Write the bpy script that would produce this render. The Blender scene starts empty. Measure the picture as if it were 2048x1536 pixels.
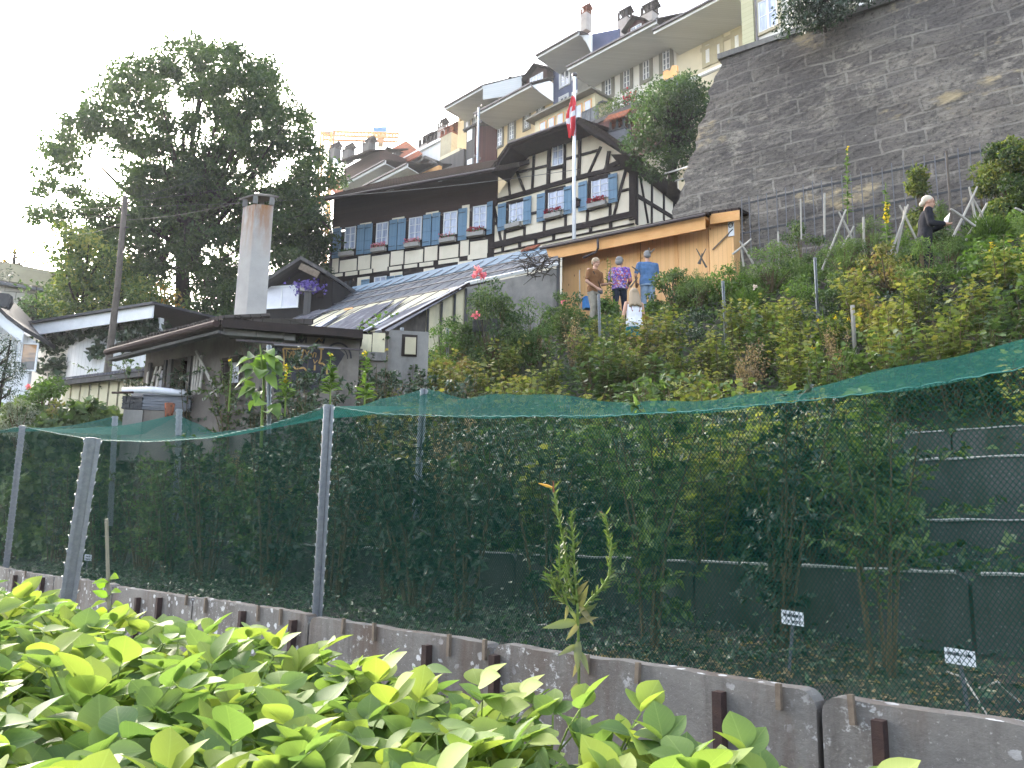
import bpy, math, random
import numpy as np
from mathutils import Vector, Matrix
R = math.radians
random.seed(7)
rng = np.random.default_rng(7)
sc = bpy.context.scene
col = sc.collection
# ---------------------------------------------------------------- camera
FPX = 1640.0
CAM = Vector((0, 0, 1.6))
PITCH, ROLL = 10.3, 1.0
cam_d = bpy.data.cameras.new('camera')
cam_d.sensor_width = 36.0
cam_d.lens = FPX / 2048.0 * 36.0
cam_d.clip_start = 0.05
cam_d.clip_end = 3000
cam = bpy.data.objects.new('camera', cam_d)
col.objects.link(cam)
CM = Matrix.Rotation(R(90 + PITCH), 3, 'X') @ Matrix.Rotation(R(ROLL), 3, 'Z')
cam.matrix_world = Matrix.Translation(CAM) @ CM.to_4x4()
sc.camera = cam
# ---------------------------------------------------------------- sky, sun, exposure
SUN_AZ, SUN_EL = -34.0, 24.0          # azimuth from +Y towards +X
w = bpy.data.worlds.new('World')
sc.world = w
w.use_nodes = True
nt = w.node_tree
bg = nt.nodes['Background']
sky = nt.nodes.new('ShaderNodeTexSky')
sky.sky_type = 'NISHITA'
sky.sun_disc = False
sky.sun_elevation = R(SUN_EL)
sky.sun_rotation = R(SUN_AZ)
sky.altitude = 500
sky.air_density = 1.0
sky.dust_density = 6.0
sky.ozone_density = 0.6
hs = nt.nodes.new('ShaderNodeHueSaturation')
hs.inputs['Saturation'].default_value = 0.6      # thin evening cloud takes the blue out of the sky
nt.links.new(sky.outputs[0], hs.inputs['Color'])
nt.links.new(hs.outputs[0], bg.inputs[0])
bg.inputs[1].default_value = 0.15
sl = bpy.data.lights.new('sun', 'SUN')
sl.energy = 1.1
sl.angle = R(12)
sl.color = (1.0, 0.93, 0.82)
sun = bpy.data.objects.new('sun', sl)
col.objects.link(sun)
sd = Vector((math.sin(R(SUN_AZ)) * math.cos(R(SUN_EL)), math.cos(R(SUN_AZ)) * math.cos(R(SUN_EL)), math.sin(R(SUN_EL))))
sun.rotation_euler = sd.to_track_quat('Z', 'Y').to_euler()
sun.location = sd * 100
sc.view_settings.view_transform = 'Standard'
sc.view_settings.look = 'None'
sc.view_settings.exposure = 2.98
sc.view_settings.gamma = 1.0
sc.view_settings.use_curve_mapping = False
cy = sc.cycles
cy.max_bounces = 6
cy.diffuse_bounces = 3
cy.glossy_bounces = 2
cy.transmission_bounces = 4
cy.transparent_max_bounces = 24
cy.caustics_reflective = False
cy.caustics_refractive = False
cy.use_denoising = True
cy.use_adaptive_sampling = True
cy.adaptive_threshold = 0.015
# ---------------------------------------------------------------- geometry of the view
def ray(px, py):
 return CM @ Vector(((px - 1024) / FPX, -(py - 768) / FPX, -1.0))
def at(px, py, depth):
 """point seen at a photo pixel, DEPTH metres in front of the camera"""
 return CAM + ray(px, py) * depth
class Plane:
 """vertical facade plane; an = azimuth of its inward normal, D = distance from the camera"""
 def __init__(s, an, D):
  s.n = Vector((math.sin(R(an)), math.cos(R(an)), 0))
  s.t = Vector((math.cos(R(an)), -math.sin(R(an)), 0))
  s.D = D
  s.O = Vector((CAM.x, CAM.y, 0)) + s.n * D
 def hit(s, px, py, d=0.0):
  r = ray(px, py)
  k = (s.D - d) / r.dot(s.n)
  return CAM + r * k
 def tz(s, px, py, d=0.0):
  p = s.hit(px, py, d)
  return (p - s.O).dot(s.t), p.z
 def P(s, t, z, d=0.0):
  return s.O + s.t * t + Vector((0, 0, z)) - s.n * d
# terrain -----------------------------------------------------------------
NS = Vector((math.sin(R(45)), math.cos(R(45)), 0))      # uphill
US = Vector((-math.cos(R(45)), math.sin(R(45)), 0))     # along the terraces
PROF = [(-500, -1.35), (3.33, -1.35), (3.37, -.74), (5.48, -.66), (5.5, -.27), (7.18, -.2), (7.2, .1), (8.68, .16), (8.7, .72),
  (10.38, .8), (10.4, 1.2), (13, 3.0), (15.7, 5.15), (17, 5.6), (19, 5.7), (24, 7.4), (30, 9.0), (40, 19), (60, 21), (900, 21)]
PS = np.array([p[0] for p in PROF], float)
PZ = np.array([p[1] for p in PROF], float)
def ground(x, y):
 s = (x + y) * 0.70710678
 u = (y - x) * 0.70710678
 z = np.interp(s, PS, PZ)
 ex = 0.11 * np.clip(u - 14, 0, 50) * np.clip((s - 4) / 6, 0, 1)
 ex2 = 1.7 * np.clip((u - 7) / 5.5, 0, 1) * np.clip((s - 5.5) / 1.1, 0, 1) * np.clip((16 - s) / 4, 0, 1)
 return z + ex + ex2 + 1.6
def su(s, u):
 return (s - u) * 0.70710678, (s + u) * 0.70710678
# ---------------------------------------------------------------- objects
def tag(o, label=None, cat=None, group=None, kind=None):
 if label: o['label'] = label
 if cat: o['category'] = cat
 if group: o['group'] = group
 if kind: o['kind'] = kind
 return o
def thing(name, loc, label, cat, group=None, rz=0.0):
 o = bpy.data.objects.new(name, None)
 o.empty_display_size = 0.2
 col.objects.link(o)
 o.location = loc
 o.rotation_euler = (0, 0, rz)
 return tag(o, label, cat, group)
def copy_tree(o, parent=None):
 c = o.copy()
 col.objects.link(c)
 c.parent = parent
 for ch in list(KIDS.get(o.name, [])):
  k = copy_tree(ch, c)
  KIDS.setdefault(c.name, []).append(k)
 return c
KIDS = {}
class MB:
 def __init__(s):
  s.v = []; s.f = []
 def add(s, vs, fs):
  b = len(s.v)
  s.v += [Vector(p) for p in vs]
  s.f += [tuple(i + b for i in f) for f in fs]
  return s
 def hexa(s, p):
  return s.add(p, [(0, 3, 2, 1), (4, 5, 6, 7), (0, 1, 5, 4), (1, 2, 6, 5), (2, 3, 7, 6), (3, 0, 4, 7)])
 def fbox(s, F, t0, t1, z0, z1, d0, d1):
  """box in a facade's frame: along t, up z, outward d"""
  P = F.P
  return s.hexa([P(t0, z0, d1), P(t1, z0, d1), P(t1, z0, d0), P(t0, z0, d0), P(t0, z1, d1), P(t1, z1, d1), P(t1, z1, d0), P(t0, z1, d0)])
 def box(s, c, sx, sy, sz, rz=0.0):
  c = Vector(c); m = Matrix.Rotation(rz, 3, 'Z')
  q = [(-1, -1, 0), (1, -1, 0), (1, 1, 0), (-1, 1, 0), (-1, -1, 1), (1, -1, 1), (1, 1, 1), (-1, 1, 1)]
  return s.hexa([c + m @ Vector((a * sx / 2, b * sy / 2, e * sz)) for a, b, e in q])
 def beam(s, a, b, wid, thk, nrm):
  """bar from a to b, WID across in the plane, THK along nrm"""
  a = Vector(a); b = Vector(b); n = Vector(nrm).normalized()
  d = (b - a).normalized(); x = d.cross(n).normalized() * (wid / 2); y = n * (thk / 2)
  return s.hexa([a - x - y, a + x - y, a + x + y, a - x + y, b - x - y, b + x - y, b + x + y, b - x + y])
 def tube(s, pts, rad, n=8, cap=True):
  pts = [Vector(p) for p in pts]
  if not hasattr(rad, '__len__'): rad = [rad] * len(pts)
  vs = []; fs = []
  ref = Vector((0.31, 0.17, 0.93)).normalized()
  for i, p in enumerate(pts):
   d = (pts[min(i + 1, len(pts) - 1)] - pts[max(i - 1, 0)])
   if d.length < 1e-9: d = Vector((0, 0, 1))
   d.normalize()
   r = ref if abs(d.dot(ref)) < .96 else Vector((1, 0, 0))
   x = d.cross(r).normalized(); y = d.cross(x)
   for k in range(n):
    a = 2 * math.pi * k / n
    vs.append(p + (x * math.cos(a) + y * math.sin(a)) * rad[i])
  for i in range(len(pts) - 1):
   for k in range(n):
    k2 = (k + 1) % n
    fs.append((i * n + k, i * n + k2, (i + 1) * n + k2, (i + 1) * n + k))
  if cap:
   fs.append(tuple(range(n - 1, -1, -1)))
   fs.append(tuple((len(pts) - 1) * n + k for k in range(n)))
  return s.add(vs, fs)
 def prism(s, poly, off):
  """polygon (list of points) extruded by vector off"""
  off = Vector(off); n = len(poly)
  vs = [Vector(p) for p in poly] + [Vector(p) + off for p in poly]
  fs = [tuple(range(n)), tuple(range(2 * n - 1, n - 1, -1))]
  for i in range(n):
   j = (i + 1) % n
   fs.append((i, n + i, n + j, j))
  return s.add(vs, fs)
 def ball(s, c, r, seg=10, rings=7, m=None):
  c = Vector(c); r = Vector(r) if hasattr(r, '__len__') else Vector((r, r, r))
  vs = [Vector((0, 0, r.z))]; fs = []
  for i in range(1, rings):
   a = math.pi * i / rings
   for k in range(seg):
    b = 2 * math.pi * k / seg
    vs.append(Vector((r.x * math.sin(a) * math.cos(b), r.y * math.sin(a) * math.sin(b), r.z * math.cos(a))))
  vs.append(Vector((0, 0, -r.z)))
  for k in range(seg):
   fs.append((0, 1 + k, 1 + (k + 1) % seg))
   for i in range(rings - 2):
    a = 1 + i * seg + k; b = 1 + i * seg + (k + 1) % seg
    fs.append((a, a + seg, b + seg, b))
   a = 1 + (rings - 2) * seg
   fs.append((a + k, len(vs) - 1, a + (k + 1) % seg))
  if m: vs = [m @ v for v in vs]
  return s.add([c + v for v in vs], fs)
 def base(s):
  xs = [v.x for v in s.v]; ys = [v.y for v in s.v]
  return Vector(((min(xs) + max(xs)) / 2, (min(ys) + max(ys)) / 2, min(v.z for v in s.v)))
 def build(s, name, m, parent=None, loc=None, smooth=False):
  if not s.v: return None
  if parent is not None:
   org = Vector((0, 0, 0))
   q = parent
   while q is not None:
    org += q.location; q = q.parent
   if loc == 0: org = Vector((0, 0, 0))
  else:
   org = s.base() if loc is None else Vector(loc)
  me = bpy.data.meshes.new(name)
  V = np.array([tuple(v) for v in s.v]) - np.array(tuple(org))
  me.from_pydata(V.tolist(), [], s.f)
  me.update()
  auto_uv(me, V + np.array(tuple(org)))
  if smooth: me.polygons.foreach_set('use_smooth', [True] * len(me.polygons))
  me.materials.append(m)
  o = bpy.data.objects.new(name, me)
  col.objects.link(o)
  if parent is not None:
   o.parent = parent
   KIDS.setdefault(parent.name, []).append(o)
  else:
   o.location = org
  return o
def auto_uv(me, V):
 """uv in metres: u horizontal along the face, v up the face"""
 n = len(me.loops)
 if n == 0: return
 N = np.zeros(len(me.polygons) * 3); me.polygons.foreach_get('normal', N); N = N.reshape(-1, 3)
 tot = np.zeros(len(me.polygons), int); me.polygons.foreach_get('loop_total', tot)
 vi = np.zeros(n, int); me.loops.foreach_get('vertex_index', vi)
 LN = np.repeat(N, tot, axis=0)
 T = np.stack([-LN[:, 1], LN[:, 0], np.zeros(n)], 1)
 l = np.linalg.norm(T, axis=1)
 flat = l < 0.15
 T[flat] = (1, 0, 0); l[flat] = 1
 T /= l[:, None]
 B = np.cross(LN, T); B[flat] = (0, 1, 0)
 p = V[vi]
 uv = np.stack([(p * T).sum(1), (p * B).sum(1)], 1)
 L = me.uv_layers.new(name='uv')
 L.data.foreach_set('uv', uv.ravel())
def npmesh(name, V, F3, m, parent=None, loc=None, rnd=None, world=True):
 """big triangle mesh from numpy arrays"""
 if parent is not None:
  org = np.zeros(3); q = parent
  while q is not None:
   org += np.array(tuple(q.location)); q = q.parent
  if not world: org = np.zeros(3)
 else:
  org = np.array([(V[:, 0].min() + V[:, 0].max()) / 2, (V[:, 1].min() + V[:, 1].max()) / 2, V[:, 2].min()]) if loc is None else np.array(tuple(loc), float)
 me = bpy.data.meshes.new(name)
 nv, nf = len(V), len(F3)
 me.vertices.add(nv); me.vertices.foreach_set('co', (V - org).astype(np.float32).ravel())
 me.loops.add(nf * 3); me.loops.foreach_set('vertex_index', F3.astype(np.int32).ravel())
 me.polygons.add(nf)
 me.polygons.foreach_set('loop_start', np.arange(0, nf * 3, 3, dtype=np.int32))
 me.update(calc_edges=True)
 if rnd is not None:
  a = me.attributes.new('rnd', 'FLOAT', 'POINT')
  a.data.foreach_set('value', rnd.astype(np.float32))
 if isinstance(m, (list, tuple)):
  for q in m: me.materials.append(q)
 else:
  me.materials.append(m)
 o = bpy.data.objects.new(name, me)
 col.objects.link(o)
 if parent is not None:
  o.parent = parent
  KIDS.setdefault(parent.name, []).append(o)
 else:
  o.location = org
 return o
def norm(a):
 return a / np.maximum(np.linalg.norm(a, axis=1, keepdims=True), 1e-9)
def leafset(P, A, N, L, W, rnd, kind='kite', droop=0.15, fold=0.25):
 """leaves: base P, axis A, normal N, length L, width W"""
 n = len(P)
 A = norm(A); S = norm(np.cross(A, N)); N = norm(np.cross(S, A))
 L = np.broadcast_to(L, n)[:, None]; W = np.broadcast_to(W, n)[:, None]
 if kind == 'kite':
  prof = [(0, 0, 0), (.42, .5, fold), (1, 0, 0), (.42, -.5, fold)]
  tri = [(0, 1, 2), (0, 2, 3)]
 elif kind == 'ovate':
  prof = [(0, 0, 0), (.22, 0, 0), (.5, 0, 0), (.78, 0, 0), (1, 0, 0),
    (.14, .30, fold * .6), (.32, .47, fold), (.55, .44, fold), (.80, .22, fold * .6),
    (.14, -.30, fold * .6), (.32, -.47, fold), (.55, -.44, fold), (.80, -.22, fold * .6)]
  tri = [(0, 5, 1), (1, 5, 6), (1, 6, 2), (2, 6, 7), (2, 7, 3), (3, 7, 8), (3, 8, 4),
    (0, 1, 9), (1, 10, 9), (1, 2, 10), (2, 11, 10), (2, 3, 11), (3, 12, 11), (3, 4, 12)]
 elif kind == 'bean':
  tt = (0, .07, .18, .32, .46, .6, .74, .87, 1); hw = (0, .2, .37, .48, .5, .45, .34, .18, 0)
  prof = [(a, 0, 0) for a in tt] + [(tt[i], hw[i], fold) for i in range(1, 8)] + [(tt[i], -hw[i], fold) for i in range(1, 8)]
  tri = [(0, 9, 1), (7, 15, 8), (0, 1, 16), (7, 8, 22)]
  for i in range(1, 7): tri += [(i, i + 8, i + 9), (i, i + 9, i + 1), (i, i + 16, i + 15), (i, i + 1, i + 16)]
 elif kind == 'lance':
  prof = [(0, 0, 0), (.35, .5, fold), (.7, .36, fold), (1, 0, 0), (.7, -.36, fold), (.35, -.5, fold), (.5, 0, 0)]
  tri = [(0, 1, 6), (1, 2, 6), (2, 3, 6), (6, 3, 4), (6, 4, 5), (0, 6, 5)]
 elif kind == 'lobed':
  prof = [(0, 0, 0), (.1, .42, .1), (.38, .3, .12), (.5, .55, .05), (.68, .2, .1), (1, 0, 0), (.68, -.2, .1), (.5, -.55, .05), (.38, -.3, .12), (.1, -.42, .1), (.45, 0, 0)]
  tri = [(0, 1, 10), (1, 2, 10), (2, 3, 10), (3, 4, 10), (4, 5, 10), (10, 5, 6), (10, 6, 7), (10, 7, 8), (10, 8, 9), (0, 10, 9)]
 V = []
 for a, b, c in prof:
  V.append(P + A * L * a + S * W * b + N * (abs(b) * W * c * 2 - droop * L * a * a))
 k = len(prof)
 V = np.stack(V, 1).reshape(-1, 3)
 T = (np.array(tri)[None] + (np.arange(n) * k)[:, None, None]).reshape(-1, 3)
 return V, T, np.repeat(rnd, k)
def join_sets(sets):
 V, T, Q = [], [], []; b = 0
 for v, t, q in sets:
  V.append(v); T.append(t + b); Q.append(q); b += len(v)
 return np.concatenate(V), np.concatenate(T), np.concatenate(Q)
def blob(c, r, n, hollow=0.5, g=rng):
 """random points in an ellipsoid, more of them near its skin; also the outward direction"""
 d = norm(g.normal(size=(n, 3)))
 q = g.random(n) ** (1 / 3.0 * (1 - hollow * .8) + .02)
 r = np.array(r, float)
 return np.array(c) + d * q[:, None] * r, norm(d / r)
def foliage(clumps, dens, L, W, kind='kite', up=.5, jit=.9, hollow=.5, g=rng, tone=.25, droop=.15):
 """clumps: list of (centre, radii[, count factor]); each clump has a tone of its own"""
 out = []
 for cl in clumps:
  c, r = cl[0], cl[1]
  k = cl[2] if len(cl) > 2 else 1
  n = max(3, int(dens * k * (r[0] * r[1] * r[2]) ** (2 / 3.0)))
  P, O = blob(c, r, n, hollow, g)
  N = norm(O * .7 + np.array([0, 0, up]) + g.normal(size=(n, 3)) * jit * .5)
  A = norm(g.normal(size=(n, 3)) + O * .6 - np.array([0, 0, .35]))
  rn = np.clip(.5 + g.normal() * tone * .6 + g.normal(size=n) * .17, 0, 1)
  s = g.uniform(.65, 1.25, n)
  out.append(leafset(P, A, N, L * s, W * s, rn, kind, droop))
 return join_sets(out)
# ---------------------------------------------------------------- materials
def newmat(name):
 m = bpy.data.materials.new(name); m.use_nodes = True
 t = m.node_tree; b = t.nodes['Principled BSDF']
 return m, t, b
def N(t, kind, **kw):
 n = t.nodes.new('ShaderNode' + kind)
 for k, v in kw.items():
  if k.startswith('i_'): n.inputs[k[2:].replace('_', ' ')].default_value = v
  else: setattr(n, k, v)
 return n
def rgb(c): return (c[0], c[1], c[2], 1.0)
def mixc(t, f, a, b):
 n = N(t, 'Mix', data_type='RGBA'); 
 for s, v in ((0, f), (6, a), (7, b)):
  if hasattr(v, 'links') or isinstance(v, bpy.types.NodeSocket): t.links.new(v, n.inputs[s])
  else: n.inputs[s].default_value = v if s == 0 else rgb(v)
 return n.outputs[2]
def noise(t, scale, vec=None, detail=5, rough=.6, dist=0.0):
 n = N(t, 'TexNoise'); n.inputs['Scale'].default_value = scale; n.inputs['Detail'].default_value = detail
 n.inputs['Roughness'].default_value = rough; n.inputs['Distortion'].default_value = dist
 if vec is not None: t.links.new(vec, n.inputs['Vector'])
 return n.outputs[0]
def ramp(t, f, stops):
 n = N(t, 'ValToRGB'); e = n.color_ramp.elements
 while len(e) > 1: e.remove(e[0])
 e[0].position = stops[0][0]; e[0].color = rgb(stops[0][1]) if hasattr(stops[0][1], '__len__') else rgb([stops[0][1]] * 3)
 for p, c in stops[1:]:
  k = e.new(p); k.color = rgb(c) if hasattr(c, '__len__') else rgb([c] * 3)
 t.links.new(f, n.inputs[0]); return n.outputs[0]
def uvmap(t, sx=1, sy=1, sz=1, rot=0.0, loc=(0, 0, 0), obj=False):
 c = N(t, 'TexCoord'); m = N(t, 'Mapping')
 m.inputs['Scale'].default_value = (sx, sy, sz); m.inputs['Rotation'].default_value = (0, 0, rot); m.inputs['Location'].default_value = loc
 t.links.new(c.outputs['Object' if obj else 'UV'], m.inputs[0]); return m.outputs[0]
def bump(t, b, h, strength=.4, dist=.02):
 n = N(t, 'Bump'); n.inputs['Strength'].default_value = strength; n.inputs['Distance'].default_value = dist
 t.links.new(h, n.inputs['Height']); t.links.new(n.outputs[0], b.inputs['Normal'])
def m_plain(name, c1, c2=None, scale=3.0, rough=.8, spec=.3, bmp=.3, metal=0.0, dirt=None):
 """a mottled surface"""
 m, t, b = newmat(name)
 c2 = c2 or tuple(x * .72 for x in c1)
 v = uvmap(t)
 f = ramp(t, noise(t, scale, v, 8, .65), [(.32, 0.0), (.68, 1.0)])
 c = mixc(t, f, c1, c2)
 if dirt:
  g = ramp(t, noise(t, scale * .35, uvmap(t, 1.6, .5), 6, .7), [(.5, 0.0), (.68, 1.0)])
  c = mixc(t, g, c, dirt)
 t.links.new(c, b.inputs['Base Color'])
 b.inputs['Roughness'].default_value = rough; b.inputs['Specular IOR Level'].default_value = spec; b.inputs['Metallic'].default_value = metal
 if bmp: bump(t, b, noise(t, scale * 9, v, 6, .7), bmp, .01)
 return m
def m_planks(name, c1, c2, pitch=.15, rough=.75, across=False, gap=(.02, .015, .01), knots=None, grain=1.0):
 """boards side by side; pitch = board width; boards run up the face unless across"""
 m, t, b = newmat(name)
 v = uvmap(t, 1, 1, 1)
 sep = N(t, 'SeparateXYZ'); t.links.new(v, sep.inputs[0])
 ax = sep.outputs[1 if across else 0]
 d = N(t, 'Math', operation='DIVIDE'); t.links.new(ax, d.inputs[0]); d.inputs[1].default_value = pitch
 fl = N(t, 'Math', operation='FLOOR'); t.links.new(d.outputs[0], fl.inputs[0])
 fr = N(t, 'Math', operation='FRACT'); t.links.new(d.outputs[0], fr.inputs[0])
 wn = N(t, 'TexWhiteNoise', noise_dimensions='1D'); t.links.new(fl.outputs[0], wn.inputs['W'])
 gm = uvmap(t, 1.5 if across else 30, 30 if across else 1.5)
 g = noise(t, 1.2 * grain, gm, 5, .6, .3)
 a = N(t, 'Math', operation='MULTIPLY_ADD'); t.links.new(g, a.inputs[0]); a.inputs[1].default_value = .9
 t.links.new(wn.outputs[0], a.inputs[2])
 h = N(t, 'Math', operation='MULTIPLY'); t.links.new(a.outputs[0], h.inputs[0]); h.inputs[1].default_value = .55
 c = mixc(t, h.outputs[0], c1, c2)
 if knots:
  vo = N(t, 'TexVoronoi'); vo.inputs['Scale'].default_value = 1.0
  t.links.new(uvmap(t, 7.0, 3.2), vo.inputs['Vector'])
  k = ramp(t, vo.outputs['Distance'], [(.07, 1.0), (.13, 0.0)])
  c = mixc(t, k, c, knots)
 pk = ramp(t, fr.outputs[0], [(0.0, 1.0), (.035, 0.0), (.965, 0.0), (1.0, 1.0)])
 c = mixc(t, pk, c, gap)
 t.links.new(c, b.inputs['Base Color'])
 b.inputs['Roughness'].default_value = rough; b.inputs['Specular IOR Level'].default_value = .25
 iv = N(t, 'Math', operation='SUBTRACT'); iv.inputs[0].default_value = 1; t.links.new(pk, iv.inputs[1])
 ad = N(t, 'Math', operation='MULTIPLY_ADD'); t.links.new(g, ad.inputs[0]); ad.inputs[1].default_value = .2; t.links.new(iv.outputs[0], ad.inputs[2])
 bump(t, b, ad.outputs[0], .5, .012)
 return m
def m_tiles(name, c1, c2, w=.17, h=.16, moss=None, rough=.85):
 m, t, b = newmat(name)
 v = uvmap(t)
 br = N(t, 'TexBrick'); t.links.new(v, br.inputs['Vector'])
 br.inputs['Color1'].default_value = rgb(c1); br.inputs['Color2'].default_value = rgb(c2)
 br.inputs['Mortar'].default_value = rgb([x * .15 for x in c2]); br.inputs['Scale'].default_value = 1
 br.inputs['Mortar Size'].default_value = .012; br.inputs['Brick Width'].default_value = w; br.inputs['Row Height'].default_value = h
 br.inputs['Bias'].default_value = -.1
 c = br.outputs[0]
 f = ramp(t, noise(t, .9, v, 8, .75), [(.42, 0.0), (.62, 1.0)])
 c = mixc(t, f, c, moss or tuple(x * .45 for x in c1))
 t.links.new(c, b.inputs['Base Color']); b.inputs['Roughness'].default_value = rough; b.inputs['Specular IOR Level'].default_value = 0
 sep = N(t, 'SeparateXYZ'); t.links.new(v, sep.inputs[0])
 d = N(t, 'Math', operation='DIVIDE'); t.links.new(sep.outputs[1], d.inputs[0]); d.inputs[1].default_value = h
 fr = N(t, 'Math', operation='FRACT'); t.links.new(d.outputs[0], fr.inputs[0])
 bump(t, b, fr.outputs[0], -.9, .05)
 return m
def m_leaf(name, cols, trans=.45, rough=.5, spec=.35, tw=1.5):
 """foliage: colours along the per-leaf random value"""
 m, t, b = newmat(name)
 a = N(t, 'Attribute', attribute_name='rnd')
 oi = N(t, 'ObjectInfo')
 mx = N(t, 'Math', operation='MULTIPLY_ADD'); t.links.new(oi.outputs['Random'], mx.inputs[0]); mx.inputs[1].default_value = .3; mx.inputs[2].default_value = -.15
 ad = N(t, 'Math', operation='ADD', use_clamp=True); t.links.new(a.outputs['Fac'], ad.inputs[0]); t.links.new(mx.outputs[0], ad.inputs[1])
 n = len(cols)
 c = ramp(t, ad.outputs[0], [((i + .5) / n, k) for i, k in enumerate(cols)])
 t.links.new(c, b.inputs['Base Color']); b.inputs['Roughness'].default_value = rough; b.inputs['Specular IOR Level'].default_value = spec
 tr = N(t, 'BsdfTranslucent')
 sc_ = N(t, 'Mix', data_type='RGBA', blend_type='MULTIPLY'); sc_.inputs[0].default_value = 1
 t.links.new(c, sc_.inputs[6]); sc_.inputs[7].default_value = (tw * 1.05, tw * 1.1, tw * .6, 1)
 t.links.new(sc_.outputs[2], tr.inputs[0])
 ms = N(t, 'MixShader'); ms.inputs[0].default_value = trans
 t.links.new(b.outputs[0], ms.inputs[1]); t.links.new(tr.outputs[0], ms.inputs[2])
 t.links.new(ms.outputs[0], t.nodes['Material Output'].inputs['Surface'])
 return m
def m_glass(name, tint=(.12, .14, .17), rough=.06, spec=1.0, noise_s=None, c2=None):
 m, t, b = newmat(name)
 b.inputs['Base Color'].default_value = rgb(tint); b.inputs['Roughness'].default_value = rough
 b.inputs['Specular IOR Level'].default_value = spec; b.inputs['IOR'].default_value = 1.8
 b.inputs['IOR'].default_value = 1.8 if spec > .5 else 1.4
 if noise_s:
  c = mixc(t, ramp(t, noise(t, noise_s, uvmap(t, 3, 1), 6, .7), [(.35, 0.0), (.65, 1.0)]), tint, c2 or tuple(x * 2 for x in tint))
  t.links.new(c, b.inputs['Base Color'])
 return m
M = {}
M['soil'] = m_plain('soil', (.07, .055, .04), (.03, .028, .02), 6, .95, .1, .8)
M['cream'] = m_plain('cream_plaster', (.80, .72, .58), (.73, .65, .51), 1.2, .9, .2, .25, dirt=(.66, .58, .45))
M['white_plaster'] = m_plain('white_plaster', (.70, .68, .62), (.60, .58, .53), .8, .9, .2, .2, dirt=(.52, .50, .45))
M['yellow_plaster'] = m_plain('yellow_plaster', (.62, .48, .27), (.55, .42, .24), .8, .9, .2, .2, dirt=(.48, .38, .24))
M['pale_plaster'] = m_plain('pale_yellow_plaster', (.60, .54, .40), (.52, .47, .36), .8, .9, .2, .2, dirt=(.46, .42, .33))
M['blue_plaster'] = m_plain('blue_grey_boards', (.13, .15, .24), (.10, .12, .19), 1.5, .85, .2, .3)
M['blue_shingle'] = m_tiles('blue_shingles', (.11, .13, .22), (.08, .10, .18), .2, .15, moss=(.10, .11, .18))
M['beige_siding'] = m_planks('beige_siding', (.42, .41, .26), (.36, .35, .22), .22, across=True, gap=(.15, .14, .09), grain=.4)
M['stone_trim'] = m_plain('grey_stone_trim', (.20, .19, .16), (.14, .135, .11), 2, .9, .2, .3)
M['beige_trim'] = m_plain('beige_stone_trim', (.42, .38, .26), (.35, .31, .22), 2, .9, .2, .3)
M['soffit'] = m_planks('painted_soffit', (.56, .57, .57), (.48, .49, .49), .16, .8, across=True, gap=(.25, .25, .25), grain=.5)
M['white_paint'] = m_plain('white_paint', (.72, .73, .74), (.62, .63, .64), 3, .55, .4, .15)
M['white_wood'] = m_planks('white_boards', (.66, .67, .68), (.56, .57, .58), .17, .7, gap=(.2, .2, .2), grain=.6)
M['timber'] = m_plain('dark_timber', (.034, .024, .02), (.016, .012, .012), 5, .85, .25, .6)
M['brown_boards'] = m_planks('brown_boards', (.062, .034, .027), (.034, .020, .017), .22, .85, across=True, gap=(.004, .003, .003))
M['black_boards'] = m_planks('black_boards', (.020, .017, .016), (.011, .010, .010), .16, .85, gap=(.003, .003, .003))
M['red_boards'] = m_planks('red_brown_boards', (.085, .028, .022), (.05, .018, .016), .18, .8, gap=(.01, .006, .006))
M['grey_boards'] = m_planks('weathered_boards', (.10, .095, .09), (.05, .048, .048), .16, .85, gap=(.012, .012, .012))
M['pine'] = m_planks('pine_boards', (.78, .47, .22), (.68, .38, .15), .115, .6, gap=(.40, .2, .07), knots=(.25, .09, .03))
M['pine_trim'] = m_plain('pine_trim', (.70, .38, .15), (.60, .30, .10), 3, .6, .3, .2)
M['shutter'] = m_planks('blue_shutter_paint', (.17, .28, .39), (.13, .23, .33), .16, .65, gap=(.04, .08, .13))
M['tile_brown'] = m_tiles('brown_roof_tiles', (.06, .042, .036), (.04, .03, .028), .17, .15, moss=(.03, .027, .02))
M['tile_red'] = m_tiles('red_roof_tiles', (.34, .11, .06), (.22, .08, .05), .2, .22, moss=(.12, .07, .05))
M['tile_grey'] = m_tiles('grey_roof_tiles', (.11, .09, .085), (.07, .06, .06), .2, .2, moss=(.06, .055, .045))
M['concrete'] = m_plain('weathered_concrete', (.24, .23, .21), (.14, .135, .13), 1.6, .92, .2, .5, dirt=(.08, .075, .07))
M['chim'] = m_plain('chimney_render', (.40, .36, .33), (.28, .25, .23), 2, .9, .2, .3)
M['dark_concrete'] = m_plain('dark_render', (.20, .18, .155), (.115, .10, .09), 1.3, .92, .2, .5, dirt=(.05, .045, .04))
M['black_paint'] = m_plain('black_paint', (.018, .018, .026), (.035, .035, .045), 4, .7, .3, .3)
M['ochre_paint'] = m_plain('ochre_spray_paint', (.42, .27, .09), (.33, .2, .07), 6, .7, .3, 0)
M['galv'] = m_plain('galvanised_steel', (.36, .38, .41), (.25, .27, .30), 25, .42, .5, .1, .65)
M['iron'] = m_plain('dark_iron', (.045, .045, .048), (.03, .03, .032), 8, .6, .4, .2)
M['grey_iron'] = m_plain('grey_painted_iron', (.13, .13, .14), (.09, .09, .10), 8, .6, .4, .2)
M['rust'] = m_plain('rusty_iron', (.055, .032, .026), (.028, .018, .018), 12, .85, .25, .5)
M['peg'] = m_plain('wood_peg', (.20, .16, .12), (.11, .085, .065), 12, .85, .2, .4)
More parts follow.
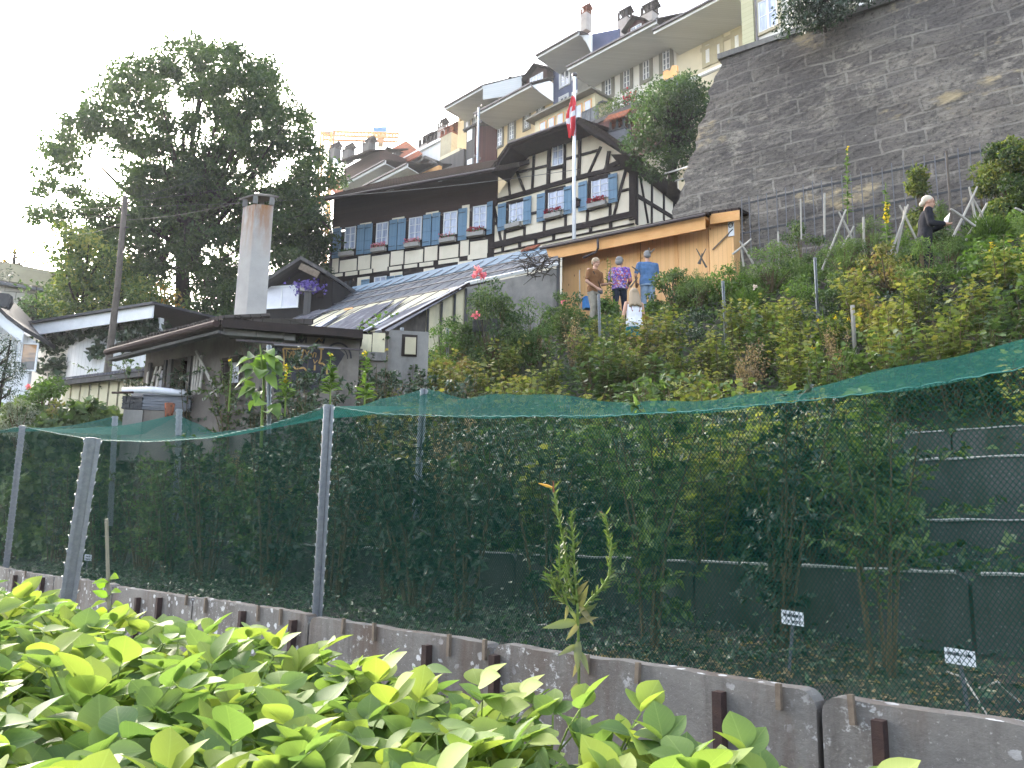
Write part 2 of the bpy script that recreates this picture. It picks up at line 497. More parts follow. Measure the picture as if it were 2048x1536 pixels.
M['zinc'] = m_plain('zinc_gutter', (.16, .15, .15), (.10, .09, .09), 3, .5, .4, .1, .5)
M['darkzinc'] = m_plain('brown_gutter', (.045, .03, .03), (.03, .02, .02), 3, .5, .4, .1)
M['cane'] = m_plain('bamboo_cane', (.30, .27, .19), (.20, .18, .13), 12, .7, .3, .2)
M['bark'] = m_plain('bark', (.055, .045, .036), (.028, .024, .02), 6, .95, .1, .8)
M['stem'] = m_plain('brown_stem', (.12, .09, .05), (.07, .055, .03), 12, .9, .2, .3)
M['gstem'] = m_plain('green_stem', (.16, .22, .05), (.11, .16, .04), 12, .8, .2, .2)
M['oldwood'] = m_plain('old_grey_pole', (.14, .12, .10), (.08, .068, .06), 6, .9, .2, .5)
M['palewood'] = m_plain('pale_stake', (.42, .40, .36), (.30, .28, .25), 8, .85, .2, .3)
M['glass'] = m_glass('window_glass')
M['curtain'] = m_plain('net_curtain', (.62, .66, .74), (.50, .54, .62), 5, .35, .6, .1)
M['gglass'] = m_glass('dusty_greenhouse_glass', (.07, .08, .09), .7, .12, 1.5, (.16, .17, .185))
M['blueglass'] = m_glass('blue_ridge_glass', (.09, .15, .20), .65, .15, 2.0, (.10, .15, .20))
M['shade'] = m_plain('faded_shade_mat', (.11, .11, .125), (.055, .055, .07), 7, .9, .2, .6, dirt=(.24, .24, .26))
M['cream_sheet'] = m_plain('cream_sheet', (.62, .56, .38), (.50, .45, .30), 2, .7, .3, .1, dirt=(.38, .35, .26))
M['white_sheet'] = m_plain('white_sheet', (.70, .70, .74), (.60, .60, .66), 3, .6, .3, .3)
M['grey_sheet'] = m_plain('grey_sheet', (.20, .21, .24), (.13, .14, .16), 3, .6, .4, .2)
M['flower_box'] = m_plain('stone_flower_box', (.40, .38, .35), (.30, .28, .26), 6, .9, .2, .3)
M['red_fl'] = m_leaf('red_petals', [(.30, .012, .03), (.42, .02, .05)], .3)
M['pink_fl'] = m_leaf('pink_petals', [(.62, .12, .22), (.65, .25, .32)], .3)
M['purple_fl'] = m_leaf('purple_petals', [(.09, .06, .28), (.15, .10, .38)], .2)
M['yellow_fl'] = m_leaf('yellow_petals', [(.70, .50, .03), (.75, .60, .06)], .4, tw=1.0)
M['orange'] = m_plain('orange_paint', (.80, .42, .12), (.75, .38, .10), 2, .5, .3, 0)
M['blue_sign'] = m_plain('blue_paint', (.05, .22, .55), None, 2, .5, .3, 0)
# leaves
M['lf_dark'] = m_leaf('dark_shrub_leaves', [(.018, .036, .020), (.030, .058, .030), (.055, .095, .045)], .22, .4, .5)
M['lf_mid'] = m_leaf('mid_green_leaves', [(.036, .066, .025), (.068, .112, .036), (.12, .17, .052)], .35)
M['lf_cane'] = m_leaf('berry_leaves', [(.05, .075, .024), (.10, .135, .036), (.17, .195, .05), (.25, .23, .07)], .4)
M['lf_yellow'] = m_leaf('yellowing_leaves', [(.065, .088, .026), (.14, .155, .04), (.24, .22, .065), (.22, .15, .075)], .4)
M['lf_light'] = m_leaf('light_green_leaves', [(.045, .085, .02), (.085, .15, .03), (.12, .20, .04)], .4)
M['lf_feather'] = m_leaf('feathery_leaves', [(.045, .085, .022), (.08, .14, .035), (.13, .19, .06)], .4)
M['lf_ivy'] = m_leaf('ivy_leaves', [(.014, .030, .014), (.026, .050, .022), (.05, .085, .04)], .12, .4, .5)
M['lf_tree'] = m_leaf('tree_leaves', [(.022, .042, .017), (.035, .066, .022), (.06, .10, .03)], .4)
M['lf_tree2'] = m_leaf('maple_leaves', [(.03, .055, .018), (.055, .09, .025), (.10, .14, .035), (.2, .2, .05)], .4)
M['lf_amber'] = m_leaf('autumn_leaves', [(.09, .10, .03), (.20, .15, .03), (.38, .17, .03)], .45)
M['lf_dry'] = m_leaf('dry_leaves', [(.16, .11, .06), (.24, .18, .11), (.30, .22, .12)], .35)
M['lf_bean'] = m_leaf('bean_leaves', [(.10, .20, .028), (.16, .29, .03), (.24, .37, .03), (.40, .45, .03)], .5, .45, .4, 1.35)
M['lf_silver'] = m_leaf('silvery_leaves', [(.16, .19, .15), (.24, .27, .22)], .3)
M['pale_fl'] = m_leaf('pale_petals', [(.65, .52, .55), (.7, .6, .62)], .3)
# ================================================================ GROUND
def make_ground():
 s = np.unique(np.concatenate([np.array([-500, -100, -20, -5, 0, 1, 2, 3, 3.33, 3.37, 3.7, 4.2, 4.8, 5.3, 5.48, 5.5, 6, 6.5, 7.18, 7.2, 8, 8.68, 8.7, 9.5, 10.38, 10.4]),
         np.arange(11, 20, .5), np.arange(20, 42, 1.0), [45, 60, 100, 200, 400, 900]]))
 u = np.unique(np.concatenate([[-900, -300, -100, -60], np.arange(-30, 30, .6), np.arange(30, 80, 3), [100, 200, 400, 900]]))
 S, U = np.meshgrid(s, u, indexing='ij')
 X, Y = su(S, U)
 Z = ground(X, Y)
 bumpy = np.sin(X * 5.1 + np.sin(Y * 3.7)) * .02 + np.sin(Y * 7.3 + X * 2.1) * .012
 Z = Z + bumpy
 V = np.stack([X, Y, Z], -1).reshape(-1, 3)
 nu = len(u)
 i, j = np.meshgrid(np.arange(len(s) - 1), np.arange(nu - 1), indexing='ij')
 a = (i * nu + j).ravel(); b = a + 1; c = a + nu; d = c + 1
 T = np.concatenate([np.stack([a, c, b], 1), np.stack([b, c, d], 1)])
 m, t, bb = newmat('garden_soil')
 v = uvmap(t, obj=True)
 cc = mixc(t, ramp(t, noise(t, 2.5, v, 9, .7), [(.35, 0.0), (.65, 1.0)]), (.045, .036, .028), (.018, .017, .013))
 cc = mixc(t, ramp(t, noise(t, .5, v, 6, .7), [(.45, 0.0), (.6, 1.0)]), cc, (.03, .045, .016))
 t.links.new(cc, bb.inputs['Base Color']); bb.inputs['Roughness'].default_value = .95
 bump(t, bb, noise(t, 14, v, 8, .7), .9, .06)
 tag(npmesh('ground', V, T, m), kind='structure')
make_ground()
def gz(p): return float(ground(p[0], p[1]))
def on_ground(x, y, dz=0.0): return Vector((x, y, float(ground(x, y)) + dz))
def px_ground(px, py, d0=4.0, d1=18.6):
 """the point of the hillside seen at a pixel, or the hill point nearest below that line of sight"""
 r = ray(px, py)
 k = d0 if py < 1000 else 2.0; best = (9e9, k)
 if px < 1120: d1 = 16.4
 while k < d1:
  p = CAM + r * k; e = p.z - gz(p)
  if e < 0: return p
  if k > 8: best = min(best, (e, k))
  k += .03
 p = CAM + r * best[1]
 return Vector((p.x, p.y, gz(p)))
# ================================================================ TERRACE WALLS
class Terr(Plane):
 def __init__(s, D): Plane.__init__(s, 45.0, D)
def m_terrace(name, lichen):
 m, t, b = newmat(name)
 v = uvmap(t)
 c = mixc(t, ramp(t, noise(t, 2.2, v, 9, .7), [(.3, 0.0), (.7, 1.0)]), (.20, .19, .175) if lichen else (.085, .085, .08), (.12, .112, .105) if lichen else (.045, .048, .043))  # without lichen: walls behind the net, base colour darkened for the shade there
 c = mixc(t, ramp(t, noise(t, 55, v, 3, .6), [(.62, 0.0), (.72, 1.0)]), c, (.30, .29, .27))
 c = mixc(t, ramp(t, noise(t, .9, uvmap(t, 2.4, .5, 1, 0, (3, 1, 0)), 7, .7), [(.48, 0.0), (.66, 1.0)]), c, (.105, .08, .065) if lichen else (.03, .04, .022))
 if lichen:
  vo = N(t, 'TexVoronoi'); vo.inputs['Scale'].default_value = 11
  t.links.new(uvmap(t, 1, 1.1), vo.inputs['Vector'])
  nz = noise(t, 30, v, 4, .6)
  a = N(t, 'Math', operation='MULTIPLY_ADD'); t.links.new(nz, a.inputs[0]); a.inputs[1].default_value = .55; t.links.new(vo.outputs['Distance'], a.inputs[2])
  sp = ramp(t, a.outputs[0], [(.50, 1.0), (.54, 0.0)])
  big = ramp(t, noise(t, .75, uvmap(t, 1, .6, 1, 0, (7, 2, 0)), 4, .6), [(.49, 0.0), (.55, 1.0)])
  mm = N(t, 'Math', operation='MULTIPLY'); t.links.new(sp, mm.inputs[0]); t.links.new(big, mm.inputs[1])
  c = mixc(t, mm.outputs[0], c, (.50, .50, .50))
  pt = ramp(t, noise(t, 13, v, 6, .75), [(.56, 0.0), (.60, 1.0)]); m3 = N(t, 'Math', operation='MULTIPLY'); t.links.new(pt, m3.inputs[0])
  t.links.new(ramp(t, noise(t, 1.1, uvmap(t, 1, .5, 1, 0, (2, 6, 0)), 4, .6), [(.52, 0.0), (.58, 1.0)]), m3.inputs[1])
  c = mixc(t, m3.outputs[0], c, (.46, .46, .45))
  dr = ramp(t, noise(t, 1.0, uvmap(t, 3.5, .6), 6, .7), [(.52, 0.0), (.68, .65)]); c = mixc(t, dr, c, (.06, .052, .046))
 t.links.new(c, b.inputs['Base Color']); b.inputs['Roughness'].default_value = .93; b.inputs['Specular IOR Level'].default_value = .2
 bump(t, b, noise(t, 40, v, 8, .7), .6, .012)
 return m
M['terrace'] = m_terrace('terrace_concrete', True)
M['terrace2'] = m_terrace('terrace_concrete_shaded', False)  # shade under net and foliage put into the concrete colour
M['edge'] = m_plain('lichen_edge', (.42, .42, .40), (.20, .20, .18), 30, .95, .1, .6)
W1 = Terr(3.3)
def panel(mb, F, t0, t1, z0, z1, d0, d1, r=.07, g=rng):
 """a concrete slab with worn, rounded upper corners"""
 pts = [(t0, z0), (t1, z0)]
 for k in range(5):
  a = k / 4 * math.pi / 2
  pts.append((t1 - r + r * math.cos(a), z1 - r + r * math.sin(a)))
 nn = max(2, int((t1 - t0) / .12))
 for k in range(1, nn):
  tt = t1 - r - (t1 - t0 - 2 * r) * k / nn
  pts.append((tt, z1 + g.uniform(-.007, .006)))
 for k in range(5):
  a = math.pi / 2 + k / 4 * math.pi / 2
  pts.append((t0 + r + r * math.cos(a), z1 - r + r * math.sin(a)))
 mb.prism([F.P(a, b, d1) for a, b in reversed(pts)], F.n * (d1 - d0))
TOP1 = 1.6 - .605
def wall_front():
 w_ = thing('retaining_wall', W1.P(0, .25, 0), 'low weathered concrete retaining wall with white lichen patches behind the bean plants', 'wall')
 seams = [W1.tz(px, 1300)[0] for px in (2300, 1632, 985)]
 t = seams[-1]; L = 1.9
 edges = [seams[0] + .6, seams[1], seams[2]]
 while edges[-1] > -19: edges.append(edges[-1] - L)
 for i in range(len(edges) - 1):
  t1, t0 = edges[i], edges[i + 1]
  mb = MB(); panel(mb, W1, t0 + .012, t1 - .012, .15, TOP1 + (0.004 if i % 2 else -.006), -.09, 0)
  mb.build('wall_panel', M['terrace'], w_)
 # rusty iron posts set against the wall, and short pegs hooked over its top
 for px, py in ((1757, 1440), (1437, 1383), (988, 1310), (853, 1290), (585, 1240), (484, 1222), (318, 1195), (275, 1195), (85, 1155), (30, 1150)):
  t = W1.tz(px, py, .03)[0]
  z = min(W1.tz(px, py, .03)[1], TOP1 - .02)
  MB().fbox(W1, t - .022, t + .022, .2, z, .003, .05).build('iron_post', M['rust'], w_)
 for px in (1700, 1556, 1275, 1172, 968, 897, 747, 686, 560, 515, 410, 372, 200, 150, 50, 1880 + 300):
  t, z = W1.tz(px, 1200 + (px - 400) * .15, .02)
  a = rng.uniform(-.15, .15)
  lean = rng.uniform(-.006, .01)
  MB().beam(W1.P(t, TOP1 + .016, .014), W1.P(t + lean, TOP1 - rng.uniform(.07, .11), .016), .022, .02, -W1.n).build('wood_peg', M['peg'], w_)
wall_front()
def terrace(D, top, h, t0, t1, label, seam=1.9):
 F = Terr(D)
 w_ = thing('terrace_wall', F.P(0, top - h, 0), label, 'wall', 'concrete terrace walls behind the net')
 t = t1
 while t > t0:
  a = max(t - seam, t0)
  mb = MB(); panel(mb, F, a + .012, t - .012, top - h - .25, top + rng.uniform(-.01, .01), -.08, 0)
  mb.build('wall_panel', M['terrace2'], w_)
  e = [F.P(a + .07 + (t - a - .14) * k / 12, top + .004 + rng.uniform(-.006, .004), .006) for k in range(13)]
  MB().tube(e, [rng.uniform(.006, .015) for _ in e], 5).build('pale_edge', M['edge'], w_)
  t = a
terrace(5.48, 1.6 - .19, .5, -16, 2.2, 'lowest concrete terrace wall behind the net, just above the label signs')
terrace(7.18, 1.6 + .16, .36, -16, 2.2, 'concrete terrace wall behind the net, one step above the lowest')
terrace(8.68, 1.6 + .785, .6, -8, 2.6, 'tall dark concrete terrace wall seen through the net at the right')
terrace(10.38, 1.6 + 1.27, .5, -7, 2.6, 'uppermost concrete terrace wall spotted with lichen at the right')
# ================================================================ THE BIG STONE WALL
WALL = Plane(35.4, 20.3)
def m_stonewall():
 m, t, b = newmat('sooty_sandstone_blocks')
 v = uvmap(t)
 def wobble(vec, sc_, amt, det=3):
  n = N(t, 'TexNoise'); n.inputs['Scale'].default_value = sc_; n.inputs['Detail'].default_value = det; t.links.new(vec, n.inputs['Vector'])
  q = N(t, 'VectorMath', operation='MULTIPLY_ADD'); t.links.new(n.outputs['Color'], q.inputs[0]); q.inputs[1].default_value = (amt, amt * .8, 0); t.links.new(vec, q.inputs[2])
  return q.outputs[0]
 wv = wobble(wobble(wobble(v, .45, .42), 1.7, .10), 6, .06, 5)
 br = N(t, 'TexBrick', offset=.43, offset_frequency=2, squash=.7, squash_frequency=3); t.links.new(wv, br.inputs['Vector'])
 br.inputs['Color1'].default_value = (.0, .0, .0, 1); br.inputs['Color2'].default_value = (1, 1, 1, 1); br.inputs['Mortar'].default_value = (.5, .5, .5, 1)
 br.inputs['Scale'].default_value = 1; br.inputs['Mortar Size'].default_value = .03; br.inputs['Mortar Smooth'].default_value = .3
 br.inputs['Brick Width'].default_value = 1.0; br.inputs['Row Height'].default_value = .42
 blk = mixc(t, br.outputs[0], (.12, .107, .095), (.205, .18, .152))
 big = ramp(t, noise(t, .28, v, 6, .65), [(.40, 0.0), (.62, 1.0)])
 blk = mixc(t, big, blk, (.092, .082, .076))
 lay = noise(t, .8, uvmap(t, .5, 1.7), 9, .72, .4)
 blk = mixc(t, ramp(t, lay, [(.55, 0.0), (.70, .6)]), blk, (.235, .21, .175))
 low = ramp(t, noise(t, .22, uvmap(t, 1, 1, 1, 0, (1, 5, 0)), 4, .6), [(.45, 0.0), (.6, 1.0)])
 pat = ramp(t, noise(t, 2.2, uvmap(t, .8, 1.6), 8, .75), [(.50, 0.0), (.60, 1.0)])
 pm = N(t, 'Math', operation='MULTIPLY'); t.links.new(low, pm.inputs[0]); t.links.new(pat, pm.inputs[1])
 blk = mixc(t, pm.outputs[0], blk, (.27, .24, .20))
 blk = mixc(t, ramp(t, noise(t, 9, v, 9, .75), [(.38, .8), (.50, 0.0)]), blk, (.048, .044, .042))
 wear = ramp(t, noise(t, .7, uvmap(t, 1, 1, 1, 0, (4, 9, 0)), 6, .7), [(.42, .05), (.62, .7)])
 mo = N(t, 'Math', operation='MULTIPLY'); t.links.new(br.outputs['Fac'], mo.inputs[0]); t.links.new(wear, mo.inputs[1])
 c = mixc(t, mo.outputs[0], blk, (.28, .255, .22))
 yel = ramp(t, noise(t, .36, uvmap(t, .8, 1.5, 1, 0, (2.3, 4.1, 0)), 7, .72), [(.60, 0.0), (.66, 1.0)])
 c = mixc(t, yel, c, (.33, .265, .165))
 sp = ramp(t, noise(t, 16, v, 4, .7), [(.66, 0.0), (.71, 1.0)])
 c = mixc(t, sp, c, (.36, .34, .31))
 t.links.new(c, b.inputs['Base Color']); b.inputs['Roughness'].default_value = .95; b.inputs['Specular IOR Level'].default_value = .15
 h = N(t, 'Math', operation='MULTIPLY_ADD'); t.links.new(noise(t, 2.0, uvmap(t, .7, 2.2), 11, .7), h.inputs[0]); h.inputs[1].default_value = .8
 iv = N(t, 'Math', operation='MULTIPLY'); t.links.new(br.outputs['Fac'], iv.inputs[0]); iv.inputs[1].default_value = -.30
 t.links.new(iv.outputs[0], h.inputs[2])
 bump(t, b, h.outputs[0], .7, .12)
 return m
M['stonewall'] = m_stonewall()
def stone_wall():
 # left edge is battered: top (1440,120) to foot (1362,440); top line rises to the right out of the picture
 tl, zt = WALL.tz(1440, 120); tf, zf = WALL.tz(1362, 430)
 t18, z18 = WALL.tz(1800, 0)
 ztop = zt
 slope = (z18 - zt) / (t18 - tl)
 R_ = 16.0
 w_ = thing('stone_wall', WALL.P((tf + R_) / 2, 6.5, 0), 'huge sooty sandstone block retaining wall towering over the garden on the right', 'wall')
 mb = MB()
 g = np.random.default_rng(3)
 # front face as a grid with real relief; the edge on the left is ragged
 nz = 90; ntt = 150
 z0 = 5.0
 def edge(z):
  k = (z - zf) / (zt - zf)
  return tf + (tl - tf) * k + .06 * math.sin(z * 5.3) + .04 * math.sin(z * 13.1) 
 V = []; Fc = []
 for i in range(nz + 1):
  for j in range(ntt + 1):
   a = j / ntt
   tt = edge(z0 + (ztop - z0) * i / nz) * (1 - a) + R_ * a
   zmax = ztop + slope * (tt - tl)
   z = z0 + (zmax - z0) * i / nz
   batt = .9 * (z - z0) / (ztop - z0)
   rel = .035 * math.sin(tt * 2.3 + z * 1.1) * math.sin(z * 3.1 - tt) + g.uniform(-.012, .012)
   V.append(WALL.P(tt, z, .9 - batt + rel))
 for i in range(nz):
  for j in range(ntt):
   a = i * (ntt + 1) + j
   Fc.append((a, a + 1, a + ntt + 2, a + ntt + 1))
 # left return side and top
 n0 = len(V)
 for i in range(nz + 1):
  z = z0 + (ztop - z0) * i / nz
  V.append(WALL.P(edge(z) + .9, z, -6))
 for i in range(nz):
  Fc.append((n0 + i, i * (ntt + 1), (i + 1) * (ntt + 1), n0 + i + 1))
 mb.add(V, Fc)
 o = mb.build('wall', M['stonewall'], w_)
 uv = []
 for lp in o.data.loops:
  p = mb.v[lp.vertex_index] - WALL.O; uv += [p.dot(WALL.t) + .6 * p.dot(WALL.n), p.z * 1.002]
 o.data.uv_layers['uv'].data.foreach_set('uv', uv)
 cp = MB()
 a = WALL.P(edge(ztop) - .05, ztop, .08); b_ = WALL.P(R_, ztop + slope * (R_ - tl), .08)
 bk = WALL.n * 1.2
 up = Vector((0, 0, .16))
 cp.hexa([a, b_, b_ + bk, a + bk, a + up, b_ + up, b_ + bk + up, a + bk + up])
 cp.build('coping', M['concrete'], w_)
 return edge, slope, tl, ztop
EDGE, WSL, WTL, WZT = stone_wall()
# ================================================================ LATTICE FENCE IN FRONT OF THE STONE WALL
def fence():
 F = Plane(35.4, 19.0)
 a = F.tz(1440, 416); b = F.tz(1990, 293)
 t0, t1 = F.tz(1482, 408)[0], b[0] + 3
 zr = lambda t: a[1] + (b[1] - a[1]) * (t - a[0]) / (b[0] - a[0])
 lo = F.tz(1850, 392)[1] - zr(F.tz(1850, 392)[0])
 f_ = thing('iron_fence', F.P((t0 + t1) / 2, zr(t0) - 1.6, 0), 'grey iron trellis fence of thin uprights along the foot of the stone wall', 'fence')
 n = int((t1 - t0) / .215)
 for k in range(n + 1):
  t = t0 + (t1 - t0) * k / n
  MB().tube([F.P(t, zr(t) - 1.75, 0), F.P(t + rng.uniform(-.02, .02), zr(t) + rng.uniform(.10, .17), 0)], .013, 5).build('upright', M['grey_iron'], f_)
 for dz in (-.02, lo):
  MB().beam(F.P(t0, zr(t0) + dz, -.03), F.P(t1, zr(t1) + dz, -.03), .045, .02, F.n).build('rail', M['iron'], f_)
fence()
# ================================================================ THE HALF-TIMBERED HOUSE
FG = Plane(35.0, 29.0)      # gable front
FL = Plane(24.0, 32.5)      # long wing on the left
def z5(x, y): return 600 + x / 4.518, 330 + y / 4.518
def z6(x, y): return 950 + x / 4.518, 230 + y / 4.518
house = thing('timbered_house', FG.P(0, 9.0, -5), 'cream half-timbered house with dark beams, brown eaves and blue shutters', 'house')
tJ_L = FL.tz(985, 400)[0]; tJ_G = FG.tz(985, 400)[0]
def poly(F, pts, z, d):
 return [F.P(*F.tz(*z(x, y)), d) for x, y in pts]
# walls ------------------------------------------------------------
mb = MB()
g_out = [(165, 1750), (165, 780), (320, 560), (440, 430), (600, 250), (830, 150), (950, 130), (1140, 230), (1320, 350), (1440, 490), (1452, 945), (1420, 1500)]
mb.prism(poly(FG, g_out, z6, 0.0), FG.n * .35)
tR, zR = FG.tz(1271.5, 436)
# side wall, running back at a right angle
def side(tdep, z, d=0.0):      # tdep metres back from the front corner, d outward to the right
 return FG.P(tR, z, 0) + FG.n * tdep + FG.t * d
r_ = ray(*z6(1470, 528)); k_ = (side(0, 0) - CAM).dot(FG.t) / r_.dot(FG.t); zsd = (CAM + r_ * k_).z
mb.hexa([side(0, 9.2), side(13, 9.2), side(13, 9.2, -.3), side(0, 9.2, -.3), side(0, zsd), side(13, zsd), side(13, zsd, -.3), side(0, zsd, -.3)])
tl0 = FL.tz(663, 500)[0]
mb.fbox(FL, tl0 + .02, tJ_L + .3, 9.0, FL.tz(985, 480)[1] - .2, -.3, -.05)
mb.build('wall', M['cream'], house)
# dark timber carcass of the wing (its panels of plaster sit on it)
mb = MB()
zt = FL.tz(800, 330)[1]
mb.fbox(FL, tl0, tJ_L + .12, 9.3, FL.tz(760, 455)[1] + .1, -.05, .02)
mb.build('timber_carcass', M['timber'], house)
mb = MB()
mb.fbox(FL, tl0 + .01, tJ_L + .25, FL.tz(702, 457)[1], (FL.tz(615, 409, 1.45)[1] + FL.tz(989, 336, 1.45)[1]) / 2 + .62, -.05, .05)
mb.build('brown_boarding', M['brown_boards'], house)
mb = MB()
def patch(F, z, xl, xr, yt, yb, d0=.03, d1=.055):
 """a panel given by its left/right x and its top/bottom y at the middle"""
 xm = (xl + xr) / 2
 a = F.tz(*z(xl, yb))[0]; b = F.tz(*z(xr, yb))[0]
 z1 = F.tz(*z(xm, yt))[1]; z0 = F.tz(*z(xm, yb))[1]
 MB().fbox(F, a, b, z0, z1, d0, d1).build('plaster_panel', M['cream'], house)
for q in [(315, 365, 563, 590), (548, 650, 527, 560), (838, 948, 478, 515), (1143, 1257, 428, 465), (1463, 1530, 368, 640)]:
 patch(FL, z5, *q, d0=.03, d1=.075)
for q in [(292, 347, 850, 975), (362, 512, 858, 962), (527, 635, 822, 945), (650, 806, 818, 930), (822, 935, 780, 905), (950, 1112, 775, 888),
   (1128, 1242, 740, 868), (1262, 1432, 730, 845), (1450, 1525, 685, 825), (1540, 1697, 688, 808)]:
 patch(FL, z5, *q)
for q in [(288, 388, 985, 1012), (413, 522, 966, 1000), (543, 653, 948, 985), (668, 792, 930, 965), (808, 922, 918, 950), (945, 1062, 900, 932), (1083, 1206, 882, 916), (1255, 1440, 855, 888), (1520, 1692, 806, 850)]:
 patch(FL, z5, *q)
for q in [(275, 332, 1040, 1160), (520, 627, 1015, 1120), (815, 925, 972, 1060), (1120, 1215, 935, 1000), (1430, 1560, 870, 940)]:
 patch(FL, z5, *q)
# the beams of the gable -------------------------------------------
mb = MB()
def gb(x0, y0, x1, y1, wd, d=.03):
 a = FG.P(*FG.tz(*z6(x0, y0)), d); b = FG.P(*FG.tz(*z6(x1, y1)), d)
 # sag a little, as old beams do
 ww = wd / 4.518 / FPX * 33.5
 n = max(1, int((b - a).length / .9)); prev = a
 nx = (b - a).normalized().cross(FG.n).normalized()
 for i in range(1, n + 1):
  p = a.lerp(b, i / n) + (nx * rng.uniform(-.02, .02) if i < n else Vector((0, 0, 0)))
  ov = (p - prev).normalized() * (.02 if i < n else 0)
  mb.beam(prev, p + ov, ww * rng.uniform(.93, 1.06), .06 + rng.uniform(0, .01), FG.n)
  prev = p
BE = [(165, 788, 1030, 545, 46, .045), (1030, 545, 1395, 462, 42, .046), (118, 1195, 1445, 897, 62, .07), (1425, 488, 1425, 950, 62, .05),
  (170, 790, 240, 1150, 24, .03), (115, 1130, 120, 1275, 28, .05), (385, 522, 665, 458, 24, .03), (820, 402, 1112, 322, 24, .032), (382, 515, 455, 705, 24, .034),
  (308, 600, 320, 745, 22, .03), (540, 290, 520, 690, 24, .038), (682, 200, 664, 655, 40, .036), (815, 190, 808, 615, 34, .036), (665, 492, 820, 462, 32, .05),
  (952, 160, 940, 568, 34, .038), (1140, 288, 1020, 552, 24, .034), (1215, 330, 1190, 490, 34, .04), (1180, 485, 1330, 420, 44, .05), (1190, 470, 1165, 510, 26, .03),
  (270, 1058, 452, 1010, 32, .05), (618, 962, 832, 905, 34, .05), (1008, 868, 1235, 808, 34, .05), (275, 1050, 268, 1150, 24, .03), (452, 1005, 448, 1115, 24, .03), (632, 955, 626, 1065, 26, .03),
  (822, 905, 820, 1015, 24, .03), (1022, 862, 1015, 975, 26, .03), (1226, 808, 1222, 925, 26, .03), (178, 985, 216, 976, 24, .03), (515, 892, 572, 878, 24, .03),
  (1372, 478, 1258, 915, 24, .032), (1308, 694, 1392, 672, 22, .03),
  (298, 795, 292, 1035, 30, .04), (290, 805, 450, 765, 34, .05), (655, 700, 648, 940, 30, .04), (640, 700, 820, 655, 36, .05), (1040, 590, 1032, 850, 30, .04), (1030, 590, 1225, 545, 40, .05),
  (880, 1010, 880, 1060, 26, .05), (120, 1245, 120, 1300, 28, .05), (255, 1195, 255, 1240, 28, .05), (408, 1150, 408, 1205, 28, .05), (555, 1120, 555, 1170, 28, .05), (715, 1080, 715, 1130, 28, .05), (1050, 1010, 1050, 1060, 28, .05), (1230, 960, 1230, 1030, 28, .05),
  (118, 1268, 1000, 1075, 14, .045), (1000, 1075, 1440, 985, 14, .045)]
for b in BE: gb(*b)
def sb(u0, za, u1, zb, wd):
 mb.beam(side(u0, za, .02), side(u1, zb, .02), wd, .07, FG.t)
sz = lambda x, y: None
def sidehit(px, py):
 r = ray(px, py); nn = FG.t; o = FG.P(tR, 0, 0)
 k = (o - CAM).dot(nn) / r.dot(nn)
 p = CAM + r * k
 return (p - FG.P(tR, 0, 0)).dot(FG.n), p.z
for x0, y0, x1, y1, wd in [(1458, 728, 1800, 935, .17), (1485, 540, 1560, 980, .11), (1595, 600, 1592, 980, .12), (1702, 680, 1702, 950, .12), (1795, 740, 1793, 925, .12), (1458, 520, 1458, 990, .16)]:
 a = sidehit(*z6(x0, y0)); b = sidehit(*z6(x1, y1)); sb(a[0], a[1], b[0], b[1], wd)
mb.build('timber_frame', M['timber'], house)
# windows, shutters, flower boxes ----------------------------------
def window(F, cx, cy, wd, ht, parent, z=None, frame=.05, cols=2, rows=3, d=.02, pane='curtain', fm='white_paint', name='window'):
 t, zz = F.tz(*(z(cx, cy) if z else (cx, cy)))
 fr = MB()
 t0, t1, z0, z1 = t - wd / 2, t + wd / 2, zz - ht / 2, zz + ht / 2
 fr.fbox(F, t0, t0 + frame, z0, z1, d, d + .05).fbox(F, t1 - frame, t1, z0, z1, d, d + .05)
 fr.fbox(F, t0 + frame, t1 - frame, z0, z0 + frame, d, d + .048).fbox(F, t0 + frame, t1 - frame, z1 - frame, z1, d, d + .048)
 for k in range(1, cols):
  c = t0 + wd * k / cols; ww = frame * (.9 if (cols == 2) else .4)
  fr.fbox(F, c - ww / 2, c + ww / 2, z0 + frame, z1 - frame, d, d + .052)
 for k in range(1, rows):
  c = z0 + ht * k / rows
  fr.fbox(F, t0 + frame, t1 - frame, c - .012, c + .012, d, d + .04)
 o = fr.build(name, M[fm], parent)
 MB().fbox(F, t0 + frame * .5, t1 - frame * .5, z0 + frame * .5, z1 - frame * .5, d - .01, d + .02).build('pane', M[pane], o)
 return t, zz
m_, t_, b_ = newmat('curtained_glass')
c_ = mixc(t_, ramp(t_, noise(t_, 1.0, uvmap(t_, 9, .8), 4, .6), [(.35, 0.0), (.6, 1.0)]), (.50, .55, .68), (.27, .31, .42))
t_.links.new(c_, b_.inputs['Base Color']); b_.inputs['Roughness'].default_value = .12; b_.inputs['Specular IOR Level'].default_value = .9
M['curtain_glass'] = m_
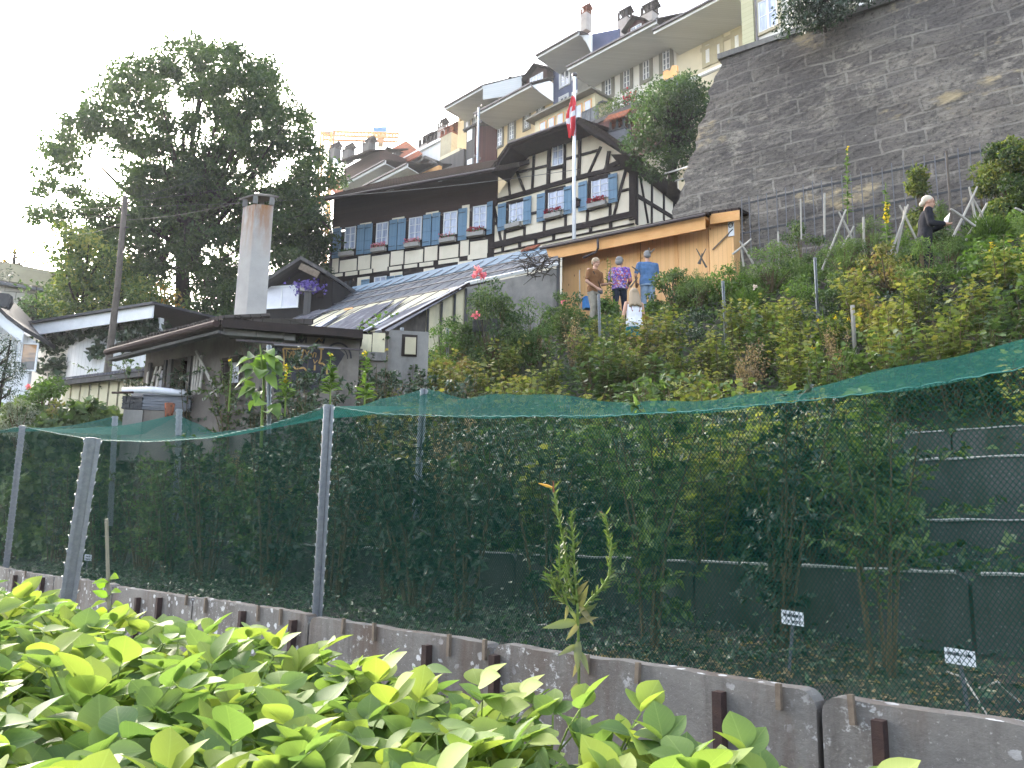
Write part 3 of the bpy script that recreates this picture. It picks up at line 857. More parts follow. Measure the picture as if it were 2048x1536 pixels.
def shutter(F, xl, xr, yt, yb, z, parent, tilt=0.0):
 xm = (xl + xr) / 2
 a = F.tz(*z(xl, yb))[0]; b = F.tz(*z(xr, yb))[0]
 z1 = F.tz(*z(xm, yt))[1]; z0 = F.tz(*z(xm, yb))[1]
 m = MB()
 O = F.P(a, 0, .09)
 e = (F.t * math.cos(tilt) - F.n * math.sin(tilt)); nn = (-F.n * math.cos(tilt) - F.t * math.sin(tilt))
 w_ = b - a
 def bx(t0, t1, q0, q1, d0, d1):
  P = lambda t, zz, d: O + e * t + nn * d + Vector((0, 0, zz))
  m.hexa([P(t0, q0, d1), P(t1, q0, d1), P(t1, q0, d0), P(t0, q0, d0), P(t0, q1, d1), P(t1, q1, d1), P(t1, q1, d0), P(t0, q1, d0)])
 bx(0.004, w_ - .004, z0, z1, 0, .03)
 for f in (.07, .45, .9):
  bx(.01, w_ - .01, z0 + (z1 - z0) * f - .018, z0 + (z1 - z0) * f + .018, .03, .045)
 o = m.build('shutter', M['shutter'], parent)
 h = MB()
 P = lambda t, zz, d: O + e * t + nn * d + Vector((0, 0, zz))
 for f in (.12, .86):
  zz = z0 + (z1 - z0) * f
  h.beam(P(.01, zz, .05), P(w_ * .8, zz, .05), .02, .012, nn)
 h.build('hinge', M['iron'], o)
for cx, cy, wd, ht in [(462, 665, .62, 1.18), (750, 628, .66, 1.18), (1050, 582, .68, 1.18), (1366, 532, .70, 1.16), (1632, 480, .68, 1.16)]:
 window(FL, cx, cy, wd * 1.05, ht, house, z5, rows=3, d=.06, pane='curtain_glass')
for cx, cy, wd, ht in [(380, 880, .80, 1.0), (740, 775, .84, .98), (1137, 665, .86, .96)]:
 window(FG, cx, cy, wd, ht, house, z6, rows=3, pane='curtain_glass')
window(FG, 755, 358, .58, 1.06, house, z6, cols=2, rows=3, pane='curtain_glass')
window(FL, 730, 1065, .70, .6, house, z5, rows=1, d=.03, pane='curtain_glass')
window(FL, 440, 1110, .55, .8, house, z5, rows=1, d=.03, pane='glass', fm='timber')
MB().fbox(FL, FL.tz(*z5(335, 1000))[0], FL.tz(*z5(505, 1000))[0], FL.tz(*z5(420, 1200))[1], FL.tz(*z5(420, 1040))[1], .02, .05).build('door_frame', M['timber'], house)
for q in [(297, 372, 580, 845), (517, 584, 548, 812), (588, 655, 540, 806), (808, 880, 503, 775), (886, 957, 494, 768), (1114, 1188, 456, 735), (1196, 1268, 440, 726), (1434, 1512, 400, 685), (1694, 1752, 342, 635)]:
 shutter(FL, *q, z5, house, tilt=(.25 if q[0] == 1694 else 0))
for q in [(560, 632, 1040, 1140), (790, 860, 1012, 1100), (866, 936, 1002, 1090)]:
 shutter(FL, *q, z5, house)
for q in [(215, 288, 808, 1050), (446, 518, 745, 992), (568, 642, 718, 966), (812, 886, 652, 900), (944, 1024, 610, 872), (1216, 1298, 540, 798)]:
 shutter(FG, *q, z6, house)
# roof --------------------------------------------------------------
def roofslab(name, mt, quad, thick, under=None, parent=None, tilt=None):
 m = MB(); off = Vector((0, 0, -thick))
 m.prism(quad, off)
 return m.build(name, mt, parent)
OV = 1.25
eL = FL.tz(615, 409, OV + .2); eR = FL.tz(989, 336, OV + .2)
ze = (eL[1] + eR[1]) / 2
bk = FL.n * 7.0 + Vector((0, 0, 4.05))
A = FL.P(eL[0], ze, OV + .2); B = FL.P(eR[0] + 1.2, ze, OV + .2)
def slab(a, b, back, th, name, parent, mt='tile_brown', under='timber'):
 """roof plane from the eave a-b going BACK; tiles above, dark boards below"""
 up = Vector((0, 0, th))
 MB().hexa([a, b, b + back, a + back, a + up, b + up, b + back + up, a + back + up]).build(name, M[mt], parent)
 u2 = Vector((0, 0, -.09))
 i = back.normalized() * .04
 MB().hexa([a + u2 + i, b + u2 + i, b + back + u2, a + back + u2, a + i - Vector((0, 0, .004)), b + i - Vector((0, 0, .004)), b + back, a + back]).build('eave_boards', M[under], parent)
slab(A, B, bk, .14, 'roof', house)
# cheek closing the wing under the roof, left end
MB().prism([FL.P(tl0 - .05, ze - .3, 0), FL.P(tl0 - .05, ze + .9, 0), FL.P(tl0 - .05, ze + 3.5, -4.5), FL.P(tl0 - .05, ze - .3, -4.5)], FL.t * .2).build('gable_boards', M['brown_boards'], house)
gA = FG.hit(986, 336, OV); gB = FG.hit(1019, 289, OV); gC = FG.hit(1156, 240, OV); gM = FG.hit(1205, 268, OV); gD = FG.hit(1256, 303, OV)
back = FG.n
def strip(p, q, L, th, nm, rise=Vector((0, 0, 0)), mt='tile_brown'):
 up = (q - p).cross(back).normalized()
 if up.z < 0: up = -up
 v = back * L + rise
 MB().hexa([p, q, q + v, p + v, p + up * th, q + up * th, q + v + up * th, p + v + up * th]).build(nm, M[mt], house)
 MB().hexa([p - up * .14 + back * .03, q - up * .14 + back * .03, q + v - up * .14, p + v - up * .14, p - up * .003 + back * .03, q - up * .003 + back * .03, q + v - up * .003, p + v - up * .003]).build('eave_boards', M['timber'], house)
strip(gA - (gB - gA) * .15, gB, 9, .14, 'roof')
strip(gC, gM, 12, .14, 'roof')
strip(gM + Vector((0, 0, .01)), gD + (gD - gM) * .12, 13, .14, 'roof')
# half-hip above the gable
hipb = FG.n * 3.4 + Vector((0, 0, 2.1))
mid = (gB + gC) / 2
up = Vector((0, 0, .14))
MB().hexa([gB, gC, gC + FG.n * 3.4 + Vector((0, 0, .9)) , gB + FG.n * 3.4 + Vector((0, 0, .9)), gB + up, gC + up, gC + FG.n * 3.4 + Vector((0, 0, .9)) + up, gB + FG.n * 3.4 + Vector((0, 0, .9)) + up]).build('roof', M['tile_brown'], house)
MB().hexa([gB + FG.n * .05 - up, gC + FG.n * .05 - up, gC + FG.n * 1.4 - up, gB + FG.n * 1.4 - up, gB + FG.n * .05 - up * .05, gC + FG.n * .05 - up * .05, gC + FG.n * 1.4 - up * .05, gB + FG.n * 1.4 - up * .05]).build('eave_boards', M['timber'], house)
# gutters
def gutter(a, b, r, m, parent, name='gutter', out=Vector((0, 0, 0))):
 MB().tube([a + out, b + out], r, 8).build(name, M[m], parent)
gutter(A + FL.n * -.07 + Vector((0, 0, -.02)), B - FL.t * 1.1 - FL.n * .07 + Vector((0, 0, -.02)), .075, 'darkzinc', house)
gutter(gB - FG.n * .07, gC - FG.n * .07, .07, 'darkzinc', house)
gE = gD + FG.n * 12
MB().hexa([side(-.6, zsd), side(13, zsd), side(13, zsd, -.3), side(-.6, zsd, -.3), gD + FG.t * .1 - Vector((0, 0, .06)) + FG.n * .2, gD + FG.t * .1 - Vector((0, 0, .06)) + FG.n * 14, gD - FG.t * .9 + FG.n * 14 + Vector((0, 0, .2)), gD - FG.t * .9 + FG.n * .2 + Vector((0, 0, .2))]).build('eave_boards', M['timber'], house)
gutter(gD + FG.t * .12 + FG.n * .1, gE + FG.t * .12, .08, 'darkzinc', house)
dp = [FL.hit(613, 412, OV + .25), FL.hit(622, 428, OV - .1), FL.hit(648, 446, .5), FL.hit(663, 462, .06), FL.hit(660, 545, .06)]
MB().tube(dp, .055, 8).build('downpipe', M['darkzinc'], house)
# tile verge and chimney
ch = FG.n * 2.6
c0 = FG.hit(1240, 295, -1.0)
cz = c0.z
mb = MB(); mb.box((c0.x, c0.y, cz - 1.5), .78, .62, 2.2, R(-35)); mb.build('chimney', M['grey_iron'], house)
KC = house
chc = MB(); chc.box((c0.x, c0.y, cz + .68), .86, .7, .06, R(-35))
for a, b in ((-1, -1), (1, -1), (-1, 1), (1, 1), (0, -1), (0, 1)):
 q = Matrix.Rotation(R(-35), 3, 'Z') @ Vector((a * .33, b * .26, 0))
 chc.box((c0.x + q.x, c0.y + q.y, cz + .74), .09, .09, .42, R(-35))
chc.build('chimney_top', M['grey_boards'], house)
rt = Matrix.Rotation(R(-35), 3, 'Z')
mb = MB()
for s in (-1, 1):
 pts = [Vector((-.55, s * .5, 0)), Vector((.55, s * .5, 0)), Vector((.55, 0, .5)), Vector((-.55, 0, .5))]
 pts = [c0 + Vector((0, 0, 1.12)) + rt @ p for p in pts]
 mb.prism(pts, (0, 0, .07))
mb.build('chimney_roof', M['tile_red'], house)
def flower_box(F, xl, xr, y, z, fl, label, g, ht=.2, n=90, leafy=1.0, hang=0):
 xm = (xl + xr) / 2
 a = F.tz(*z(xl, y))[0]; b = F.tz(*z(xr, y))[0]; zz = F.tz(*z(xm, y))[1]
 f = thing('flower_box', F.P((a + b) / 2, zz, .2), label, 'flower box')
 MB().fbox(F, a, b, zz, zz + ht, .1, .32).build('trough', M['flower_box'], f)
 cl = []
 w_ = b - a
 for k in range(6):
  p = F.P(a + w_ * (k + .5) / 6, zz + ht + .06, .22)
  cl.append((tuple(p), (w_ / 9, .13, .11)))
 V, T, Q = foliage(cl, 2600 * leafy, .075, .05)
 npmesh('leaves', V, T, M['lf_light'] if leafy > .9 else M['lf_mid'], f, rnd=Q)
 if fl:
  P = np.array([tuple(F.P(a + w_ * g.random(), zz + ht + g.uniform(.0, .22) - hang * g.random(), .22 + g.uniform(-.05, .16))) for _ in range(n)])
  A_ = g.normal(size=(n, 3)); V, T, Q = leafset(P, A_, g.normal(size=(n, 3)) - np.array([0, 1, -.5]), .075, .075, g.random(n))
  npmesh('blossom', V, T, M[fl], f, rnd=Q)
g = np.random.default_rng(11)
flower_box(FL, 378, 497, 832, z5, None, 'leafy flower box with hardly any bloom under the leftmost window', g)
flower_box(FL, 668, 790, 795, z5, 'pink_fl', 'flower box overflowing with pale pink blooms, second from the left on the timbered house', g, n=150)
flower_box(FL, 968, 1095, 752, z5, 'pink_fl', 'flower box with coral pink geraniums, third from the left on the timbered house', g, n=120)
flower_box(FL, 1283, 1420, 708, z5, 'pink_fl', 'flower box of green leaves dotted with few pink blooms, fourth window from the left', g, n=35)
flower_box(FL, 1530, 1680, 655, z5, 'red_fl', 'flower box with red and pink blooms beside the half-open shutter where the two fronts meet', g, n=110)
flower_box(FG, 302, 430, 1030, z6, None, 'pale flower box with a little trailing green, left window of the gable front', g, leafy=.5)
flower_box(FG, 655, 800, 940, z6, 'red_fl', 'flower box of dark red geraniums under the middle gable window next to the flagpole', g, n=150, leafy=.7)
flower_box(FG, 1042, 1205, 845, z6, 'red_fl', 'flower box of dark red geraniums under the rightmost gable window', g, n=180, leafy=.7)
# bird house on the wall
p = FG.tz(*z6(940, 800))
b_ = thing('bird_house', FG.P(p[0], p[1] - .2, .12), 'little dark bird house hanging on the gable beside the flagpole', 'bird house')
MB().fbox(FG, p[0] - .12, p[0] + .12, p[1] - .2, p[1] + .08, .04, .2).build('box', M['rust'], b_)
MB().prism([FG.P(p[0] - .2, p[1] + .06, .26), FG.P(p[0], p[1] + .2, .26), FG.P(p[0] + .2, p[1] + .06, .26)], FG.n * .26).build('roof', M['timber'], b_)
# flagpole with its flag -------------------------------------------
def flagpole():
 top = FG.hit(1155, 152, 3.6); bot = FG.hit(1148, 482, 3.6)
 f = thing('flagpole', (bot.x, bot.y, bot.z - 2.5), 'tall white flagpole in front of the timbered gable', 'flagpole')
 MB().tube([Vector((bot.x, bot.y, bot.z - 2.5)), Vector((bot.x, bot.y, top.z))], [.085, .055], 10).build('pole', M['white_paint'], f, smooth=True)
 MB().ball((bot.x, bot.y, top.z + .1), (.11, .11, .09)).build('finial', M['zinc'], f, smooth=True)
 m, t, b = newmat('flag_cloth')
 v = uvmap(t); 
 c = N(t, 'Attribute', attribute_name='rnd')
 cc = ramp(t, c.outputs['Fac'], [(0.0, (.55, .02, .03)), (.45, (.55, .02, .03)), (.46, (.72, .70, .72)), (.74, (.72, .70, .72)), (.75, (.10, .10, .16))])
 cc.node.color_ramp.interpolation = 'CONSTANT'
 t.links.new(cc, b.inputs['Base Color']); b.inputs['Roughness'].default_value = .8
 # the flag hangs limp in folds beside the pole; white cross with a red field
 zt = FG.hit(1155, 193, 3.6).z; zb = FG.hit(1155, 272, 3.6).z
 V = []; Q = []; nz, nx = 44, 26
 for i in range(nz + 1):
  k = i / nz; z = zt + (zb - zt) * k
  wd = .10 + .32 * math.sin(min(1, k * 1.4) * math.pi * .62)
  for j in range(nx + 1):
   s_ = j / nx
   x = -.30 * wd / .5 + s_ * wd + .02 * math.sin(k * 9)
   d = .12 + .09 * math.sin(s_ * 11 + k * 3.5) * (.4 + k)
   V.append(tuple(Vector((bot.x, bot.y, z)) + FG.t * x - FG.n * d))
   uu, vv = s_, k + .25 * s_
   q = .1
   if abs(vv - .62) < .07 or (abs(uu - .32) < .16 and .30 < vv < .95): q = .6
   if uu > .82 and vv > .45: q = .9
   Q.append(q)
 T = []
 for i in range(nz):
  for j in range(nx):
   a = i * (nx + 1) + j
   T += [(a, a + 1, a + nx + 2), (a, a + nx + 2, a + nx + 1)]
 npmesh('flag', np.array(V), np.array(T), m, f, rnd=np.array(Q))
flagpole()
# ================================================================ THE ORANGE SHED
FS = Plane(33.5, 19.6)
def z7(x, y): return 1050 + x / 4.518, 400 + y / 4.518
def shed():
 s = thing('wooden_shed', FS.P(0, 6.6, 0), 'long shed of new orange pine boards and brown roof behind the group of people', 'shed')
 t0 = FS.tz(*z7(335, 600))[0]; t1 = FS.tz(*z7(1660, 400))[0]
 zt = FS.tz(*z7(1000, 330))[1]
 lq = FS.tz(*z7(190, 435), .55); rq = FS.tz(*z7(1625, 140), .55)
 lw = lambda t: lq[1] + (rq[1] - lq[1]) * (t - lq[0]) / (rq[0] - lq[0]) + .08
 MB().prism([FS.P(t0, 6.2, 0), FS.P(t0, lw(t0), 0), FS.P(t1, lw(t1), 0), FS.P(t1, 6.2, 0)], FS.n * .1).build('wall', M['pine'], s)
 a = FS.P(t0, 6.2, 0); 
 MB().hexa([FS.P(t0, 6.2, -.1), FS.P(t0, 6.2, -3.4), FS.P(t0 + .1, 6.2, -3.4), FS.P(t0 + .1, 6.2, -.1), FS.P(t0, lw(t0), -.1), FS.P(t0, lw(t0) + .6, -3.4), FS.P(t0 + .1, lw(t0) + .6, -3.4), FS.P(t0 + .1, lw(t0), -.1)]).build('wall', M['grey_boards'], s)
 # annex on the right, a little further forward
 ta = FS.tz(*z7(1664, 400), .12)[0]; tb = FS.tz(*z7(1882, 300), .12)[0]
 MB().fbox(FS, ta, tb, 6.2, FS.tz(*z7(1780, 150), .12)[1] + .05, -3, .12).build('wall', M['pine'], s)
 # cover strips
 for x in (1028, 1368):
  t = FS.tz(*z7(x, 500))[0]
  MB().fbox(FS, t - .05, t + .05, 6.2, lw(t), .001, .03).build('cover_strip', M['pine_trim'], s)
 t = FS.tz(*z7(1045, 500))[0]
 MB().fbox(FS, t - .03, t + .0, 6.2, lw(t), .002, .012).build('door_gap', M['timber'], s)
 # roof: fascia, tiles and gutter
 o = .55
 l = FS.tz(*z7(190, 435), o); r = FS.tz(*z7(1625, 140), o)
 zf = (l[1] + r[1]) / 2
 dz = r[1] - l[1]
 P = lambda t, z, d: FS.P(t, z, d)
 tm, zm = r[0], r[1]
 fl = l[0]; zl = l[1]
 def line(t): return zl + (zm - zl) * (t - fl) / (tm - fl)
 MB().hexa([P(fl + .12, line(fl) - .36, o), P(tm, line(tm) - .36, o), P(tm, line(tm) - .36, o - .04), P(fl + .12, line(fl) - .36, o - .04), P(fl, line(fl) - .02, o), P(tm, line(tm) - .02, o), P(tm, line(tm) - .02, o - .04), P(fl, line(fl) - .02, o - .04)]).build('fascia', M['pine_trim'], s)
 # rafters' underside
 MB().hexa([P(fl, line(fl) - .05, o - .05), P(tm, line(tm) - .05, o - .05), P(tm, line(tm) - .1, -.05), P(fl, line(fl) - .1, -.05), P(fl, line(fl) - .01, o - .05), P(tm, line(tm) - .01, o - .05), P(tm, line(tm) + .1, -.05), P(fl, line(fl) + .1, -.05)]).build('eave_boards', M['pine_trim'], s)
 b = FS.n * 4.2 + Vector((0, 0, .95))
 u = Vector((0, 0, .07))
 a0, a1 = P(fl - .1, line(fl) , o + .05), P(tm + .1, line(tm), o + .05)
 MB().hexa([a0, a1, a1 + b, a0 + b, a0 + u, a1 + u, a1 + b + u, a0 + b + u]).build('roof', M['tile_brown'], s)
 MB().tube([P(fl - .12, line(fl) - .03, o + .12), P(tm + .05, line(tm) - .03, o + .12)], .045, 8).build('gutter', M['darkzinc'], s)
 q = FS.tz(*z7(672, 370), o)[0]
 MB().tube([P(q, line(q) - .05, o + .1), P(q, line(q) - .34, o + .08), P(q - .1, line(q) - .42, o + .02), P(q - .5, line(q) - .50, o + .0)], .034, 8).build('downpipe', M['darkzinc'], s)
 # annex roof with moss
 l2 = FS.tz(*z7(1618, 140), .35); r2 = FS.tz(*z7(1935, 90), .35)
 za = (l2[1] + r2[1]) / 2 - .02
 b = FS.n * 3.4 + Vector((0, 0, .6))
 c0, c1 = P(l2[0] + .15, l2[1], .35), P(r2[0], r2[1], .35)
 MB().hexa([c0 - Vector((0, 0, .26)), c1 - Vector((0, 0, .26)), c1 - Vector((0, 0, .26)) + FS.n * .05, c0 - Vector((0, 0, .26)) + FS.n * .05, c0, c1, c1 + FS.n * .05, c0 + FS.n * .05]).build('fascia', M['pine_trim'], s)
 MB().hexa([c0, c1, c1 + b, c0 + b, c0 + u, c1 + u, c1 + b + u, c0 + b + u]).build('roof', M['tile_brown'], s)
 # enamel house number plate on the right edge: black marks on white
 tq, zq = FS.tz(*z7(1860, 215), .14)
 pl = MB().fbox(FS, tq - .07, tq + .08, zq - .33, zq + .33, .135, .155).build('sign', M['white_paint'], s)
 mk = MB()
 for dz_, r_ in ((.13, .05), (-.04, .05)):
  pts = [FS.P(tq + r_ * math.cos(k * .7), zq + dz_ + r_ * 1.3 * math.sin(k * .7), .158) for k in range(10)]
  mk.tube(pts, .012, 4)
 mk.beam(FS.P(tq - .05, zq - .24, .16), FS.P(tq + .05, zq - .16, .16), .03, .006, FS.n)
 mk.build('marking', M['black_paint'], pl)
 MB().beam(FS.P(*FS.tz(*z7(1695, 450), .16), .16), FS.P(*FS.tz(*z7(1845, 300), .16), .16), .035, .02, FS.n).build('brace', M['peg'], s)
 return s
shed()
# ================================================================ ROW HOUSES ON THE HILLTOP
def z3(x, y): return 1050 + x / 4.096, y / 4.096
def z2(x, y): return 600 + x / 4.096, y / 4.096
ROW = Plane(46.5, 39.0)
def row_house(name, label, xl, xr, e0, e1, zc, wall, over=2.0, roof='tile_grey', slope=.62, soffit='soffit', z_lo=19.0, depth=9.0, F=ROW, side=None, trim='white_paint', drop=.22):
 """xl/xr: wall edges (zoom x at a middle height ym), e0/e1: ends of the eave's outer edge"""
 a = F.tz(*zc(*e0), over); b = F.tz(*zc(*e1), over)
 ze = (a[1] + b[1]) / 2
 t0 = F.tz(*zc(*xl))[0]; t1 = F.tz(*zc(*xr))[0]
 h = thing(name, F.P((t0 + t1) / 2, z_lo, -depth / 2), label, 'house')
 zs = ze + .12
 MB().fbox(F, t0, t1, z_lo, zs, -depth, 0).build('wall', M[wall], h)
 sl = slope
 # sloping soffit boards: from the outer edge down to the wall
 P = F.P
 MB().hexa([P(a[0], ze - .02, over), P(b[0], ze - .02, over), P(b[0], ze - drop, .0), P(a[0], ze - drop, .0),
    P(a[0], ze + .0, over), P(b[0], ze + .0, over), P(b[0], ze - drop + .04, .0), P(a[0], ze - drop + .04, .0)]).build('soffit', M[soffit], h)
 MB().hexa([P(a[0], ze - .04, over + .04), P(b[0], ze - .04, over + .04), P(b[0], ze - .04, over), P(a[0], ze - .04, over), P(a[0], ze + .2, over + .04), P(b[0], ze + .2, over + .04), P(b[0], ze + .2, over), P(a[0], ze + .2, over)]).build('fascia', M[trim], h)
 bk = F.n * (depth * .6 + over) + Vector((0, 0, (depth * .6 + over) * sl))
 q0, q1 = P(a[0], ze + .2, over + .06), P(b[0], ze + .2, over + .06)
 u = Vector((0, 0, .12))
 MB().hexa([q0, q1, q1 + bk, q0 + bk, q0 + u, q1 + u, q1 + bk + u, q0 + bk + u]).build('roof', M[roof], h)
 # gable ends under the roof
 for t, s in ((t0, 1), (t1, -1)):
  MB().prism([P(t, zs - .4, 0), P(t, ze + .2 + over * sl * .9, 0), P(t, ze + .15 + (depth * .6 + over) * sl * .97, -depth * .6), P(t, zs - .4, -depth * .6)], F.t * (.2 * s)).build('gable_wall', M[side or wall], h)
 MB().tube([P(a[0], ze + .18, over + .12), P(b[0], ze + .18, over + .12)], .09, 6).build('gutter', M['zinc'], h)
 return h, ze, (a[0], b[0]), (t0, t1)
def sash(F, x0, x1, y0, y1, zc, parent, trimw=.28, trim='stone_trim', cols=2, rows=4, pane='glass', d=0.0, sill=True):
 xm = (x0 + x1) / 2
 t0 = F.tz(*zc(x0, y1))[0]; t1 = F.tz(*zc(x1, y1))[0]
 t, zz = F.tz(*zc(xm, (y0 + y1) / 2), d)
 ztop = F.tz(*zc(xm, y0))[1]; zbot = F.tz(*zc(xm, y1))[1]
 wd = (t1 - t0); ht = ztop - zbot
 s = MB()
 s.fbox(F, t0, t0 + trimw, zbot, ztop, d + .003, d + .06).fbox(F, t1 - trimw, t1, zbot, ztop, d + .003, d + .06)
 s.fbox(F, t0 + trimw, t1 - trimw, ztop - trimw, ztop, d + .003, d + .058).fbox(F, t0 + trimw, t1 - trimw, zbot, zbot + trimw * .8, d + .003, d + .10)
 o = s.build('window', M[trim], parent)
 iw, ih = wd - 2 * trimw, ht - trimw * 1.8
 c = (t0 + t1) / 2; cz = zbot + trimw * .8 + ih / 2
 fr = MB(); f = .07
 a0, a1, b0, b1 = c - iw / 2, c + iw / 2, cz - ih / 2, cz + ih / 2
 fr.fbox(F, a0, a0 + f, b0, b1, d + .005, d + .03).fbox(F, a1 - f, a1, b0, b1, d + .005, d + .03).fbox(F, a0 + f, a1 - f, b0, b0 + f, d + .005, d + .03).fbox(F, a0 + f, a1 - f, b1 - f, b1, d + .005, d + .03)
 fr.fbox(F, c - .05, c + .05, b0 + f, b1 - f, d + .005, d + .035)
 for k in range(1, rows): fr.fbox(F, a0 + f, a1 - f, b0 + ih * k / rows - .02, b0 + ih * k / rows + .02, d + .005, d + .026)
 fr.build('frame', M['white_paint'], o)
 MB().fbox(F, a0, a1, b0, b1, d + .001, d + .012).build('pane', M[pane], o)
def chimney(parent, p, w, dd, h, m='chim', top='tile_grey', rz=R(-46.5), gab=.5):
 p = Vector(p)
 c = MB().box(p, w, dd, h, rz).build('chimney', M[m], parent)
 rt = Matrix.Rotation(rz, 3, 'Z')
 t = MB()
 t.box(p + Vector((0, 0, h)), w * 1.12, dd * 1.1, .08, rz)
 for a, b in ((-1, -1), (1, -1), (-1, 1), (1, 1), (0, -1), (0, 1)):
  q = rt @ Vector((a * w * .42, b * dd * .42, 0))
  t.box(p + q + Vector((0, 0, h + .08)), w * .16, w * .16, gab, rz)
 for s in (-1, 1):
  t.prism([p + Vector((0, 0, h + gab + .05)) + rt @ Vector(q) for q in ((-w * .65, s * dd * .65, 0), (w * .65, s * dd * .65, 0), (w * .65, 0, dd * .55), (-w * .65, 0, dd * .55))], (0, 0, .08))
 t.build('cowl', M[top], c)
def dormer(parent, F, x0, x1, yb, yt, zc, d, wall='red_boards', roof='tile_red'):
 """a small gabled dormer facing the garden, seen between x0..x1, its apex at yt"""
 t0 = F.tz(*zc(x0, yb), d)[0]; t1 = F.tz(*zc(x1, yb), d)[0]
 zb = F.tz(*zc((x0 + x1) / 2, yb), d)[1]; za = F.tz(*zc((x0 + x1) / 2, yt), d)[1]
 c = (t0 + t1) / 2; w = t1 - t0; P = F.P
 zm = zb + (za - zb) * .45
 o = MB().prism([P(t0 + w * .15, zb - .3, d), P(t1 - w * .15, zb - .3, d), P(t1 - w * .15, zm + .1, d), P(c, za - .1, d), P(t0 + w * .15, zm + .1, d)], F.n * 2.5).build('dormer', M[wall], parent)
 for s, te in ((-1, t0), (1, t1)):
  MB().prism([P(te, zm - .12, d + .35), P(c, za, d + .35), P(c, za, d - 3), P(te, zm - .12, d - 3)], (0, 0, .1)).build('dormer_roof', M[roof], o)
 f = MB()
 f.fbox(F, c - w * .22, c + w * .22, zb - .1, zm + .05, d, d + .04)
 f.build('window', M['white_paint'], o)
 f = MB()
 f.fbox(F, c - w * .19, c - w * .02, zb - .05, zm, d + .042, d + .05).fbox(F, c + w * .02, c + w * .19, zb - .05, zm, d + .042, d + .05)
 f.build('pane', M['glass'], o)
# H2 cream house on the right, partly behind the stone wall
h, ze, e, t_ = row_house('town_house', 'cream house with the widest grey eave, just left of the stone wall top', (1240, 450), (1775, 250), (1055, 262), (1700, -40), z3, 'pale_plaster', over=2.6)
for q in [(1455, 1548, 335, 545), (1548, 1632, 300, 505), (1692, 1790, 235, 445)]:
 sash(ROW, *q, z3, h, trim='beige_trim', trimw=.25)
MB().fbox(ROW, ROW.tz(*z3(1440, 450))[0], t_[1], ze - .75, ze - .5, .003, .05).build('cornice', M['beige_trim'], h)
# H1 white house
h, ze, e, t_ = row_house('town_house', 'white plastered house with four grey-framed windows and a broad grey eave', (540, 750), (1240, 500), (350, 560), (1082, 205), z3, 'white_plaster', over=2.5)
for q in [(632, 735, 578, 812), (783, 888, 498, 745), (942, 1050, 418, 678), (1102, 1220, 352, 600)]:
 sash(ROW, *q, z3, h, trimw=.26)
dormer(h, ROW, 605, 780, 385, 283, z3, .2, 'red_boards', 'tile_brown'); dormer(h, ROW, 815, 1012, 275, 148, z3, .2, 'red_boards', 'tile_brown')
chimney(h, ROW.hit(*z3(820, 310), -1.2), .8, .6, 1.3, m='chim')
chimney(h, ROW.hit(*z3(1022, 200), -1.2), .95, .7, .65, m='chim')
# H4 blue-grey house
h, ze, e, t_ = row_house('town_house', 'narrow blue-grey house with shingled side wall and a slim chimney', (232, 650), (545, 560), (98, 478), (445, 285), z3, 'blue_plaster', over=2.3, side='blue_shingle', slope=.18)
MB().prism([ROW.hit(*z3(*k), 1.9) for k in ((447, 288), (545, 285), (545, 440), (500, 345))], ROW.n * .1).build('cheek', M['white_wood'], h)
MB().prism([ROW.hit(*z3(*k), 1.2) for k in ((545, 280), (772, 236), (772, 320), (610, 400), (545, 440))], ROW.n * .1).build('gable_wall', M['blue_shingle'], h)
for q in [(282, 372, 500, 712), (385, 470, 450, 640), (278, 360, 780, 880), (385, 465, 740, 860)]:
 sash(ROW, *q, z3, h, trim='white_paint', trimw=.12, rows=3)
chimney(h, ROW.hit(*z3(500, 262), -.5), .55, .55, 1.35, m='chim', top='tile_red', gab=.35)
MB().fbox(ROW, ROW.tz(*z3(458, 700))[0], ROW.tz(*z3(545, 700))[0], 19, ze - .3, .01, .35).build('pier', M['stone_trim'], h)
# H3 beige-sided house at the top right, above the stone wall
FB = Plane(46.5, 31.5)
t0 = FB.tz(*z3(1775, 200))[0]; t1 = FB.tz(*z3(1872, 200))[0]; t2 = FB.tz(1620, 30)[0]
zb_ = FB.tz(*z3(1820, 395))[1]
h = thing('town_house', FB.P((t0 + t2) / 2, zb_ - 3, -2), 'white house with green-beige board siding peeping over the top of the stone wall', 'house')
MB().fbox(FB, t0, t1, zb_ - .3, zb_ + 9, -6, 0).build('siding', M['beige_siding'], h)
MB().fbox(FB, t1, t2 + 2, zb_ - .3, zb_ + 9, -6, -.15).build('wall', M['white_plaster'], h)
MB().fbox(FB, t0 - .1, t2 + 2, zb_ - .62, zb_ - .3, -6, .05).build('base', M['beige_siding'], h)
MB().tube([FB.P(t1 + .1, zb_ - .3, -.1), FB.P(t1 + .1, zb_ + 9, -.1)], .06, 6).build('downpipe', M['zinc'], h)
sash(FB, 1508, 1562, -15, 62, lambda x, y: (x, y), h, trim='beige_trim', trimw=.18, rows=2, pane='curtain_glass', d=-.14)
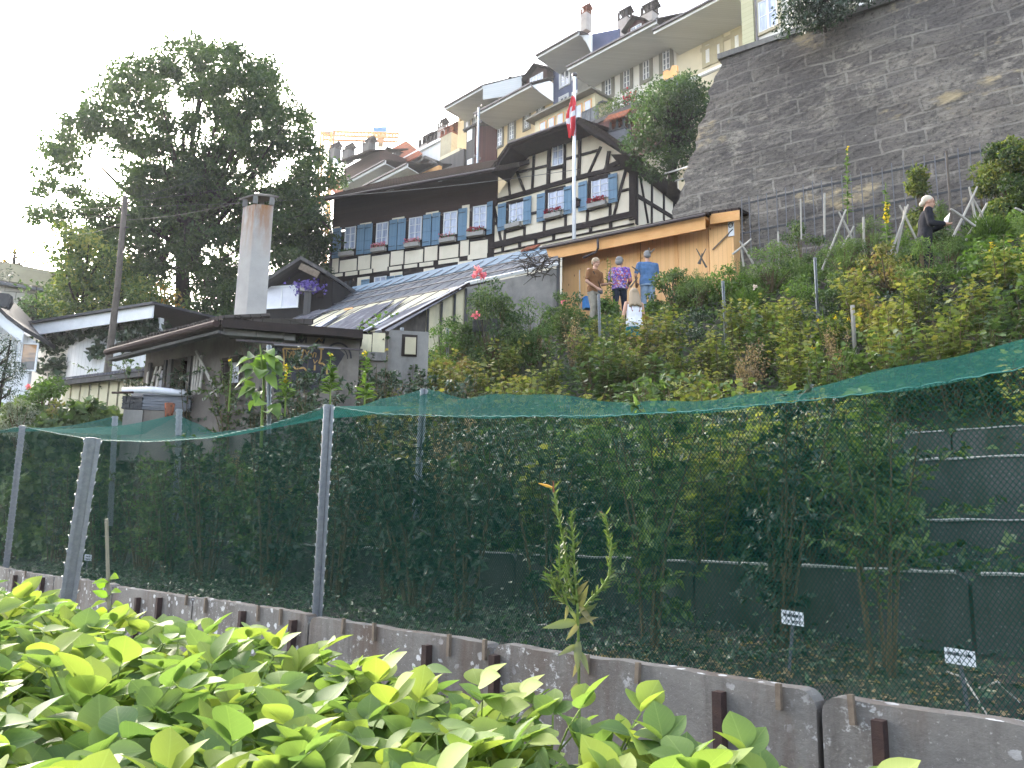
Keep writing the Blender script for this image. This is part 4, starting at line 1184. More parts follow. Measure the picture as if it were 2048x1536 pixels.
# H5 yellow house
h, ze, e, t_ = row_house('town_house', 'yellow house with a wide grey eave, two dormers and four windows in view', (1590, 1150), (2070, 960), (1432, 962), (1895, 702), z2, 'yellow_plaster', over=2.3)
for q in [(1600, 1668, 1035, 1215), (1702, 1768, 978, 1160), (1826, 1892, 918, 1070), (1938, 2005, 862, 985)]:
 sash(ROW, *q, z2, h, trimw=.2)
MB().prism([ROW.hit(*z2(*k), 2.2) for k in ((1898, 700), (2045, 662), (2070, 680), (2070, 830), (1985, 770))], ROW.n * .1).build('cheek', M['white_wood'], h)
dormer(h, ROW, 1635, 1850, 800, 648, z2, .4, 'brown_boards', 'tile_brown'); dormer(h, ROW, 1820, 2060, 690, 538, z2, .4, 'brown_boards', 'tile_brown')
# H6 second yellow house further left
h, ze, e, t_ = row_house('town_house', 'small yellow house at the left end of the hilltop row with a broad pale eave', (1295, 1020), (1590, 900), (1188, 903), (1500, 722), z2, 'yellow_plaster', over=2.2, z_lo=17)
for q in [(1345, 1395, 945, 1075), (1408, 1470, 905, 1050), (1490, 1535, 870, 960)]:
 sash(ROW, *q, z2, h, trimw=.22, rows=3)
MB().prism([ROW.P(e[1], ze - .9, 2.2), ROW.P(e[1], ze + .2, 2.2), ROW.P(e[1] + 2.6, ze + .5, .8), ROW.P(e[1] + 2.6, ze - .9, .8)], ROW.n * .1).build('gable_wall', M['soffit'], h)
# terrace roof and planted balcony in front of the white house
FBal = Plane(46.5, 36.0)
h = thing('balcony', FBal.P(FBal.tz(*z3(850, 850))[0], 20, -1), 'weathered wooden balcony crowded with potted plants below the white house', 'balcony')
a = FBal.tz(*z3(540, 1025)); b = FBal.tz(*z3(1130, 740))
zz = (a[1] + b[1]) / 2
MB().fbox(FBal, a[0], b[0], zz - .12, zz + .14, -.2, 0).build('railing', M['grey_boards'], h)
MB().fbox(FBal, a[0] + .2, b[0], zz - 3.4, zz - .12, -.25, -.1).build('boarding', M['red_boards'], h)
mb = MB(); mb.fbox(FBal, a[0] + .1, b[0], zz - .3, zz - .14, -3.2, -.2); mb.build('deck', M['grey_boards'], h)
def potted(F, px, py, zc, d, r, mt, label, cat='plant', group=None, n=500, L=.16):
 p = F.hit(*zc(px, py), d)
 o = thing('potted_plant', (p.x, p.y, zz + .14), label, cat, group)
 MB().tube([(p.x, p.y, zz + .0), (p.x, p.y, zz + .3)], [.14, .18], 8).build('pot', M['tile_red'], o)
 V, T, Q = foliage([((p.x, p.y, zz + .3 + r * .8), (r, r, r * .9))], n, L, L * .6, g=rng)
 npmesh('leaves', V, T, M[mt], o, rnd=Q)
 return o, p
for i, (x, y, r, mt, lab) in enumerate([(640, 930, .6, 'lf_mid', 'round dark plant at the left end of the planted balcony'), (690, 900, .5, 'lf_silver', 'greyish potted plant second from the left on the balcony'),
  (745, 880, .6, 'lf_light', 'bright green potted plant in the left half of the planted balcony'), (805, 850, .7, 'lf_mid', 'tall green potted plant beside the red blooms on the balcony'),
  (930, 790, .6, 'lf_mid', 'bushy potted plant right of the red blooms on the balcony')]):
 potted(FBal, x, y, z3, -.5, r, mt, lab)
o, p = potted(FBal, 868, 815, z3, -.4, .5, 'lf_mid', 'potted plant with bright red blooms in the middle of the balcony')
P = np.array(tuple(p)) * np.array([1, 1, 0]) + np.array([0, 0, zz + .75]) + rng.normal(size=(50, 3)) * .22
V, T, Q = leafset(P, rng.normal(size=(50, 3)), rng.normal(size=(50, 3)), .16, .16, rng.random(50)); npmesh('blossom', V, T, M['red_fl'], o, rnd=Q)
# red-brown bench or screen under the fourth window, zinc bay below
q = MB()
A_ = [FBal.hit(*z3(*k), .1) for k in ((1132, 655), (1130, 590), (1160, 572), (1190, 580), (1205, 535), (1245, 535), (1250, 625))]
q.prism(A_, FBal.n * .12)
tag(q.build('wooden_screen', M['pine_trim']), 'curved orange-brown wooden screen below the rightmost window of the white house', 'screen')
h = thing('bay_roof', FBal.hit(*z3(1200, 700)), 'flat blue-grey zinc bay jutting out below the wooden screen', 'bay')
MB().fbox(FBal, FBal.tz(*z3(1130, 680))[0], FBal.tz(*z3(1250, 640))[0] + .3, FBal.tz(*z3(1200, 660))[1] - .15, FBal.tz(*z3(1200, 660))[1], -1.5, .25).build('roof', M['zinc'], h)
MB().fbox(FBal, FBal.tz(*z3(1145, 680))[0], FBal.tz(*z3(1250, 640))[0] + .1, FBal.tz(*z3(1200, 800))[1], FBal.tz(*z3(1200, 665))[1] - .15, -1.4, .1).build('wall', M['blue_plaster'], h)
MB().tube([FBal.P(FBal.tz(*z3(1330, 668))[0], FBal.tz(*z3(1330, 668))[1], 0), FBal.P(FBal.tz(*z3(1580, 570))[0] + 1, FBal.tz(*z3(1580, 560))[1], 0)], .12, 8).build('awning_tube', M['white_paint'], h)
# long low roof with orange windows below the yellow house (verandah)
FV = Plane(46.5, 36.5)
a = FV.tz(*z3(40, 1005)); b = FV.tz(*z3(375, 850))
zz2 = (a[1] + b[1]) / 2
h = thing('verandah', FV.P((a[0] + b[0]) / 2, zz2 - 2.2, -1), 'low glazed verandah with orange window frames under a flat grey roof below the blue house', 'verandah')
MB().fbox(FV, a[0], b[0] + 2.2, zz2, zz2 + .14, -1.8, .5).build('roof', M['stone_trim'], h)
MB().fbox(FV, a[0] + .4, b[0] + 2.0, zz2 - 2.4, zz2, -1.8, -.1).build('wall', M['cream_sheet'], h)
for k in range(6):
 t = a[0] + .9 + k * .8
 f = MB().fbox(FV, t, t + .6, zz2 - 1.35, zz2 - .3, -.1, -.04).build('window', M['pine_trim'], h)
 MB().fbox(FV, t + .07, t + .53, zz2 - 1.28, zz2 - .37, -.04, -.03).build('pane', M['glass'], f)
h = thing('glass_bay', FV.hit(*z3(530, 980)), 'small round-topped glass greenhouse standing at the left end of the balcony', 'greenhouse')
t0, t1 = FV.tz(*z3(465, 980))[0], FV.tz(*z3(600, 980))[0]; zb2 = FV.tz(*z3(530, 1000))[1]
mb = MB()
for tt in (t0, (t0 + t1) / 2, t1):
 pts = [FV.P(tt, zb2, 0), FV.P(tt, zb2 + .9, 0), FV.P(tt, zb2 + 1.35, -.4), FV.P(tt, zb2 + 1.5, -1)]
 mb.tube(pts, .035, 5)
for d, zq in ((0, 0), (0, .9), (-.4, 1.35), (-1, 1.5)): mb.tube([FV.P(t0, zb2 + zq, d), FV.P(t1, zb2 + zq, d)], .03, 5)
mb.build('frame', M['grey_iron'], h)
MB().add([FV.P(t0, zb2, -.01), FV.P(t1, zb2, -.01), FV.P(t1, zb2 + .9, -.01), FV.P(t0, zb2 + .9, -.01), FV.P(t1, zb2 + 1.35, -.41), FV.P(t0, zb2 + 1.35, -.41), FV.P(t1, zb2 + 1.5, -1), FV.P(t0, zb2 + 1.5, -1)], [(0, 1, 2, 3), (3, 2, 4, 5), (5, 4, 6, 7)]).build('pane', M['gglass'], h)
# dark wooden oriel tower with the antenna mast
FO = Plane(46.5, 38.0)
a = FO.tz(*z2(1362, 1200)); b = FO.tz(*z2(1430, 1200)); zt_ = FO.tz(*z2(1400, 1055))[1]
o = thing('wooden_tower', FO.P(a[0] + .8, zt_ - 9, -.8), 'dark red-brown boarded privy tower beside the yellow house', 'tower')
MB().fbox(FO, a[0], b[0], zt_ - 8.5, zt_, -3.2, 0).build('wall', M['grey_boards'], o)
rt_ = FO.t
MB().hexa([FO.P(b[0] + .02, zt_ - 8.5, .01), FO.P(b[0] + 1.5, zt_ - 8.5, -.9), FO.P(b[0] + 1.5, zt_ - 8.5, -3), FO.P(b[0] + .02, zt_ - 8.5, -3), FO.P(b[0] + .02, zt_ + .01, .01), FO.P(b[0] + 1.5, zt_ - .1, -.9), FO.P(b[0] + 1.5, zt_, -3), FO.P(b[0] + .02, zt_, -3)]).build('side_wall', M['red_boards'], o)
MB().fbox(FO, a[0] - .25, b[0] + 1.7, zt_ + .02, zt_ + .16, -3.3, .2).build('roof', M['grey_boards'], o)
MB().fbox(FO, a[0] - .12, b[0] + .1, zt_ - 4.8, zt_ - 4.6, -3, .12).build('ledge', M['timber'], o)
for y in (1110, 1350):
 t, z = FO.tz(*z2(1392, y)); f = MB().fbox(FO, t - .28, t + .28, z - .45, z + .45, 0, .05).build('window', M['white_paint'], o); MB().fbox(FO, t - .12, t + .18, z - .2, z + .3, .05, .056).build('pane', M['curtain'], f)
mp = FO.hit(*z2(1452, 1390), 3.0); mt = FO.hit(*z2(1462, 885), 3.0)
o = thing('antenna_mast', mp, 'grey roof mast with insulators and wires rising before the wooden tower', 'mast')
MB().tube([mp, Vector((mp.x, mp.y, mt.z))], .085, 8).build('pole', M['galv'], o)
mb = MB()
for k, s in ((0, 1), (.5, -1), (1.2, 1), (3.6, -1), (4.0, 1), (4.5, -1), (5.2, 1)):
 p = Vector((mp.x, mp.y, mt.z - k)); mb.tube([p, p + FO.t * (.28 * s)], .03, 5); mb.ball(p + FO.t * (.3 * s) + Vector((0, 0, .06)), (.07, .07, .11))
mb.build('insulator', M['zinc'], o)
# grey boarded parapet with cream cap left of the tower
a = FO.tz(*z2(1150, 1340)); b = FO.tz(*z2(1350, 1250)); z1_ = FO.tz(*z2(1250, 1270))[1]
o = thing('roof_terrace', FO.P((a[0] + b[0]) / 2, z1_ - 3, -2), 'weathered grey boarded roof terrace with a white awning left of the wooden tower', 'terrace')
MB().fbox(FO, a[0], b[0], z1_ - 1.5, z1_, -4, .1).build('parapet', M['grey_boards'], o)
MB().fbox(FO, a[0] - .05, b[0] - .6, z1_ + .003, z1_ + .3, -4, .05).build('cap', M['cream_sheet'], o)
MB().hexa([FO.P(a[0] + .1, z1_ - 2.3, 1.3), FO.P(b[0] + .1, z1_ - 2.3, 1.3), FO.P(b[0] + .1, z1_ - 1.55, .1), FO.P(a[0] + .1, z1_ - 1.55, .1), FO.P(a[0] + .1, z1_ - 2.2, 1.3), FO.P(b[0] + .1, z1_ - 2.2, 1.3), FO.P(b[0] + .1, z1_ - 1.45, .1), FO.P(a[0] + .1, z1_ - 1.45, .1)]).build('awning', M['white_sheet'], o)
MB().fbox(FO, a[0] + .2, b[0], z1_ - 7, z1_ - 1.5, -4, -.1).build('wall', M['timber'], o)
# ---- the lower, more distant houses on the left -------------------
FR = Plane(46.5, 42.0)
a = FR.tz(*z2(690, 1345)); b = FR.tz(*z2(1165, 1215))
zt_ = (a[1] + b[1]) / 2
o = thing('town_house', FR.P((a[0] + b[0]) / 2, zt_ - 7, -3), 'pale grey house with a flat parapet roof right of the red tiled roofs', 'house')
MB().fbox(FR, a[0], b[0], zt_ - 7, zt_, -4, 0).build('wall', M['white_wood'], o)
MB().fbox(FR, a[0] - .2, b[0], zt_ + .003, zt_ + .25, -4, .2).build('cornice', M['white_paint'], o)
for x, y, w, hh in [(1040, 1240, 1.3, 1.7), (1110, 1230, .9, 1.9)]:
 chimney(o, FR.hit(*z2(x, y), -1) - Vector((0, 0, 1.2)), w, 1, hh, m='chim', gab=.6)
chimney(o, FR.hit(*z2(1165, 1190), -1) - Vector((0, 0, 1)), .7, .7, 2.6, m='chim', gab=.5)
chimney(o, FR.hit(*z2(1228, 1250), -.2) - Vector((0, 0, 1)), 1.5, 1.0, 2.5, m='beige_trim', top='tile_red', gab=.5)
# red roof with dormers
l = FR.hit(*z2(240, 1340), -1); pk = FR.hit(*z2(870, 1162), -5.5); r_ = FR.hit(*z2(980, 1262), -1); q = FR.hit(*z2(640, 1460), 2.0); q2 = FR.hit(*z2(300, 1500), 2)
o = thing('town_house', (FR.P(FR.tz(*z2(600, 1400))[0], 14, -3)), 'house with a red tiled roof and two gabled dormers beyond the timbered house', 'house')
e0 = FR.tz(*z2(330, 1490), 1.5); e1 = FR.tz(*z2(1000, 1290), 1.5)
zE = FR.tz(*z2(700, 1330), 1.5)[1] - 1.2
base0 = FR.P(e0[0], zE, 1.5); base1 = FR.P(e1[0], zE, 1.5)
rdg = FR.tz(*z2(870, 1162), -5)
rl = FR.tz(*z2(230, 1330), -5)
zr_ = rdg[1]
R0 = FR.P(rl[0], zr_, -5); R1 = FR.P(rdg[0], zr_, -5)
up = Vector((0, 0, .15))
MB().hexa([base0, base1, R1, R0, base0 + up, base1 + up, R1 + up, R0 + up]).build('roof', M['tile_red'], o)
MB().fbox(FR, e0[0] + .3, e1[0] - .5, 12, zE + .3, -8, .6).build('wall', M['brown_boards'], o)
MB().prism([base1 + FR.n * .2, R1, R1 - Vector((0, 0, 6)), base1 - Vector((0, 0, 3)) + FR.n * .2], -FR.t * .2).build('gable_wall', M['white_plaster'], o)
dormer(o, FR, 575, 700, 1345, 1262, z2, -.5, 'grey_boards', 'tile_brown'); dormer(o, FR, 665, 800, 1310, 1218, z2, -.8, 'grey_boards', 'tile_brown')
for x, y in ((285, 1250), (395, 1262), (565, 1210)):
 chimney(o, FR.hit(*z2(x, y), -5) - Vector((0, 0, 1.0)), 1.3, .9, 1.3, m='grey_boards', top='tile_grey', gab=.3)
# brown gable with bargeboard and the two pale eaves in front of it
o = thing('town_house', FR.hit(*z2(450, 1450), 4) - Vector((0, 0, 6)), 'dark boarded house with a scalloped white bargeboard below the red roof', 'house')
F4 = Plane(46.5, 38.0)
a = F4.tz(*z2(350, 1340)); b = F4.tz(*z2(620, 1390))
P = F4.P
MB().fbox(F4, a[0] + .3, b[0] + .5, a[1] - 5.5, a[1] - .6, -4, 0).build('wall', M['brown_boards'], o)
MB().prism([P(a[0] - .2, a[1] - .5, 1.2), P(b[0] + .6, a[1] - 1.3, 1.2), P(b[0] + .6, a[1] + .3, -3), P(a[0] + .2, a[1] + 2.2, -3)], (0, 0, .15)).build('roof', M['tile_brown'], o)
mb = MB()
for k in range(7):
 mb.ball(P(a[0] - .3 + k * .22, a[1] - .8 + .5 * math.sin(k / 6 * 3.1), 1.25), (.2, .12, .28))
mb.build('bargeboard', M['white_paint'], o)
def pale_eave(x0, y0, x1, y1, F, over, label, wall='white_plaster', zc=z2, wd=2.4):
 a = F.tz(*zc(x0, y0), over); b = F.tz(*zc(x1, y1), over)
 o = thing('town_house', F.P((a[0] + b[0]) / 2, min(a[1], b[1]) - 5, -2), label, 'house')
 ze = (a[1] + b[1]) / 2; P = F.P
 MB().hexa([P(a[0], ze - .02, over), P(b[0], ze - .02, over), P(b[0] + .2, ze - .35, -.02), P(a[0], ze - .35, -.02), P(a[0], ze + .05, over), P(b[0], ze + .05, over), P(b[0] + .2, ze - .3, -.02), P(a[0], ze - .3, -.02)]).build('soffit', M['soffit'], o)
 MB().fbox(F, a[0], b[0], ze + .052, ze + .3, over - .05, over + .02).build('fascia', M['white_paint'], o)
 MB().hexa([P(a[0], ze + .3, over), P(b[0], ze + .3, over), P(b[0], ze + 1.6, -3), P(a[0], ze + 1.6, -3), P(a[0], ze + .4, over), P(b[0], ze + .4, over), P(b[0], ze + 1.7, -3), P(a[0], ze + 1.7, -3)]).build('roof', M['tile_brown'], o)
 MB().fbox(F, a[0] + .4, b[0], ze - 5, ze - .2, -3, 0).build('wall', M[wall], o)
 MB().tube([P(a[0], ze + .25, over + .1), P(b[0], ze + .25, over + .1)], .09, 6).build('gutter', M['zinc'], o)
pale_eave(330, 1536, 700, 1345, Plane(46.5, 36.5), 2.2, 'pale boarded eave with grey gutter behind the left end of the timbered roof')
pale_eave(520, 1536, 880, 1390, Plane(46.5, 34.5), 1.2, 'low house with a thin white eave just behind the timbered roof', 'brown_boards')
# tilted skylight frames
o = thing('roof_hatch', FR.hit(*z2(1050, 1380), 6), 'open wooden roof hatch propped up beside the weathered terrace', 'roof hatch')
F5 = Plane(46.5, 36.0)
mb = MB()
for pts in (((985, 1345), (1040, 1290), (1140, 1330)), ((1030, 1410), (1085, 1330), (1145, 1360)), ((920, 1465), (1145, 1350))):
 for i in range(len(pts) - 1): mb.beam(F5.hit(*z2(*pts[i])), F5.hit(*z2(*pts[i + 1])), .18, .5, F5.n)
mb.build('frame', M['grey_boards'], o)
mb = MB().beam(F5.hit(*z2(975, 1455), .3), F5.hit(*z2(1150, 1375), .3), .35, .3, F5.n); mb.build('board', M['pine_trim'], o)
# ================================================================ TOWER CRANE, far off
FCr = Plane(-12.0, 150.0)
def crane():
 o = thing('tower_crane', FCr.P(FCr.tz(760, 330)[0], 30, 0), 'distant orange tower crane jib with a blue cab box against the white sky', 'crane')
 def at_(x, y, d=0): return FCr.hit(*z2(x, y), d)
 a = at_(200, 1075); b = at_(810, 1095)
 mb = MB(); n = 22
 dn = Vector((0, 0, -2.6))
 L = (b - a)
 for s in (-.9, .9):
  off = FCr.n * s
  mb.tube([a + off + dn * .5, b + off + dn * .5], .28, 4)
 mb.tube([a, b], .3, 4)
 for k in range(n):
  p = a + L * (k / n); q = a + L * ((k + 1) / n)
  mb.tube([p, p.lerp(q, .5) + dn * .5 + FCr.n * .9, q], .16, 4); mb.tube([p, p.lerp(q, .5) + dn * .5 - FCr.n * .9, q], .16, 4)
 mb.build('jib', M['orange'], o)
 MB().hexa([at_(600, 1080), at_(712, 1083), at_(712, 1083) + FCr.n * 2, at_(600, 1080) + FCr.n * 2, at_(600, 1042), at_(712, 1036), at_(712, 1036) + FCr.n * 2, at_(600, 1042) + FCr.n * 2]).build('sign_box', M['blue_sign'], o)
 MB().hexa([at_(640, 1168), at_(685, 1170), at_(685, 1170) + FCr.n * 2, at_(640, 1168) + FCr.n * 2, at_(632, 1098), at_(692, 1100), at_(692, 1100) + FCr.n * 2, at_(632, 1098) + FCr.n * 2]).build('counterweight', M['orange'], o)
 mb = MB()
 p0 = at_(225, 1100); p1 = Vector((p0.x, p0.y, 22))
 for sx in (-1, 1):
  for sy in (-1, 1): mb.tube([p0 + Vector((sx, sy, 0)), p1 + Vector((sx, sy, 0))], .22, 4)
 for k in range(24):
  z = p0.z + (p1.z - p0.z) * k / 24; zn = p0.z + (p1.z - p0.z) * (k + 1) / 24
  mb.tube([Vector((p0.x - 1, p0.y - 1, z)), Vector((p0.x + 1, p0.y - 1, zn))], .14, 4); mb.tube([Vector((p0.x + 1, p0.y + 1, z)), Vector((p0.x + 1, p0.y - 1, zn))], .14, 4)
 mb.build('mast', M['orange'], o)
 MB().box(at_(225, 1100), 2.2, 2.2, 2.4).build('cab', M['white_paint'], o)
crane()
# ================================================================ THE HUT WITH THE TALL CHIMNEY
def zh(x, y): return 400 + x / 3.657, 380 + y / 3.657
def zl(x, y): return x / 3.571, 450 + y / 3.571
class VPlane:
 """vertical plane through point Q with horizontal direction t (pointing right in the picture); n points away from the camera"""
 def __init__(s, Q, az):
  s.t = Vector((math.sin(R(az)), math.cos(R(az)), 0))
  if s.t.x < 0: s.t = -s.t
  s.n = Vector((-s.t.y, s.t.x, 0))
  if s.n.dot(Vector((Q.x, Q.y, 0))) < 0: s.n = -s.n
  s.O = Vector((Q.x, Q.y, 0))
 def hit(s, px, py, d=0.0):
  r = ray(px, py)
  k = (s.O - s.n * d - CAM).dot(s.n) / r.dot(s.n)
  return CAM + r * k
 def tz(s, px, py, d=0.0):
  p = s.hit(px, py, d)
  return (p - s.O).dot(s.t), p.z
 def P(s, t, z, d=0.0):
  return s.O + s.t * t + Vector((0, 0, z)) - s.n * d
Q0 = at(523, 700, 13.6)
HR = VPlane(Q0, 78.0)       # face with the graffiti
HL = VPlane(Q0, -56.0)      # face with the openings
zB = 1.6 - .4
def hut():
 h = thing('garden_hut', (Q0.x, Q0.y, zB), 'grey rendered garden hut with graffiti, dark openings and a tall concrete chimney', 'hut')
 zr = HR.tz(*zh(700, 1040))[1]
 tr = HR.tz(*zh(1165, 1200))[0]
 tl = HL.tz(*zl(1035, 1000))[0]
 zl_ = HL.tz(*zl(1300, 830))[1]
 ztop = max(zr, zl_) + .05
 MB().fbox(HR, 0, tr, zB, zr, -.2, 0).build('wall', M['dark_concrete'], h)
 # left face, built round its two openings
 def tx(x, y=1100): return HL.tz(*zl(x, y))[0]
 o1a, o1b, o2a, o2b = tx(1062), tx(1188), tx(1228), tx(1342)
 zo0 = HL.tz(*zl(1120, 1172))[1]; zo1 = HL.tz(*zl(1120, 1010))[1]; zd1 = HL.tz(*zl(1290, 950))[1]
 wa, wb = tx(1560), tx(1607 + 60)
 mb = MB()
 mb.fbox(HL, tl, o1a, zB, zl_, -.2, 0).fbox(HL, o1a, o1b, zB, zo0, -.2, 0).fbox(HL, o1a, o1b, zo1, zl_, -.2, 0).fbox(HL, o1b, o2a, zB, zl_, -.2, 0)
 mb.fbox(HL, o2a, o2b, zd1, zl_, -.2, 0)
 w0 = HL.tz(*zh(165, 1300)); w1 = HL.tz(*zh(315, 1300))
 zw1 = HL.tz(*zh(240, 1222))[1]; zw0 = HL.tz(*zh(240, 1440))[1]
 mb.fbox(HL, o2b, w0[0], zB, zl_, -.2, 0).fbox(HL, w0[0], w1[0], zB, zw0, -.2, 0).fbox(HL, w0[0], w1[0], zw1, zl_, -.2, 0).fbox(HL, w1[0], -.0, zB, zl_, -.2, 0)
 mb.build('wall', M['dark_concrete'], h)
 # floor-to-roof back walls so that the inside is dark, with a bright light-coloured board behind the openings
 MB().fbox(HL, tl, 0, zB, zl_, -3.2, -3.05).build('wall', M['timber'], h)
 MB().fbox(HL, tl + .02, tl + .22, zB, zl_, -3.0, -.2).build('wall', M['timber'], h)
 MB().fbox(HL, o1a - .1, o1b + .1, zo0 - .05, zo1 - .05, -.19, -.14).build('white_pane', M['white_sheet'], h)  # white colour stands in for daylight seen through the opening
 MB().fbox(HL, w0[0] - .02, w1[0] + .02, zw0 - .02, zw1 + .02, -.17, -.12).build('white_pane', M['white_sheet'], h)
 f = MB()
 for a in (w0[0], w1[0] - .06): f.fbox(HL, a, a + .06, zw0, zw1, -.11, .03)
 for z in (zw0, zw1 - .06): f.fbox(HL, w0[0] + .06, w1[0] - .06, z, z + .06, -.11, .028)
 f.build('window_frame', M['timber'], h)
 for a, b in ((o1a, o1a + .07), (o1b - .07, o1b), (o2a - .09, o2a), (o2b, o2b + .09)): MB().fbox(HL, a, b, zo0 - .3, zd1, -.02, .04).build('door_post', M['grey_boards'], h)
 MB().fbox(HL, o2a, o2b, zB, zo0 + .25, -1.2, -1.1).build('door', M['red_boards'], h)
 # leaning laths beside the openings
 for x0, y0, x1, y1 in ((1385, 1210, 1415, 920), (1400, 1200, 1440, 930), (1370, 1190, 1395, 935), (1420, 1210, 1450, 1000), (1400, 900, 1560, 1230), (1045, 1170, 1058, 1050), (1075, 1170, 1120, 1010), (1110, 1170, 1150, 1010), (1450, 1250, 1610, 1130), (1120, 1165, 1135, 1040)):
  MB().beam(HL.hit(*zl(x0, y0), .12), HL.hit(*zl(x1, y1), .05), .045, .025, HL.n).build('lath', M['palewood'], h)
 # roof: gutter edge on the left face, dark fascia on the right face
 c = HR.hit(*zh(165, 980), .35)
 e = HR.hit(*zh(1192, 1062), .35)
 zf = (c.z + e.z) / 2
 g0 = HL.hit(*zl(805, 910), .5)
 d_ = Vector((g0.x - c.x, g0.y - c.y, 0)).normalized()
 up = Vector((0, 0, .1))
 pts = [Vector((c.x, c.y, c.z)), Vector((e.x, e.y, e.z)), Vector((e.x, e.y, e.z)) + HR.n * 1.3 + Vector((0, 0, -.05)), Vector((c.x, c.y, c.z)) + HL.n * 1.9 + Vector((0, 0, .42)), g0 + HL.n * 1.9 + Vector((0, 0, .42)), g0]
 # two roof planes: the tiled one rising from the left gutter, the flat dark one on the right
 A = [pts[0], pts[3], pts[4], pts[5]]
 MB().prism(A, up).build('roof', M['tile_grey'], h)
 MB().prism([pts[0], pts[1], pts[2], pts[0] + HR.n * 1.3 + Vector((0, 0, -.05))], up * .9).build('roof', M['timber'], h)
 MB().beam(c, e, .10, .12, Vector((0, 0, 1))).build('fascia', M['timber'], h)
 MB().tube([c - HL.n * .12 - Vector((0, 0, .02)), g0 - HL.n * .12 - Vector((0, 0, .02))], .06, 8).build('gutter', M['rust'], h)
 MB().beam(c - Vector((0, 0, .14)), g0 - Vector((0, 0, .14)), .05, .14, HL.n).build('fascia', M['grey_boards'], h)
 # rolled tile ends along the gutter
 mb = MB(); n = 34
 for k in range(n + 1):
  p = c.lerp(g0, k / n) + Vector((0, 0, .09))
  mb.tube([p - HL.n * .05, p + HL.n * .9 + Vector((0, 0, .26))], .045, 6)
 mb.build('roof_tiles', M['tile_grey'], h)
 # concrete lintel under the right eave
 mb = MB()
 for a, b, z0_, z1_ in ((170, 410, 1050, 998), (415, 615, 1066, 1010), (620, 700, 1085, 1030)):
  x0 = HR.tz(*zh(a, 1050), .22)[0]; x1 = HR.tz(*zh(b, 1050), .22)[0]
  zz = HR.tz(*zh((a + b) / 2, (z0_ + z1_) / 2 + 0), .22)[1]
  mb.fbox(HR, x0, x1, zz - .10, zz + .12, .02, .24)
 mb.build('lintel', M['concrete'], h)
 MB().beam(HR.hit(*zh(265, 1097), .3), HR.hit(*zh(1190, 1170), .3), .03, .03, HR.n).build('pipe', M['darkzinc'], h)
 MB().beam(HR.hit(*zh(540, 1130), .35), HR.hit(*zh(1030, 1160), .35), .022, .022, HR.n).build('pipe', M['zinc'], h)
 # chimney
 b0 = HR.hit(*zh(332, 975), -.35)
 t0 = HR.hit(*zh(405, 100), -.35)
 dr = HR.t; dl = HL.t
 wR = .33; wL = .33
 zb, zt = b0.z - .6, t0.z
 prof = lambda p, k: [p, p + dr * wR * k, p + dr * wR * k - dl * wL * k, p - dl * wL * k]
 lo = prof(Vector((b0.x, b0.y, zb)), 1.0)
 tc = Vector((t0.x, t0.y, zt))
 hi = prof(tc, 1.0)
 for i in range(4): hi[i] = lo[i].lerp(sum(lo, Vector()) / 4, .04); hi[i] = Vector((hi[i].x, hi[i].y, zt))
 m, t, bb = newmat('stained_chimney_render')
 v = uvmap(t)
 cc = mixc(t, ramp(t, noise(t, 1.6, v, 7, .65), [(.3, 0.0), (.7, 1.0)]), (.40, .375, .345), (.29, .275, .26))
 sp = N(t, 'SeparateXYZ'); tcn = N(t, 'TexCoord'); t.links.new(tcn.outputs['Object'], sp.inputs[0])
 mr = N(t, 'MapRange'); t.links.new(sp.outputs[2], mr.inputs[0]); mr.inputs[1].default_value = zt - zB - 1.0; mr.inputs[2].default_value = zt - zB
 ml = N(t, 'Math', operation='MULTIPLY'); t.links.new(mr.outputs[0], ml.inputs[0])
 t.links.new(ramp(t, noise(t, 1.0, uvmap(t, 6, .9), 6, .7), [(.42, 0.0), (.62, 1.0)]), ml.inputs[1])
 cc = mixc(t, ml.outputs[0], cc, (.26, .125, .055))
 t.links.new(cc, bb.inputs['Base Color']); bb.inputs['Roughness'].default_value = .9
 bump(t, bb, noise(t, 18, v, 7, .7), .35, .01)
 q = [lo[0], lo[1], lo[2], lo[3]] + hi
 co = MB().hexa(q).build('chimney', m, h)
 ctr = sum(hi, Vector()) / 4
 for p in hi:
  pp = p.lerp(ctr, .12)
  MB().box(pp, .08, .08, .14, R(12)).build('cap_leg', M['concrete'], co)
 s1 = [ctr + (p - ctr) * 1.3 for p in hi]
 apex = ctr + Vector((0, 0, .25))
 s = MB(); lift = Vector((0, 0, .14)); th = Vector((0, 0, .035))
 v_ = [p + lift for p in s1] + [p + lift + th for p in s1] + [apex]
 s.add(v_, [(3, 2, 1, 0), (0, 1, 5, 4), (1, 2, 6, 5), (2, 3, 7, 6), (3, 0, 4, 7), (4, 5, 8), (5, 6, 8), (6, 7, 8), (7, 4, 8)])
 s.build('cap_slab', M['dark_concrete'], co)
 # graffiti, sprayed on a black ground
 MB().prism([HR.P(*HR.tz(*zh(*k)), .004) for k in ((522, 1140), (860, 1165), (1000, 1150), (1060, 1200), (1000, 1300), (930, 1400), (900, 1480), (540, 1480), (530, 1300))][::-1], HR.n * .004).build('painted_ground', M['black_paint'], h)
 gr = MB()
 def stroke(pts, wd=9):
  for i in range(len(pts) - 1):
   gr.beam(HR.P(*HR.tz(*zh(*pts[i])), .012), HR.P(*HR.tz(*zh(*pts[i + 1])), .012), wd / 3.657 / FPX * 14, .006, HR.n)
